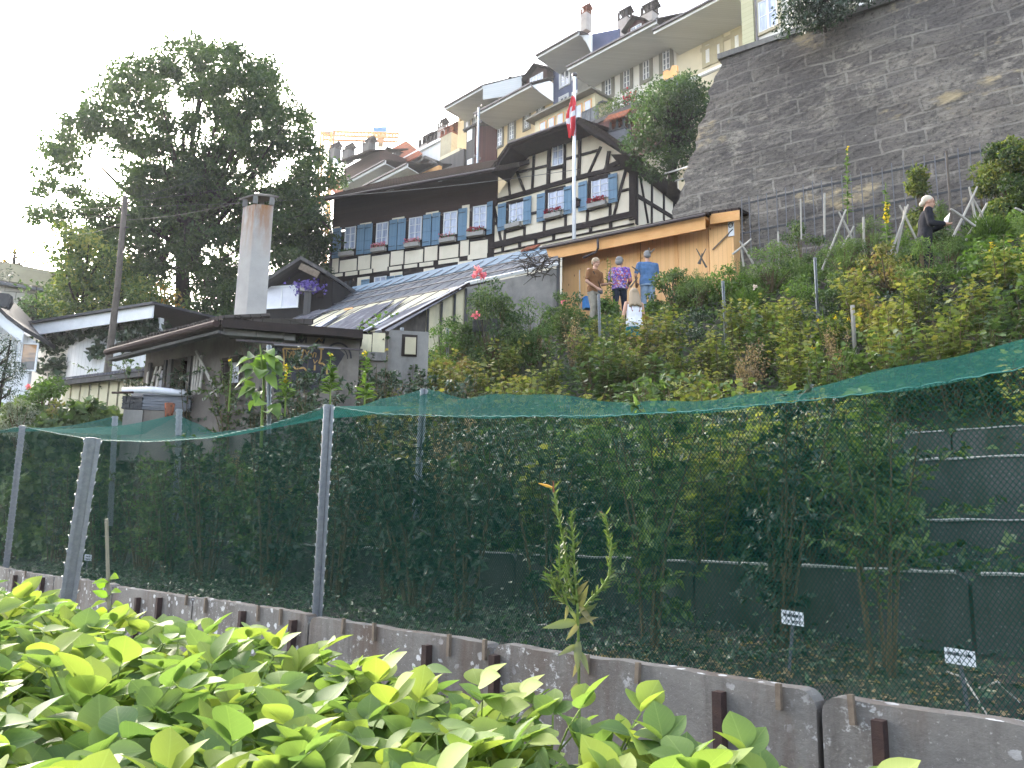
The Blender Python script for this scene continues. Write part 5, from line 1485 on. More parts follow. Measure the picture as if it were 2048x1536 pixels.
 for s_ in ([(632, 1172), (630, 1230), (655, 1225), (662, 1195), (632, 1172)], [(668, 1180), (672, 1228)], [(682, 1228), (680, 1178), (695, 1185), (692, 1205), (682, 1208)],
    [(770, 1170), (780, 1200), (800, 1172)], [(785, 1200), (782, 1225)], [(800, 1215), (815, 1195), (825, 1225), (835, 1190), (850, 1195), (845, 1225)], [(830, 1240), (838, 1270), (860, 1245)]):
  stroke(s_, 6)
 for s_ in ([(608, 1160), (615, 1220), (612, 1310), (650, 1320), (665, 1350)], [(760, 1165), (735, 1250), (760, 1255)], [(888, 1160), (885, 1230), (870, 1268), (900, 1270), (925, 1300), (930, 1350)],
    [(692, 1268), (672, 1275), (700, 1310), (760, 1300), (785, 1330)], [(715, 1350), (722, 1400)], [(840, 1280), (838, 1320)], [(575, 1312), (635, 1325)], [(610, 1160), (700, 1165), (740, 1160)], [(870, 1160), (905, 1165)]):
  stroke(s_, 12)
 o_ = gr.build('graffiti', M['ochre_paint'], h)
 for s_ in ([(600, 1110), (622, 1085), (625, 1108), (650, 1085), (655, 1112)], [(705, 1120), (735, 1080), (740, 1115), (775, 1080), (775, 1120)], [(850, 1125), (870, 1090), (885, 1115), (910, 1080), (900, 1125)]):
  gr = MB(); stroke(s_, 15); gr.build('graffiti', M['black_paint'], h)
 gr = MB()
 for k in range(8):
  a = math.pi * (.15 + .75 * k / 7); a2 = math.pi * (.15 + .75 * (k + 1) / 7)
  stroke([(1010 - 95 * math.cos(a) , 1230 - 110 * math.sin(a)), (1010 - 95 * math.cos(a2), 1230 - 110 * math.sin(a2))], 12)
  stroke([(1010 - 70 * math.cos(a) , 1235 - 85 * math.sin(a)), (1010 - 70 * math.cos(a2), 1235 - 85 * math.sin(a2))], 7)
 gr.build('graffiti', M['black_paint'], h)
 gr = MB(); stroke([(845, 1112), (872, 1085), (888, 1110), (912, 1075)], 7); gr.build('graffiti', M['ochre_paint'], h)
hut()
# ================================================================ THE LONG GREENHOUSE
def greenhouse():
 FRg = Plane(34.4, 20.0)
 a = FRg.tz(612, 600); b = FRg.tz(1118, 494)
 zr = (a[1] + b[1]) / 2
 FE = Plane(34.4, 13.4)
 cor = FE.hit(745, 691)
 ze = cor.z
 rise = (zr - ze) / 6.6
 g_ = thing('greenhouse', FRg.P((a[0] + b[0]) / 2, 4.0, 3), 'long old greenhouse with a patched glass roof, faded shade mats and blue ridge panes', 'greenhouse')
 dn = Vector((FRg.n.x, FRg.n.y, rise)).normalized()
 nrm = FRg.t.cross(dn); 
 if nrm.z < 0: nrm = -nrm
 def onroof(px, py, off=0.0):
  """point of the roof plane seen at a pixel"""
  r = ray(px, py); o = cor + nrm * off
  return CAM + r * ((o - CAM).dot(nrm) / r.dot(nrm))
 R0 = FRg.P(a[0] - 1, zr, 0); R1 = FRg.P(b[0], zr, 0)
 def z(x, y): return z5(x, y)
 def quad(name, pts, mat, off, th=.02, parent=g_):
  P4 = [onroof(*z5(*p), off) for p in pts]
  return MB().prism(P4, nrm * -th).build(name, M[mat], parent)
 # ridge band of blue panes, second band of grey glass
 quad('ridge_panes', [(330, 1180), (480, 1100), (2350, 700), (2250, 800)], 'blueglass', .03)
 quad('ridge_boards', [(0, 1265), (160, 1200), (430, 1125), (330, 1195), (170, 1245)], 'cream_sheet', .032)
 quad('roof_glass', [(-60, 1290), (330, 1190), (2330, 770), (2330, 905), (1500, 1085), (800, 1210), (-60, 1390)], 'gglass', 0.0)
 quad('roof_sheets', [(-280, 1480), (-60, 1380), (800, 1205), (1490, 1080), (700, 1500)], 'cream_sheet', -.01)
 # shade mats lying across the lower bays
 g = np.random.default_rng(5)
 mats = [((-200, 1440), (60, 1360), (190, 1345), (-60, 1470)), ((60, 1480), (330, 1360), (420, 1320), (190, 1480)), ((200, 1490), (560, 1300), (850, 1225), (470, 1500)), ((250, 1480), (470, 1340), (530, 1330), (330, 1482)),
   ((490, 1500), (880, 1240), (960, 1200), (620, 1490)), ((640, 1460), (900, 1330), (1490, 1090), (1400, 1150), (800, 1500)), ((-100, 1400), (150, 1310), (300, 1300), (80, 1375))]
 for i, p in enumerate(mats):
  quad('shade_mat', p, 'shade', .05 + .004 * i)
 for p in (((560, 1500), (1050, 1225), (1130, 1185), (690, 1440)), ((1340, 1120), (1500, 1080), (1440, 1120), (1370, 1130)), ((90, 1480), (300, 1370), (330, 1365), (150, 1478))):
  quad('sheet', p, 'white_sheet', .09)
 quad('board', ((395, 1300), (470, 1285), (480, 1292), (400, 1310)), 'pine_trim', .1)
 # glazing bars running down the roof, and purlins along it
 t0, t1 = FRg.tz(*z5(-60, 1250))[0], b[0]
 def sdist(p):      # metres down the roof from the ridge, and along it
  return (FRg.P(0, zr, 0) - p).dot(dn), (p - FRg.O).dot(FRg.t)
 s0, ta_ = sdist(onroof(*z5(705, 1505))); s1, tb_ = sdist(onroof(*z5(1500, 1080)))
 n = 22
 for k in range(n):
  t = t0 + (t1 - t0) * k / (n - 1)
  top = FRg.P(t, zr, 0)
  L = s0 if t < ta_ else (s0 + (s1 - s0) * (t - ta_) / (tb_ - ta_) if t < tb_ else s1)
  q = top - dn * L
  MB().beam(top + nrm * .05, q + nrm * .05, .018, .02, nrm).build('glazing_bar', M['shade'], g_)
 for pts in (((-60, 1290), (2330, 790)), ((-60, 1330), (2330, 850)), ((-60, 1385), (1480, 1090))):
  MB().beam(onroof(*z5(*pts[0]), .06), onroof(*z5(*pts[1]), .06), .04, .03, nrm).build('purlin', M['zinc'], g_)
 # right verge of the long part, a grey board
 v0 = onroof(*z5(705, 1505), .07); v1 = onroof(*z5(1500, 1080), .07)
 MB().beam(v0, v1, .22, .06, nrm).build('verge_board', M['grey_sheet'], g_)
 MB().beam(v0 + FRg.t * .15 , v1 + FRg.t * .12, .05, .09, nrm).build('verge_trim', M['timber'], g_)
 # gable wall below the verge: cream panes, then dark render
 lo = Vector((0, 0, -3))
 w0 = v0 - Vector((0, 0, .1)); w1 = v1 - Vector((0, 0, .1)); mid = w0.lerp(w1, .52)
 MB().prism([w0 + lo, w0, mid, mid + lo], FRg.t * -.1).build('wall', M['dark_concrete'], g_)
 MB().prism([mid + lo, mid, w1, w1 + lo], FRg.t * -.1).build('wall', M['cream_sheet'], g_)
 mb = MB()
 for k in (.52, .68, .84, .98):
  p = w0.lerp(w1, k); mb.tube([p + FRg.t * .06, p + FRg.t * .06 + lo], .035, 5)
 mb.build('post', M['iron'], g_)
 # front low wall of the short right part, under its eave
 e0 = onroof(*z5(1500, 1082), 0); e1 = onroof(*z5(2330, 905), 0)
 MB().beam(e0 + nrm * .03, e1 + nrm * .03, .10, .08, nrm).build('eave_board', M['white_paint'], g_)
 MB().prism([e0 - Vector((0, 0, .08)), e1 - Vector((0, 0, .08)), e1 + lo, e0 + lo], FRg.n * .1).build('wall', M['concrete'], g_)
 # right end: open frame of old struts
 c0 = onroof(*z5(2330, 905), 0); c1 = R1
 mb = MB()
 for k in (0, .33, .66, 1.0):
  p = c0.lerp(c1, k); mb.tube([p, p - Vector((0, 0, 2.6))], .04, 5)
 for k in (.8, 1.6, 2.3): mb.tube([c0 - Vector((0, 0, k)), c1 - Vector((0, 0, k))], .03, 5)
 for k in range(3): mb.tube([c0.lerp(c1, k / 3) - Vector((0, 0, .1)), c0.lerp(c1, (k + 1) / 3) - Vector((0, 0, 1.5))], .025, 5)
 mb.build('frame', M['iron'], g_)
 MB().prism([c1 - Vector((0, 0, 2.6)), c1 - Vector((0, 0, .05)), c0 - Vector((0, 0, .05)), c0 - Vector((0, 0, 2.6))], FRg.t * -.04).build('pane', M['gglass'], g_)
 # brush piled on the right end of the roof
 tw = thing('twig_pile', onroof(*z7(60, 600), .1), 'pile of dark twigs and cut branches on the greenhouse roof beside the shed', 'twigs')
 mb = MB()
 for k in range(60):
  p = onroof(1062 + rng.uniform(-12, 42), 532 + rng.uniform(-20, 22), .08)
  d = FRg.t * rng.uniform(-1, 1) + Vector((0, 0, rng.uniform(-.1, .35))) + FRg.n * rng.uniform(-.5, .5)
  mb.tube([p, p + d * .35 + Vector((0, 0, .08)), p + d * .8], [.016, .012, .006], 4, False)
 mb.build('twigs', M['bark'], tw)
 # three old roof tiles left on the ridge
 for k in range(3):
  p = onroof(*z7(40 + k * 30 - 20, 440 - k * 6), .08)
  o = MB().beam(p - FRg.t * .12, p + FRg.t * .12, .42, .05, nrm).build('roof_tile', M['tile_red'])
  tag(o, 'old red clay tile lying on the greenhouse ridge by the shed eave', 'roof tile', 'loose clay tiles on the greenhouse ridge')
 # hop-like creeper on the mats
 c = onroof(*z5(680, 1420), .15)
 cl = [(tuple(onroof(*z5(x, y), .1)), (.32, .2, .12)) for x, y in ((590, 1470), (640, 1445), (690, 1415), (740, 1385), (775, 1375))]
 V, T, Q = foliage(cl, 420, .12, .1)
 tag(npmesh('creeper', V, T, M['lf_light'], rnd=Q), 'green creeper growing over the shade mats of the greenhouse roof', 'creeper')
greenhouse()
# panels right of the hut, at the foot of the greenhouse
HX = VPlane(HR.hit(*zh(1170, 1100), -.4), 80)
o = thing('lean_to', HX.hit(*zh(1400, 1400)), 'cream-panelled lean-to with a dark rendered wall right of the graffiti hut', 'lean-to')
def xq(x0, x1, y0, y1, m, nm, d=0.0, th=.1):
 a = HX.tz(*zh(x0, y1))[0]; b = HX.tz(*zh(x1, y1))[0]; z1 = HX.tz(*zh((x0 + x1) / 2, y0))[1]; z0 = HX.tz(*zh((x0 + x1) / 2, y1))[1]
 return MB().fbox(HX, a, b, z0, z1, d - th, d).build(nm, M[m], o)
xq(1172, 1252, 1055, 1185, 'cream_sheet', 'panel'); xq(1258, 1350, 1045, 1188, 'cream_sheet', 'panel')
xq(1165, 1360, 1188, 1250, 'concrete', 'sill', .05, .2); xq(1160, 1360, 1250, 1600, 'dark_concrete', 'wall')
xq(1360, 1660, 1010, 1600, 'concrete', 'wall', -.2); xq(1475, 1590, 1040, 1200, 'timber', 'opening', -.18, .05); xq(1500, 1580, 1065, 1190, 'beige_trim', 'panel', -.12, .05)
# ================================================================ SMALL DARK SHED BY THE HOUSE
FD = VPlane(at(600, 600, 27.0), -76)
o = thing('dark_shed', FD.hit(600, 650), 'small black boarded shed with a white window beside the timbered house', 'shed')
pk = FD.tz(*zh(790, 535)); el = FD.tz(*zh(490, 725)); er = FD.tz(*zh(975, 640))
P = FD.P
MB().prism([P(el[0] - .6, el[1] - 3, 0), P(er[0], er[1] - 3.5, 0), P(er[0], er[1] - .1, 0), P(pk[0], pk[1] - .12, 0), P(el[0] - .6, el[1] - .5, 0)][::-1], FD.n * 3).build('wall', M['black_boards'], o)
for q0, q1 in ((el, pk), (pk, er)):
 MB().hexa([P(q0[0], q0[1] - .04, .5), P(q1[0], q1[1] - .04, .5), P(q1[0], q1[1] - .04, -3), P(q0[0], q0[1] - .04, -3), P(q0[0], q0[1] + .08, .5), P(q1[0], q1[1] + .08, .5), P(q1[0], q1[1] + .08, -3), P(q0[0], q0[1] + .08, -3)]).build('roof', M['grey_boards'], o)
window(FD, 602, 786, 1.05 * 1.2, .78, o, zh, cols=2, rows=1, d=.02, pane='white_sheet', frame=.06)
MB().beam(P(*FD.tz(*zh(785, 590)), .5), P(*FD.tz(*zh(920, 655)), .5), .22, .04, FD.n).build('board', M['peg'], o)
MB().fbox(FD, FD.tz(*zh(860, 700))[0], FD.tz(*zh(912, 700))[0], FD.tz(*zh(880, 790))[1], FD.tz(*zh(880, 665))[1], .01, .04).build('door', M['timber'], o)
p = FD.hit(*zh(790, 745), .4)
o = thing('flower_box', p, 'white planter brimming with violet petunias by the small dark shed', 'flower box')
MB().box(p, .5, .22, .17, R(10)).build('trough', M['flower_box'], o)
MB().box(p - Vector((0, 0, .8)), .22, .16, .8, R(10)).build('stand', M['grey_boards'], o)
c = p + Vector((0, 0, .2)); n = 300
Pq = np.array(tuple(c)) + rng.normal(size=(n, 3)) * np.array([.2, .1, .09]) - np.array([0, 0, .05])
V, T, Q = leafset(Pq, rng.normal(size=(n, 3)), rng.normal(size=(n, 3)) + np.array([0, -1, .5]), .1, .1, rng.random(n)); npmesh('blossom', V, T, M['purple_fl'], o, rnd=Q)
V, T, Q = foliage([(tuple(c), (.22, .12, .1))], 700, .09, .06); npmesh('leaves', V, T, M['lf_mid'], o, rnd=Q)
# ================================================================ LEFT: LOW GREENHOUSE, WHITE HOUSE, BACK BUILDING
GB = VPlane(at(200, 780, 17.5), -62)
o = thing('greenhouse', GB.hit(200, 830), 'low greenhouse with a black matted roof and pale yellow front panes left of the hut', 'greenhouse')
p0, p1 = GB.hit(*zl(400, 1155)), GB.hit(*zl(1030, 1035))
n1 = GB.hit(*zl(1035, 905), -3.0); n0 = GB.hit(*zl(420, 1095), -3.0)
zu = (n0.z + n1.z) / 2
zz_ = (p0.z + p1.z) / 2; p0.z = zz_; p1.z = zz_
k_ = GB.n * 3.4 + Vector((0, 0, 1.05))
MB().hexa([p0, p1, p1 + k_, p0 + k_, p0 + Vector((0, 0, .06)), p1 + Vector((0, 0, .06)), p1 + k_ + Vector((0, 0, .06)), p0 + k_ + Vector((0, 0, .06))]).build('roof', M['black_boards'], o)
mb = MB()
for k in range(16):
 a = p0.lerp(p1, k / 15) + Vector((0, 0, .09)); mb.beam(a, a + k_, .05, .04, Vector((0, 0, 1)))
mb.build('glazing_bars', M['shade'], o)
MB().tube([p0 + Vector((0, 0, .1)) + GB.n * .4, p1 + Vector((0, 0, .1)) + GB.n * .4], .06, 6).build('roller', M['oldwood'], o)
MB().beam(p0 - Vector((0, 0, .02)), p1 - Vector((0, 0, .02)), .09, .1, GB.n).build('eave_beam', M['grey_boards'], o)
L_ = (p1 - p0).length
for k in range(9):
 a = p0 + GB.t * (L_ * k / 9 + .03) + GB.n * .15; b = p0 + GB.t * (L_ * (k + 1) / 9 - .03) + GB.n * .15
 MB().hexa([a - Vector((0, 0, 1.5)), b - Vector((0, 0, 1.5)), b - Vector((0, 0, 1.5)) + GB.n * .04, a - Vector((0, 0, 1.5)) + GB.n * .04, a, b, b + GB.n * .04, a + GB.n * .04]).build('front_pane', M['cream_sheet'], o)
# white ivy house
HW = VPlane(at(200, 700, 24.0), -62.7)
o = thing('white_house', HW.hit(150, 790), 'low white boarded house with a long white fascia, half covered in ivy', 'house')
a = HW.tz(*zl(240, 800)); b = HW.tz(*zl(1197, 636))
zf = (a[1] + b[1]) / 2; P = HW.P
MB().hexa([P(a[0], zf - .18, .5), P(b[0], zf - .18, .5), P(b[0], zf - .18, .45), P(a[0], zf - .18, .45), P(a[0], zf + .18, .5), P(b[0], zf + .18, .5), P(b[0], zf + .18, .45), P(a[0], zf + .18, .45)]).build('fascia', M['white_paint'], o)
MB().hexa([P(a[0] - .1, zf + .18, .6), P(b[0] + .1, zf + .18, .6), P(b[0] + .1, zf + .5, -5), P(a[0] - .1, zf + .5, -5), P(a[0] - .1, zf + .25, .6), P(b[0] + .1, zf + .25, .6), P(b[0] + .1, zf + .57, -5), P(a[0] - .1, zf + .57, -5)]).build('roof', M['iron'], o)
xw = HW.tz(*zl(490, 850))[0]
MB().fbox(HW, xw, b[0] - .3, zf - 2.3, zf - .02, -.15, 0).build('wall', M['white_wood'], o)
MB().fbox(HW, a[0] - 3, b[0] - .3, zf - 5, zf - 2.1, -2.5, -.9).build('wall', M['timber'], o)
MB().fbox(HW, a[0], xw, zf - 4.5, zf - .02, -.15, .0).build('wall', M['white_plaster'], o)
MB().fbox(HW, a[0], b[0] - .3, zf - 2.35, zf - 2.25, -1.5, .05).build('ledge', M['grey_boards'], o)
for k in range(3):
 t = HW.tz(*zl(275, 890))[0]; z = zf - 1.2 - k * .8
 MB().fbox(HW, t, t + 1.2, z, z + .04, .002, .03).build('batten', M['grey_sheet'], o)
# gabled wing at the far left with a window whose sunset glow is painted into the pane
GW = VPlane(at(60, 700, 23.0), 80)
g0 = GW.tz(*zl(240, 795)); g1 = GW.tz(*zl(0, 590)); gm = GW.tz(*zl(120, 705))
P = GW.P
MB().prism([P(g0[0], g0[1] - 5, 0), P(g0[0], g0[1] - .1, 0), P(gm[0], gm[1] - .15, 0), P(g1[0] - 1.2, g1[1] + .9, 0), P(g1[0] - 1.2, g0[1] - 5, 0)], GW.n * .2).build('wall', M['white_wood'], o)
for q0, q1 in ((g0, gm), (gm, (g1[0] - 1.0, g1[1] + .95))):
 MB().hexa([P(q0[0], q0[1] - .35, .7), P(q1[0], q1[1] - .35, .7), P(q1[0], q1[1] - .35, .64), P(q0[0], q0[1] - .35, .64), P(q0[0], q0[1], .7), P(q1[0], q1[1], .7), P(q1[0], q1[1], .64), P(q0[0], q0[1], .64)]).build('bargeboard', M['white_paint'], o)
 MB().hexa([P(q0[0], q0[1] - .02, .72), P(q1[0], q1[1] - .02, .72), P(q1[0], q1[1] - .02, -3), P(q0[0], q0[1] - .02, -3), P(q0[0], q0[1] + .1, .72), P(q1[0], q1[1] + .1, .72), P(q1[0], q1[1] + .1, -3), P(q0[0], q0[1] + .1, -3)]).build('roof', M['iron'], o)
m_, t_, b_ = newmat('painted_sunset_glass'); 
c_ = mixc(t_, ramp(t_, noise(t_, 1.5, uvmap(t_, .5, 1.5), 3, .5), [(.45, 0.0), (.55, 1.0)]), (.025, .022, .025), (.42, .22, .09))  # orange patches: sunset reflection painted into the glass colour
t_.links.new(c_, b_.inputs['Base Color']); b_.inputs['Roughness'].default_value = .1; b_.inputs['Specular IOR Level'].default_value = .8
M['sunset'] = m_
window(GW, 205, 945, .48, .80, o, zl, cols=1, rows=1, d=.02, pane='sunset', frame=.04)
window(GW, 135, 930, .20, .80, o, zl, cols=1, rows=1, d=.02, pane='glass', frame=.03)
# ivy on it
def ivy(name, F, blobs, label, n=900, L=.2, mt='lf_ivy', th=.14):
 cl = []
 for x, y, rx, ry in blobs:
  p = F.hit(*zl(x, y), .12); s = 1 / 3.571 / FPX * (p - CAM).length
  cl.append((tuple(p), (rx * s, th, ry * s)))
 V, T, Q = foliage(cl, n, L, L * .85, up=.2, hollow=.2)
 return tag(npmesh(name, V, T, M[mt], rnd=Q), label, 'ivy')
ivy('ivy', HW, [(380, 830, 110, 60), (440, 800, 60, 40), (420, 930, 80, 90), (400, 1040, 90, 60), (300, 830, 50, 40), (500, 800, 60, 30), (330, 1000, 50, 50)], 'dense dark ivy hanging over the left corner of the white house')
ivy('ivy', HW, [(700, 760, 90, 35), (800, 740, 90, 40), (730, 850, 50, 80), (690, 900, 45, 40), (900, 760, 90, 60), (1000, 740, 100, 60), (1110, 720, 80, 55), (900, 840, 90, 50), (1020, 820, 60, 35), (600, 770, 60, 25)], 'ivy spreading over the right half of the white boarded wall')
# back building
BB = VPlane(at(120, 560, 40.0), 76)
o = thing('back_building', BB.hit(120, 640), 'beige concrete-block building with a grey ledge at the far left behind the trees', 'building')
P = BB.P
def bq(x0, x1, y0a, y0b, y1a, y1b, m, nm, d=0.0, th=.3):
 c4 = [BB.hit(*zl(x0, y1a), d), BB.hit(*zl(x1, y1b), d), BB.hit(*zl(x1, y0b), d), BB.hit(*zl(x0, y0a), d)]
 return MB().prism(c4[::-1], BB.n * th).build(nm, M[m], o)
bq(-300, 372, 200, 330, 340, 452, 'yellow_plaster' if False else 'beige_trim', 'wall')
bq(372, 520, 330, 345, 480, 510, 'concrete', 'wall', -.4)
bq(-300, 480, 345, 480, 372, 500, 'grey_iron', 'ledge', .3, .6)
M['block'] = m_tiles('pale_blocks', (.42, .40, .34), (.36, .34, .30), 1.0, .45, moss=(.33, .31, .27))
bq(-300, 520, 372, 495, 900, 900, 'block', 'wall', -.05)
o = thing('floodlight', BB.hit(*zl(20, 560), .6), 'black boxy floodlight bracket at the left edge below the beige building', 'lamp')
FLt = VPlane(at(8, 600, 22), 78)
MB().prism([FLt.hit(*zl(*k)) for k in ((-30, 480), (62, 490), (68, 540), (40, 590), (-30, 570))], FLt.n * .3).build('housing', M['iron'], o)
MB().tube([FLt.hit(*zl(*k)) for k in ((62, 500), (72, 530), (55, 585), (20, 585))], .04, 6).build('bracket', M['iron'], o)
# ================================================================ SHEET STACK, POLE AND WIRES
SS = VPlane(at(300, 800, 14.2), 82)
o = thing('sheet_stack', SS.hit(*zl(1100, 1440)), 'stack of corrugated sheets under a white cover on a concrete block beside the hut', 'stack')
P = SS.P
def sq(x0, x1, y0, y1, m, nm, d=0.0, th=.6):
 a = SS.tz(*zl(x0, y1))[0]; b = SS.tz(*zl(x1, y1))[0]; z1 = SS.tz(*zl((x0 + x1) / 2, y0))[1]; z0 = SS.tz(*zl((x0 + x1) / 2, y1))[1]
 return a, b, z0, z1
a, b, z0, z1 = sq(1010, 1352, 1212, 1322, 0, 0)
for k in range(11):
 zz_ = z0 + (z1 - z0) * k / 11
 MB().fbox(SS, a + rng.uniform(-.01, .02), b + rng.uniform(-.02, .02), zz_ + .004, zz_ + (z1 - z0) / 11 - .003, -.7, rng.uniform(-.02, .02)).build('sheet', M['grey_sheet'], o)
a, b, z0, z1 = sq(865, 1008, 1225, 1315, 0, 0)
mb = MB()
for k in range(9):
 zz_ = z0 + (z1 - z0) * k / 9
 for s in range(5):
  mb.fbox(SS, a + (b - a) * s / 5 + .004, a + (b - a) * (s + 1) / 5, zz_ + .006, zz_ + .03, -.7, rng.uniform(-.02, .02))
mb.build('sheet_ends', M['iron'], o)
a, b, z0, z1 = sq(872, 1355, 1165, 1212, 0, 0)
mb = MB()
mb.tube([P(a, z1 - .06, .0), P(a + .5, z1 - .04, .02), P(b - .3, z1 - .06, .02), P(b, z1 - .09, 0)], [.05, .062, .06, .04], 10)
mb.tube([P(a + .05, z1 - .02, -.35), P(b, z1 - .02, -.35)], .07, 10); mb.tube([P(a, z1 - .02, -.6), P(b, z1 - .04, -.6)], .07, 10)
mb.build('cover', M['white_sheet'], o, smooth=True)
MB().tube([P(a - .15, z1 - .12, .06), P(a + .2, z1 - .1, .06)], .02, 6).build('bar', M['rust'], o)
a, b, z0, z1 = sq(870, 1010, 1318, 1430, 0, 0); MB().fbox(SS, a, b, z0 - .6, z1, -.6, -.01).build('base', M['concrete'], o)
a, b, z0, z1 = sq(1012, 1260, 1324, 1440, 0, 0); MB().fbox(SS, a, b, z0 - .6, z1, -.6, -.03).build('base', M['dark_concrete'], o)
q = SS.hit(*zl(1205, 1370), .5)
o = thing('flower_pot', q, 'orange clay pot beside the block under the sheet stack', 'pot')
MB().tube([q, q + Vector((0, 0, .05)), q + Vector((0, 0, .22)), q + Vector((0, 0, .23))], [.06, .065, .085, .08], 14).build('pot', M['tile_red'], o, smooth=True)
def pole():
 b = at(213, 760, 18.0); t = at(251, 393, 18.2)
 o = thing('wooden_pole', b - Vector((0, 0, 1)), 'weathered wooden utility pole leaning slightly by the left greenhouse', 'pole')
 d = (t - b).normalized()
 MB().tube([b - d * 1.2, b, b.lerp(t, .5) + Vector((.03, 0, 0)), t], [.085, .08, .066, .055], 10).build('pole', M['oldwood'], o, smooth=True)
 m = MB()
 for k in range(3): m.tube([t - d * (.15 + .28 * k), t - d * (.15 + .28 * k) + Vector((.13, 0, .02))], .02, 5)
 m.build('insulator', M['iron'], o)
 wires = [((251, 400), (410, 350), (1, 18.2, 20)), ((253, 404), (690, 340), (1, 18.2, 32)), ((252, 414), (640, 395), (1, 18.2, 36)), ((251, 420), (120, 440), (1, 18.2, 22)),
    ((251, 413), (60, 415), (1, 18.2, 22)), ((253, 440), (480, 405), (1, 18.2, 14)), ((251, 443), (150, 470), (1, 18.2, 22))]
 for (x0, y0), (x1, y1), (_, d0, d1) in wires:
  A = at(x0, y0, d0); B = at(x1, y1, d1); pts = []
  for k in range(13):
   q = A.lerp(B, k / 12); q.z -= .06 * math.sin(math.pi * k / 12); pts.append(q)
  tag(MB().tube(pts, .005, 4).build('wire', M['iron']), 'thin grey wire running from the leaning wooden pole', 'wire', 'wires from the wooden pole')
 A = at(640, 395, 34); B = FG.hit(1162, 338, .6); pts = []
 for k in range(15):
  q = A.lerp(B, k / 14); q.z -= .12 * math.sin(math.pi * k / 14); pts.append(q)
 tag(MB().tube(pts, .014, 4).build('wire', M['zinc']), 'thin wire crossing the brown eave and gable of the timbered house', 'wire')
pole()
# hand rail and stair behind the timbered house, by the stone wall
o = thing('hand_rail', at(1350, 340, 26), 'pale metal hand rail climbing between the timbered house and the stone wall', 'railing')
mb = MB()
for a, b in (((1328, 348), (1392, 328)), ((1350, 362), (1392, 349))): mb.tube([at(*a, 30), at(*b, 26)], .03, 6)
mb.tube([at(1382, 330, 27), at(1380, 355, 27)], .03, 6)
mb.build('rail', M['galv'], o)
# ================================================================ TREES
def px_of(p):
 q = CM.transposed() @ (Vector(p) - CAM)
 if q.z > -.01: return None
 return 1024 + FPX * q.x / -q.z, 768 - FPX * q.y / -q.z, -q.z
def clumps_px(circles, depth, spread, per, rr, g, holes=(), flat=.7):
 """leaf clumps filling circles given in photo pixels at a depth; spread = depth of the crown in metres"""
 out = []
 for (x, y, r) in circles:
  n = max(1, int(per * (r / 50.0) ** 2))
  for _ in range(n):
   a = g.uniform(0, 2 * math.pi); q = math.sqrt(g.random()) * r
   px, py = x + q * math.cos(a), y + q * math.sin(a)
   if any((px - hx) ** 2 / (hr * hr) + (py - hy) ** 2 / (hv * hv) < 1 and g.random() < .85 for hx, hy, hr, hv in holes): continue
   d = depth + g.uniform(-.5, .5) * spread
   p = at(px, py, d)
   s = g.uniform(*rr)
   out.append(((p.x, p.y, p.z), (s, s, s * flat)))
 return out
def limbs(root, top, targets, r0, g, mid=.45, n=40):
 """a trunk and limbs reaching into the crown"""
 mb = MB()
 root = Vector(root); top = Vector(top)
 tr = [root - Vector((0, 0, .4)), root.lerp(top, .3) + Vector((g.uniform(-.1, .1), 0, 0)), root.lerp(top, .65) + Vector((g.uniform(-.2, .2), 0, 0)), top]
 mb.tube(tr, [r0 * 1.25, r0, r0 * .75, r0 * .3], 9)
 idx = g.permutation(len(targets))[:n]
 for k in idx:
  t = Vector(targets[k][0])
  s = g.uniform(mid, .95)
  a = root.lerp(top, s)
  c = a.lerp(t, .5) + Vector((0, 0, -.12 * (t - a).length * .5)) + Vector(g.normal(size=3)) * .15
  L = (t - a).length
  mb.tube([a, a.lerp(c, .6), c, t], [min(r0 * .42, .05 + L * .02), min(r0 * .34, .04 + L * .015), .03 + L * .006, .012], 5, False)
 return mb
def tree(name, label, circles, depth, spread, L, mt, root, top, r0, per=12, rr=(.4, .8), dens=300, holes=(), nl=40, seed=1, cat='tree', group=None, W=.62, kind='kite', flat=.7):
 g = np.random.default_rng(seed)
 cl = clumps_px(circles, depth, spread, per, rr, g, holes, flat)
 rp = at(root[0], root[1], depth); tp = at(top[0], top[1], depth)
 base = Vector((rp.x, rp.y, min(rp.z, gz(rp) + .0) if abs(rp.z - gz(rp)) < 4 else rp.z))
 t = thing(name, base, label, cat, group)
 V, T, Q = foliage(cl, dens, L, L * W, kind, g=g, tone=.3, up=.5)
 npmesh('crown', V, T, M[mt], t, rnd=Q)
 limbs(base, tp, cl, r0, g, n=nl).build('trunk', M['bark'], t, smooth=True)
 return t
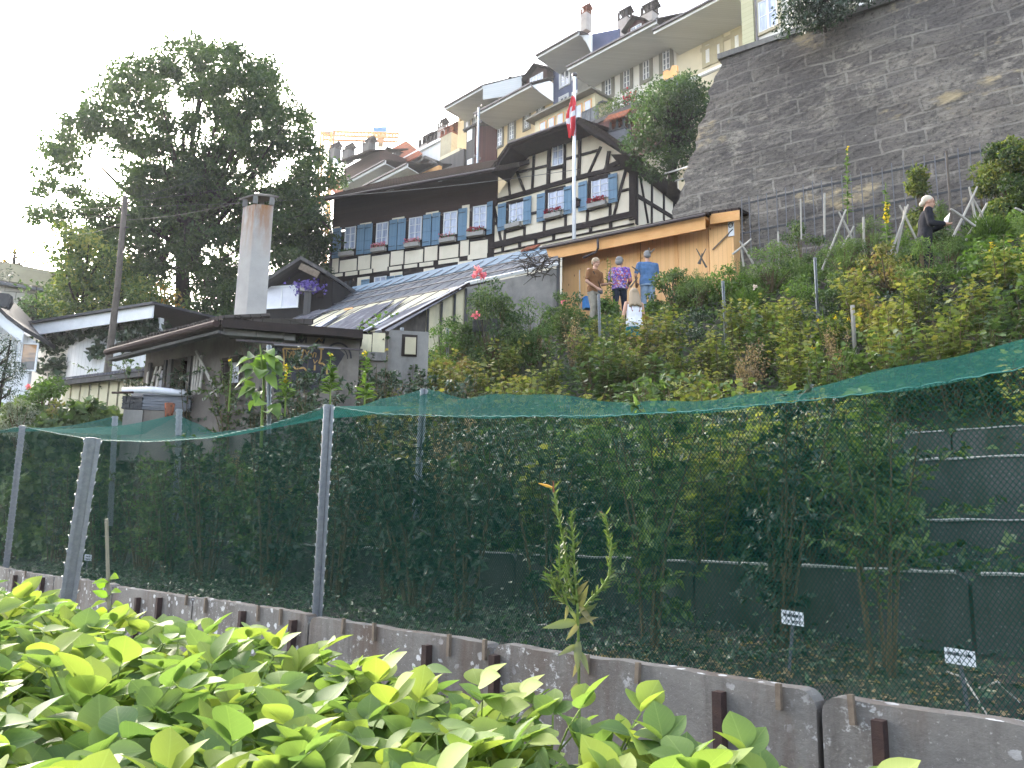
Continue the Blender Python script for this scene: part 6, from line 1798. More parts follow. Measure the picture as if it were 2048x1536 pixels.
tree('broadleaf_tree', 'tall broad-crowned tree standing dark against the white sky at the left',
  [(372, 115, 45), (310, 135, 45), (440, 128, 48), (505, 140, 42), (255, 165, 45), (330, 185, 50), (410, 180, 45), (480, 195, 55), (545, 190, 40), (580, 250, 45), (195, 205, 40), (160, 260, 35), (220, 250, 45),
  (290, 255, 50), (360, 260, 40), (440, 265, 50), (520, 270, 55), (600, 310, 40), (110, 300, 32), (150, 330, 38), (250, 330, 45), (320, 330, 50), (390, 335, 50), (460, 340, 55), (540, 350, 45), (620, 360, 42), (665, 350, 22), (90, 370, 28), (150, 395, 35),
  (85, 420, 25), (130, 445, 30), (200, 440, 40), (260, 400, 40), (300, 420, 55), (370, 410, 60), (440, 420, 60), (520, 420, 50), (590, 410, 45), (200, 490, 40), (260, 480, 50), (330, 490, 60), (410, 500, 60), (480, 500, 50), (560, 480, 50), (240, 550, 45), (310, 560, 50), (430, 570, 45), (480, 560, 40)],
  40, 9, .19, 'lf_tree', (365, 655), (375, 330), .36, per=30, rr=(.3, .62), dens=600, seed=3, nl=80,
  holes=[(360, 212, 38, 24), (372, 280, 26, 16), (205, 325, 34, 28), (548, 362, 20, 18), (150, 365, 30, 14), (410, 240, 18, 12), (245, 220, 14, 10), (90, 340, 20, 12)], flat=.55)
tree('broadleaf_tree', 'dark leafy tree filling the gap between the chimney and the timbered house', [(575, 440, 50), (620, 470, 45), (590, 520, 50), (640, 520, 35), (560, 560, 40), (615, 570, 35), (540, 600, 30), (600, 400, 35)],
  43, 5, .2, 'lf_tree', (600, 640), (600, 450), .2, per=22, rr=(.35, .8), dens=480, seed=4, nl=30)
tree('broadleaf_tree', 'spreading green tree with thin branches above the white ivy house', [(170, 505, 40), (140, 490, 30), (205, 540, 45), (160, 560, 45), (230, 590, 45), (130, 610, 50), (190, 630, 45), (80, 640, 40), (260, 630, 40), (280, 590, 35)],
  32, 6, .17, 'lf_tree2', (170, 690), (180, 540), .16, per=26, rr=(.3, .65), dens=450, seed=5, nl=40)
tree('broadleaf_tree', 'small tree with orange and yellow autumn leaves left of the big trunk', [(310, 590, 32), (340, 610, 28), (290, 615, 28), (325, 640, 26)],
  34, 3, .17, 'lf_amber', (315, 680), (315, 610), .1, per=13, rr=(.3, .55), dens=230, seed=6, nl=18)
tree('broadleaf_tree', 'narrow dark shrub-like tree in front of the pale block building', [(68, 590, 24), (55, 620, 32), (85, 610, 26), (70, 650, 38), (40, 655, 28), (105, 645, 26)],
  29, 2.5, .14, 'lf_tree', (65, 700), (66, 590), .1, per=18, rr=(.22, .5), dens=300, seed=7, nl=18)
tree('broadleaf_tree', 'backlit tree with reddish-brown leaves at the far left edge above the beige building', [(10, 485, 28), (40, 500, 26), (70, 508, 18), (85, 515, 10), (0, 520, 26), (30, 525, 16)],
  55, 4, .24, 'lf_amber', (30, 570), (30, 500), .16, per=10, rr=(.3, .7), dens=130, seed=8, nl=22)
tree('broadleaf_tree', 'yellowish tree rising behind the left end of the beige wall', [(150, 520, 24), (135, 500, 16), (165, 560, 22)], 50, 3, .2, 'lf_amber', (150, 600), (150, 520), .12, per=11, rr=(.3, .6), dens=180, seed=9, nl=16)
tree('broadleaf_tree', 'dark thicket behind the roof of the graffiti hut, right of the big trunk', [(430, 610, 40), (470, 590, 30), (400, 630, 30), (350, 640, 20), (480, 630, 30)], 36, 4, .18, 'lf_tree', (430, 690), (430, 620), .12, per=26, rr=(.3, .7), dens=450, seed=10, nl=20)
tree('conifer', 'dark conifer branch tips reaching in at the left edge', [(5, 690, 24), (15, 730, 28), (5, 765, 26), (40, 745, 18), (10, 545, 12)], 15, 1.5, .07, 'lf_ivy', (-40, 800), (-10, 700), .03, per=60, rr=(.10, .22), dens=1300, seed=11, nl=8, W=.25)
tree('broadleaf_tree', 'large green tree between the timbered house and the stone wall', [(1330, 200, 38), (1375, 190, 34), (1405, 205, 28), (1300, 225, 32), (1345, 245, 45), (1395, 245, 38), (1290, 265, 26), (1330, 290, 38), (1380, 290, 36), (1345, 325, 24), (1395, 320, 22), (1270, 235, 14), (1412, 270, 18), (1280, 300, 26), (1310, 330, 24), (1400, 190, 30), (1350, 180, 30), (1320, 205, 34)],
  31, 4, .13, 'lf_tree', (1345, 370), (1345, 250), .16, per=34, rr=(.2, .46), dens=560, seed=12, nl=50)
tree('climbing_shrub', 'dark evergreen shrub spilling over the top of the stone wall', [(1590, 20, 28), (1620, 5, 30), (1650, 15, 30), (1690, 0, 28), (1570, 45, 16), (1605, 50, 18), (1640, 40, 20), (1730, -10, 26), (1770, -18, 20), (1675, 25, 16)],
  20.6, .9, .10, 'lf_ivy', (1650, 35), (1650, 10), .03, per=70, rr=(.14, .3), dens=800, seed=13, nl=14, cat='shrub', W=.5)
# ================================================================ HILLSIDE PLANTS (prototypes first, then copies)
PROTO = {}
def proto(key, name, mt, build, stem='stem'):
 """prototype plants are built at the origin and moved to the first place they are needed"""
 PROTO[key] = []
 for v in range(3):
  g = np.random.default_rng(hash_(key) + v)
  r = thing(name, (0, 0, 0), 'x', 'plant')
  (V, T, Q), st = build(g)
  npmesh('leaves', V, T, M[mt], r, rnd=Q, world=False)
  if st.v: st.build('stems', M[stem], r, loc=0)
  PROTO[key].append([r, False])
def hash_(s): return sum((i + 1) * ord(c) for i, c in enumerate(s)) % 100000
def place(key, x, y, sc_, label, cat, group, rz=None, z=None, sz=None, dz=0.0):
 k = PROTO[key][int(rng.integers(len(PROTO[key])))]
 if not k[1]: o = k[0]; k[1] = True
 else: o = copy_tree(k[0])
 o.location = (x, y, float(ground(x, y)) + dz if z is None else z)
 o.rotation_euler = (rng.uniform(-.08, .08), rng.uniform(-.08, .08), rng.uniform(0, 6.28) if rz is None else rz)
 o.scale = (sc_, sc_, sc_ * (sz or 1))
 return tag(o, label, cat, group)
def b_berry(g):      # leggy cane bush, 1.2 m
 st = MB(); P = []; A = []
 for k in range(15):
  a = g.uniform(0, 6.28); lean = g.uniform(.05, .45); h = g.uniform(.75, 1.3)
  b = Vector((.08 * math.cos(a), .08 * math.sin(a), -.05)); tp = Vector((math.cos(a) * lean, math.sin(a) * lean, h))
  m_ = b.lerp(tp, .5) + Vector((0, 0, .08))
  st.tube([b, m_, tp], [.008, .006, .003], 4, False)
  for j in range(34):
   q = g.uniform(.22, 1.02); p = b.lerp(m_, q * 2) if q < .5 else m_.lerp(tp, q * 2 - 1)
   d = Vector(g.normal(size=3)); d.z = abs(d.z) * .3 - .1
   P.append(tuple(p + d.normalized() * .05)); A.append(tuple(d))
 P = np.array(P); A = np.array(A); n = len(P)
 N_ = g.normal(size=(n, 3)) * .45 + np.array([0, 0, 1])
 rn = np.clip(g.normal(.45, .2, n) + (P[:, 2] - .7) * .25, 0, 1)
 return leafset(P, A, N_, g.uniform(.06, .125, n), g.uniform(.05, .10, n), rn, 'lobed'), st
def b_round(g, L=.06, dens=3000, h=.8, r=.42, kind='kite', W=.6):
 st = MB(); cl = []
 for k in range(16):
  a = g.uniform(0, 6.28); q = math.sqrt(g.random()) * r * .75; z = h * g.uniform(.25, .95) * (1 - .35 * (q / r) ** 2)
  p = (q * math.cos(a), q * math.sin(a), z); s = g.uniform(.10, .20)
  cl.append((p, (s, s, s * .8))); st.tube([(0, 0, 0), (p[0] * .4, p[1] * .4, z * .5), p], [.012, .008, .003], 4, False)
 return foliage(cl, dens, L, L * W, kind, g=g, tone=.3), st
def b_feather(g):    # asparagus or dill: a haze of fine leaves on upright stems
 st = MB(); P = []; A = []
 for k in range(16):
  a = g.uniform(0, 6.28); r = g.uniform(.05, .35); h = g.uniform(.6, 1.15)
  tp = Vector((math.cos(a) * r, math.sin(a) * r, h)); st.tube([(0, 0, 0), tp * .55 + Vector((0, 0, .05)), tp], [.006, .005, .002], 4, False)
  for j in range(75):
   q = g.uniform(.2, 1.03); p = tp * q; d = Vector(g.normal(size=3)); d.z = abs(d.z) * .8 + .2
   P.append(tuple(p + d.normalized() * g.uniform(0, .09) * (1.25 - q))); A.append(tuple(d))
 P = np.array(P); A = np.array(A); n = len(P)
 return leafset(P, A, g.normal(size=(n, 3)), g.uniform(.05, .09, n), np.full(n, .006 + .006), g.random(n)), st
def b_ivy(g):
 cl = [((g.uniform(-.5, .5), g.uniform(-.5, .5), g.uniform(.03, .25)), (.26, .26, .14)) for _ in range(12)]
 return foliage(cl, 1300, .06, .055, g=g, up=.9, tone=.2), MB()
def b_grass(g):
 n = 420; a = g.uniform(0, 6.28, n); r = np.sqrt(g.random(n)) * .22
 P = np.stack([np.cos(a) * r, np.sin(a) * r, np.zeros(n)], 1)
 A = np.stack([np.cos(a) * .35, np.sin(a) * .35, np.ones(n)], 1) + g.normal(size=(n, 3)) * .14
 return leafset(P, A, g.normal(size=(n, 3)) * np.array([1, 1, .1]), g.uniform(.35, .75, n), np.full(n, .012), g.random(n), 'lance', .35), MB()
def b_big(g):        # squash or rhubarb: big soft leaves
 st = MB(); P = []; A = []; 
 for k in range(46):
  a = g.uniform(0, 6.28); r = g.uniform(.05, .5); h = g.uniform(.2, .6) * (1.1 - r * .6)
  p = Vector((math.cos(a) * r, math.sin(a) * r, h)); st.tube([(0, 0, 0), p * .6 + Vector((0, 0, .05)), p], .006, 4, False); P.append(tuple(p)); A.append((math.cos(a), math.sin(a), g.uniform(-.3, .2)))
 P = np.array(P); A = np.array(A); n = len(P)
 return leafset(P, A, g.normal(size=(n, 3)) * .35 + np.array([0, 0, 1]), g.uniform(.12, .22, n), g.uniform(.11, .2, n), g.random(n), 'lobed', .25), st
def b_spray(g):      # dry flowering stems
 st = MB(); P = []; A = []
 for k in range(12):
  a = g.uniform(0, 6.28); r = g.uniform(.05, .3); h = g.uniform(.7, 1.2); tp = Vector((math.cos(a) * r, math.sin(a) * r, h))
  st.tube([(0, 0, 0), tp * .5, tp], [.006, .005, .003], 4, False)
  for j in range(30):
   q = g.uniform(.75, 1.03); P.append(tuple(tp * q + Vector(g.normal(size=3)) * .035)); A.append(tuple(g.normal(size=3)))
  for j in range(16):
   q = g.uniform(.1, .7); P.append(tuple(tp * q)); A.append((g.normal(), g.normal(), .4))
 P = np.array(P); A = np.array(A); n = len(P)
 return leafset(P, A, g.normal(size=(n, 3)), g.uniform(.025, .06, n), g.uniform(.015, .03, n), g.random(n)), st
proto('berry', 'berry_bush', 'lf_cane', b_berry)
proto('berryd', 'berry_bush', 'lf_mid', b_berry)
proto('yellow', 'berry_bush', 'lf_yellow', b_berry)
proto('round', 'shrub', 'lf_mid', b_round)
proto('light', 'shrub', 'lf_light', b_round, 'gstem')
proto('feather', 'feathery_plant', 'lf_feather', b_feather, 'gstem')
proto('ivy', 'ground_ivy', 'lf_ivy', b_ivy)
proto('grass', 'grass_clump', 'lf_light', b_grass)
proto('big', 'leafy_plant', 'lf_light', b_big, 'gstem')
proto('dry', 'dry_stalks', 'lf_dry', b_spray)
NAMES = {'berry': ('leggy yellow-green berry bush on the terraced slope above the net', 'berry bush', 'berry bushes on the slope'),
   'berryd': ('darker green berry bush on the terraced slope above the net', 'berry bush', 'dark green berry bushes on the slope'),
   'yellow': ('berry bush with yellowing and brown leaves on the slope above the net', 'berry bush', 'yellowing berry bushes on the slope'),
   'round': ('compact mid-green shrub on the upper part of the slope', 'shrub', 'shrubs on the upper slope'),
   'light': ('fresh light green shrub on the upper part of the slope', 'shrub', 'light green shrubs on the upper slope'),
   'feather': ('feathery bright green plant on the upper part of the slope', 'plant', 'feathery plants on the upper slope'),
   'ivy': ('dark low ivy patch covering the bank below the upper beds', 'ivy', 'ivy patches on the bank'),
   'grass': ('clump of long light green grass on the slope', 'grass', 'grass clumps on the slope'),
   'big': ('plant with large soft green leaves on the upper slope', 'plant', 'large-leaved plants on the slope'),
   'dry': ('dry brown flower stalks standing among the berry bushes', 'dry stalks', 'dry stalks on the slope')}
PH = Plane(34.4, 0.0); PSH = Plane(33.5, 0.0)
def blocked(x, y, q):
 v = Vector((x, y, 0))
 a = v.dot(PH.n); b = v.dot(PSH.n); c = v.dot(WALL.n)
 if q[0] < 1130 and a > 12.6: return True
 if b > 18.9 and q[0] < 1500: return True
 if c > 19.4: return True
 e = v - Vector((Q0.x, Q0.y, 0))
 if q[0] < 760 and e.dot(HR.n) > -.5 and e.dot(HL.n) > -.5: return True
 if q[0] < 300 and (v - GB.O).dot(GB.n) > -.6: return True
 if 225 < q[0] < 395 and q[2] < 15.2: return True
 return False
def scatter_hill():
 g = np.random.default_rng(21)
 pts = []
 tries = 0
 cell = {}
 while tries < 60000 and len(pts) < 700:
  tries += 1
  s = g.uniform(5.8, 18.4); u = g.uniform(-9, 19)
  x, y = su(s, u)
  if y < 3: continue
  z = float(ground(x, y)); q = px_of((x, y, z + .6))
  if q is None or q[0] < -80 or q[0] > 2130 or q[1] < 380: continue
  if blocked(x, y, q): continue
  sp = .46 + .012 * q[2] if s > 7.2 else .62
  ck = (int(x / .8), int(y / .8)); bad = False
  for i in (-1, 0, 1):
   for j in (-1, 0, 1):
    for (a, b) in cell.get((ck[0] + i, ck[1] + j), ()):
     if (a - x) ** 2 + (b - y) ** 2 < sp * sp: bad = True
  if bad: continue
  # bare right end behind the net, where the terrace walls show
  if s < 10.4 and u < .42 * s - .3 + (s - 5.8) * .1 and q[1] > 800: continue
  cell.setdefault(ck, []).append((x, y)); pts.append((x, y, s, u, q))
 for x, y, s, u, q in pts:
  px, py = q[0], q[1]
  r = g.random()
  if s < 10.6: k = 'berryd' if r < .55 else 'berry'
  elif s < 13.3: k = 'berry' if r < .55 else ('yellow' if r < .72 else ('berryd' if r < .92 else 'dry'))
  elif s < 14.6: k = 'ivy' if px > 1180 else ('yellow' if r < .4 else 'grass')
  else: k = ('feather' if r < .3 else 'round' if r < .55 else 'light' if r < .75 else 'big' if r < .88 else 'grass')
  if px < 1080 and s > 13.3: k = 'light' if r < .4 else ('grass' if r < .6 else 'yellow')
  if 380 < px < 1050 and s < 13.3: k = 'yellow' if r < .38 else ('berry' if r < .7 else ('dry' if r < .86 else 'berryd'))
  if px < 240: k = 'round' if r < .4 else ('big' if r < .75 else 'light')
  sc_ = g.uniform(.75, 1.05)
  if s > 14.6: sc_ *= .85
  if 13.3 < s < 14.6: sc_ *= .8
  # keep the view of the people and low walls
  if 1150 < px < 1330 and q[2] > 15.6: sc_ *= .5
  if 380 < px < 900 and q[2] > 9: sc_ *= .9
  if 1190 < px < 1330 and 13.5 < q[2] < 15.4: sc_ *= 1.1
  if 240 < px < 740 and u > 6: sc_ *= .6; k = 'dry' if r > .75 else 'yellow'
  place(k, x, y, sc_, *NAMES[k])
scatter_hill()
# second layer: undergrowth that nobody could count
def undergrowth():
 g = np.random.default_rng(33)
 n = 46000
 s = g.uniform(5.7, 18.4, n); u = g.uniform(-9, 16, n)
 x, y = su(s, u)
 ok = (y > 3) & (x / np.maximum(y, .1) < .70) & (x / np.maximum(y, .1) > -.70) & ((x * .565 + y * .825) < 12.7 + 8 * (x > .6)) & ((x * .579 + y * .815) < 19.6)
 ok &= ~((s < 10.4) & (u < .5 * s + .3)) | (g.random(n) < .25)
 x, y, s = x[ok], y[ok], s[ok]; n = len(x)
 P = np.stack([x, y, ground(x, y) + g.uniform(.0, .28, n) ** 1.2], 1)
 N_ = g.normal(size=(n, 3)) * .5 + np.array([0, -.2, 1]); A = g.normal(size=(n, 3)) * np.array([1, 1, .4]) + np.array([0, 0, .3])
 V, T, Q = leafset(P, A, N_, g.uniform(.07, .15, n), g.uniform(.05, .1, n), np.clip(g.normal(.4, .2, n), 0, 1))
 tag(npmesh('undergrowth', V, T, M['lf_mid'], rnd=Q), 'low green weeds and groundcover filling the slope between the bushes', 'undergrowth', kind='stuff')
undergrowth()
# ---------------------------------------------------------------- single shrubs one can point to
def bush(name, label, px, yb, yt, wpx, mt, L=.07, dens=520, kind='kite', stem='stem', seed=1, W=.6, cat='shrub', depth=None, fl=None, rr=.16, tall=False):
 g = np.random.default_rng(seed)
 b = px_ground(px, yb) if depth is None else at(px, yb, depth)
 if abs(b.z - gz(b)) < 1.3: b.z = gz(b)
 q = px_of(b); d = q[2]
 h = at(px, yt, d).z - b.z; r = wpx / 2 / FPX * d
 t = thing(name, b, label, cat)
 cl = []; st = MB(); n = int(14 + 26 * r * h)
 for k in range(n):
  a = g.uniform(0, 6.28); e = g.uniform(.04, 1.0); pr = math.sin(math.pi * min(.97, .16 + .8 * e)) ** .6 if not tall else (1.05 - e) ** .8
  rad = math.sqrt(g.random()) * r * pr
  p = b + Vector((math.cos(a) * rad, math.sin(a) * rad, h * e * .93)); s = g.uniform(.7, 1.3) * rr * (.45 + .6 * min(1.6, r))
  cl.append((tuple(p), (s, s, s * .8)))
  st.tube([b, b.lerp(p, .5) + Vector((0, 0, h * .06)), p], [.014, .009, .004], 4, False)
 V, T, Q = foliage(cl, max(dens * 5.5, 85 * (.065 / L) / (rr * (.45 + .6 * min(1.6, r))) ** 2), L, L * W, kind, g=g, tone=.35)
 npmesh('foliage', V, T, M[mt], t, rnd=Q); st.build('stems', M[stem], t)
 for f in (fl or []):
  x, y, m_, rad = f
  c = at(x, y, d - r * .6)
  n = 16; Pq = np.array(tuple(c)) + g.normal(size=(n, 3)) * rad * .25
  V, T, Q = leafset(Pq, g.normal(size=(n, 3)), g.normal(size=(n, 3)), rad, rad * .9, g.random(n)); npmesh('blossom', V, T, M[m_], t, rnd=Q)
  MB().tube([b.lerp(c, .5), c], .004, 4).build('flower_stem', M['gstem'], t)
 return t, b, d
bush('rose_bush', 'tall dark rose bush with three pink blooms in front of the greenhouse', 985, 675, 545, 150, 'lf_mid', .06, 700, seed=41, rr=.21, fl=[(958, 541, 'pink_fl', .085), (953, 549, 'pink_fl', .085), (966, 551, 'pink_fl', .08), (951, 630, 'pink_fl', .07)])
bush('shrub', 'rounded light green shrub left of the rose bush at the greenhouse corner', 893, 690, 612, 118, 'lf_light', .055, 700, seed=42)
bush('shrub', 'dark green shrub with one magenta bloom left of the man in brown', 1135, 650, 575, 92, 'lf_mid', .055, 600, seed=43, fl=[(1127, 603, 'pink_fl', .07)])
bush('shrub', 'bright feathery shrub right of the rose bush before the greenhouse wall', 1062, 690, 588, 105, 'lf_feather', .08, 900, seed=81, W=.25, rr=.2)
bush('shrub', 'low leafy shrub between the rose bush and the greenhouse corner', 938, 700, 632, 80, 'lf_mid', .06, 600, seed=82)
for i, (x, yb, yt) in enumerate(((1040, 690, 615), (1020, 700, 632), (1065, 680, 625), (1000, 690, 640))):
 p = px_ground(x, yb); place('feather', p.x, p.y, (yb - yt) / FPX * px_of(p)[2], 'soft bright green tuft at the foot of the rose bush', 'plant', 'green tufts by the rose bush')
for i, (x, yb, yt) in enumerate(((1088, 640, 585), (1075, 655, 600), (1060, 640, 592))):
 p = px_ground(x, yb); place('dry', p.x, p.y, (yb - yt) / FPX * px_of(p)[2], 'pale feathery seed heads between the rose bush and the shed', 'grass', 'pale seed heads by the shed')
bush('shrub', 'bushy dark green plant right of the man in the blue shirt', 1345, 630, 528, 105, 'lf_mid', .07, 520, seed=44)
bush('shrub', 'bright green feathery bush in front of the right half of the shed', 1400, 625, 545, 100, 'lf_feather', .08, 700, seed=45, W=.2)
bush('shrub', 'tall light green leafy shrub near the shed corner', 1465, 610, 530, 100, 'lf_light', .07, 520, seed=46)
bush('shrub', 'feathery green bush right of the shed below the fence', 1545, 590, 480, 110, 'lf_feather', .07, 800, seed=47, W=.3)
bush('shrub', 'rounded green rose shrub under the left part of the trellis fence', 1605, 560, 436, 105, 'lf_mid', .055, 700, seed=48)
bush('asparagus_plant', 'soft feathery asparagus bush between crossed poles under the fence', 1690, 560, 462, 110, 'lf_feather', .08, 800, seed=49, W=.15, cat='plant')
bush('lavender', 'low grey-green lavender mound at the foot of the stone wall', 1737, 470, 420, 85, 'lf_mid', .06, 700, seed=50, W=.2)
bush('hydrangea', 'brownish dark shrub with withered leaves right of the asparagus', 1775, 590, 488, 130, 'lf_yellow', .08, 380, seed=51)
bush('shrub', 'dense dark shrub bank below the woman in black', 1700, 620, 540, 140, 'lf_mid', .06, 600, seed=52)
bush('feathery_plant', 'tall bright feathery fennel right of the woman in black', 1888, 500, 392, 42, 'lf_feather', .08, 900, seed=53, W=.12, cat='plant', tall=True)
bush('feathery_plant', 'soft green growth hiding the skirt of the woman in black', 1848, 545, 462, 84, 'lf_feather', .08, 800, seed=74, depth=13.4, W=.2, cat='plant')
bush('feathery_plant', 'low feathery green plants in front of the woman in black', 1900, 560, 478, 120, 'lf_feather', .08, 800, seed=54, W=.15, cat='plant')
bush('shrub', 'broad-leaved green bushes at the right edge of the slope', 1990, 590, 480, 130, 'lf_light', .10, 380, seed=55)
bush('shrub', 'dark ivy-like bank at the right edge above the berry bushes', 1960, 650, 570, 150, 'lf_ivy', .08, 520, seed=56)
bush('tree', 'olive green bush at the right edge in front of the stone wall', 2022, 450, 262, 125, 'lf_tree2', .075, 900, seed=57, rr=.3, depth=15.5, cat='tree')
bush('climbing_plant', 'slender yellow-green climber rising to a point by the stone wall', 1843, 420, 308, 66, 'lf_cane', .075, 900, seed=58, rr=.24, depth=16.8, cat='plant', tall=True)
bush('climbing_plant', 'loose green climber on the fence left of the big right-hand bush', 1968, 420, 345, 40, 'lf_mid', .06, 500, seed=59, depth=16.2, cat='plant')
bush('leafy_plant', 'mass of large squash leaves and creepers at the lower left above the net', 150, 985, 797, 190, 'lf_mid', .16, 330, 'lobed', seed=60, depth=15.2, cat='plant', W=1.0, rr=.3)
bush('leafy_plant', 'dark thicket of vines at the left edge above the net', 25, 985, 800, 150, 'lf_mid', .15, 330, 'lobed', seed=61, depth=15.5, cat='plant', W=1.0, rr=.3)
bush('silvery_plant', 'silvery grey feathery plant at the lower left', 34, 900, 786, 75, 'lf_silver', .09, 600, seed=62, depth=15, cat='plant', W=.2)
bush('shrub', 'light green shrub with a pink bloom left of the yellow greenhouse front', 75, 930, 748, 130, 'lf_light', .09, 420, seed=63, depth=16.3, fl=[(57, 773, 'pink_fl', .06)])
bush('shrub', 'yellow-green shrub behind the squash leaves at the lower left', 100, 930, 800, 120, 'lf_yellow', .09, 380, seed=64, depth=15.8)
# sunflower-like plant in front of the hut
def sunflower():
 d = 9.6
 b = at(528, 830, d); t = at(520, 690, d)
 o = thing('sunflower_plant', b, 'tall plant with big heart-shaped green leaves in front of the graffiti wall', 'plant')
 MB().tube([b - Vector((0, 0, .6)), b.lerp(t, .5) + Vector((.02, 0, 0)), t], [.02, .016, .008], 6).build('stem', M['gstem'], o)
 g = np.random.default_rng(9); P = []; A = []
 for k in range(30):
  q = g.uniform(.0, 1.0); p = b.lerp(t, q); a = g.uniform(0, 6.28)
  P.append(tuple(p + Vector((math.cos(a), math.sin(a), .2)) * .09)); A.append((math.cos(a), math.sin(a) - .3, g.uniform(-1.1, .1)))
 P = np.array(P); A = np.array(A); n = len(P)
 V, T, Q = leafset(P, A, np.array([0, -.6, 1]) + g.normal(size=(n, 3)) * .3, g.uniform(.13, .25, n), g.uniform(.12, .21, n), g.random(n), 'ovate', .3); npmesh('leaf', V, T, M['lf_light'], o, rnd=Q)
sunflower()
# ================================================================ POSTS, STAKES, FLOWER SPIKES
def steel_post(px, yb, yt, depth, label, w_=.058, extra=.0, tilt=None, hooks=True, group=None):
 b = at(px if tilt is None else tilt, yb, depth); t = at(px, yt, depth)
 o = thing('steel_post', b - Vector((0, 0, extra)), label, 'post', group)
 d = (t - b).normalized(); x = d.cross(Vector((-.5, .86, 0))).normalized(); y = x.cross(d).normalized()
 b = b - d * extra
 mb = MB(); th = .004
 def bar(x0, x1, y0, y1):
  mb.hexa([b + x * x0 + y * y0, b + x * x1 + y * y0, b + x * x1 + y * y1, b + x * x0 + y * y1, t + x * x0 + y * y0, t + x * x1 + y * y0, t + x * x1 + y * y1, t + x * x0 + y * y1])
 h = w_ / 2
 bar(-h * .45, h * .45, -.002, .003)
 bar(-h * .5, -h * .42, -.022, -.002); bar(h * .42, h * .5, -.022, -.002)
 bar(-h, -h * .5, -.026, -.021); bar(h * .5, h, -.026, -.021)
 if hooks:
  hk = mb; L = (t - b).length; n = int(L / .09)
  for k in range(n):
   p = b.lerp(t, (k + .6) / n)
   for s in (-1, 1): hk.beam(p + x * (s * h) - y * .025, p + x * (s * (h + .007)) - y * .022 + d * .022, .006, .008, y)
 mb.build('channel', M['galv'], o)
 return o
steel_post(186, 1262, 875, 5.6, 'thick galvanised steel post leaning in front of the net at the lower left', .10, .35, tilt=126)
steel_post(656, 1236, 809, 6.03, 'galvanised steel post rising behind the concrete wall, holding up the net', .075, .25, tilt=632)
steel_post(45, 1135, 851, 11.9, 'distant galvanised post at the left edge holding the net', .08, .3, tilt=12)
steel_post(846, 900, 777, 8.3, 'rear galvanised post poking the net up above its top edge', .075, .9, tilt=838)
steel_post(230, 1000, 832, 12.6, 'rear post under the sharp left peak of the net', .08, .4, tilt=222)
steel_post(358, 1000, 818, 11.5, 'rear post under the second peak of the net, left of centre', .08, .4, tilt=352)
for x, yb, yt, lab in ((803, 712, 655, 'short galvanised post in front of the dark lean-to wall'), (894, 735, 656, 'galvanised post standing below the light green shrub'), (1196, 700, 588, 'galvanised post in front of the man in brown'),
     (1444, 700, 562, 'pale galvanised post on the slope below the shed corner'), (1628, 650, 515, 'tall thin white post on the slope below the asparagus')):
 p = px_ground(x + (3 if x > 1400 else 0), yb)
 steel_post(x, yb, yt, px_of(p)[2], lab, .062, .4, tilt=x + (7 if x > 1400 else (3 if x > 1100 else 0)))
steel_post(537, 800, 690, 9.7, 'bluish steel post hidden behind the large heart-shaped leaves', .05, .4)
def stake(pts, label, cat='stake', r=.014, mt='palewood', name='wooden_stake', group=None, depth=None):
 d = px_of(px_ground(*pts[-1]))[2] if depth is None else depth
 P = [at(x, y, d) for x, y in pts]; P.append(P[-1] + (P[-1] - P[-2]).normalized() * .4)
 return tag(MB().tube(P, r, 6).build(name, M[mt]), label, cat, group)
def zr(x, y): return 1450 + x / 3.413, 280 + y / 3.413
def crossed(lines, label, r=.022):
 ys = [zr(*l[1])[1] for l in lines]
 b = px_ground(zr(*lines[0][1])[0], max(ys)); d = px_of(b)[2]
 o = thing('crossed_poles', b, label, 'poles')
 for i, (a, c) in enumerate(lines):
  A = at(*zr(*a), d + .05 * i); C = at(*zr(*c), d + .05 * i)
  MB().tube([A, A.lerp(C, .5) + Vector((.01, 0, 0)), C + (C - A).normalized() * .3], [r * .8, r, r * 1.1], 6).build('pole', M['palewood'], o)
crossed([((825, 475), (700, 790)), ((775, 490), (840, 620)), ((880, 588), (845, 650))], 'crossed pale bean poles under the middle of the fence')
crossed([((1250, 440), (1165, 680)), ((1230, 455), (1185, 690)), ((1190, 445), (1280, 630))], 'bundle of pale crossed poles just left of the woman in black')
crossed([((1722, 318), (1605, 560)), ((1665, 320), (1685, 420)), ((1690, 395), (1775, 560)), ((1790, 430), (1690, 600))], 'large crossed pale poles to the right of the woman in black')
crossed([((100, 690), (190, 840)), ((180, 675), (125, 720)), ((105, 730), (112, 770))], 'thin crossed sticks beside the right corner of the shed')
crossed([((1980, 465), (2050, 500)), ((1540, 470), (1610, 520))], 'short pale sticks at the right end of the poles')
def z7c(lines, label):
 b = at(*z7(*lines[0][1]), 19.0)
 o = thing('crossed_poles', b, label, 'poles')
 for a, c in lines:
  MB().tube([at(*z7(*a), 18.8), at(*z7(*c), 18.8)], [.010, .024], 6).build('pole', M['oldwood'], o)
z7c([((1115, 430), (1135, 480)), ((1170, 440), (1130, 480))], 'two dark pole tips crossing right above the man in the blue shirt')
z7c([((1548, 440), (1640, 610)), ((1635, 440), (1565, 575)), ((1600, 480), (1580, 580))], 'crossed grey poles standing before the right part of the shed')
z7c([((965, 600), (1020, 640)), ((1020, 700), (950, 790)), ((900, 750), (940, 780))], 'thin sticks between the woman in purple and the man in blue')
stake([(1727, 434), (1728, 492)], 'single pale upright stake under the fence', r=.025)
stake([(1556, 463), (1557, 500)], 'short pale stake in the green bush right of the shed', r=.022)
stake([(1649, 386), (1649, 430)], 'thin pale stake in front of the stone wall above the rounded shrub', r=.022)
stake([(1893, 302), (1900, 400)], 'tall thin dark stake by the fence near the right', r=.022, mt='oldwood')
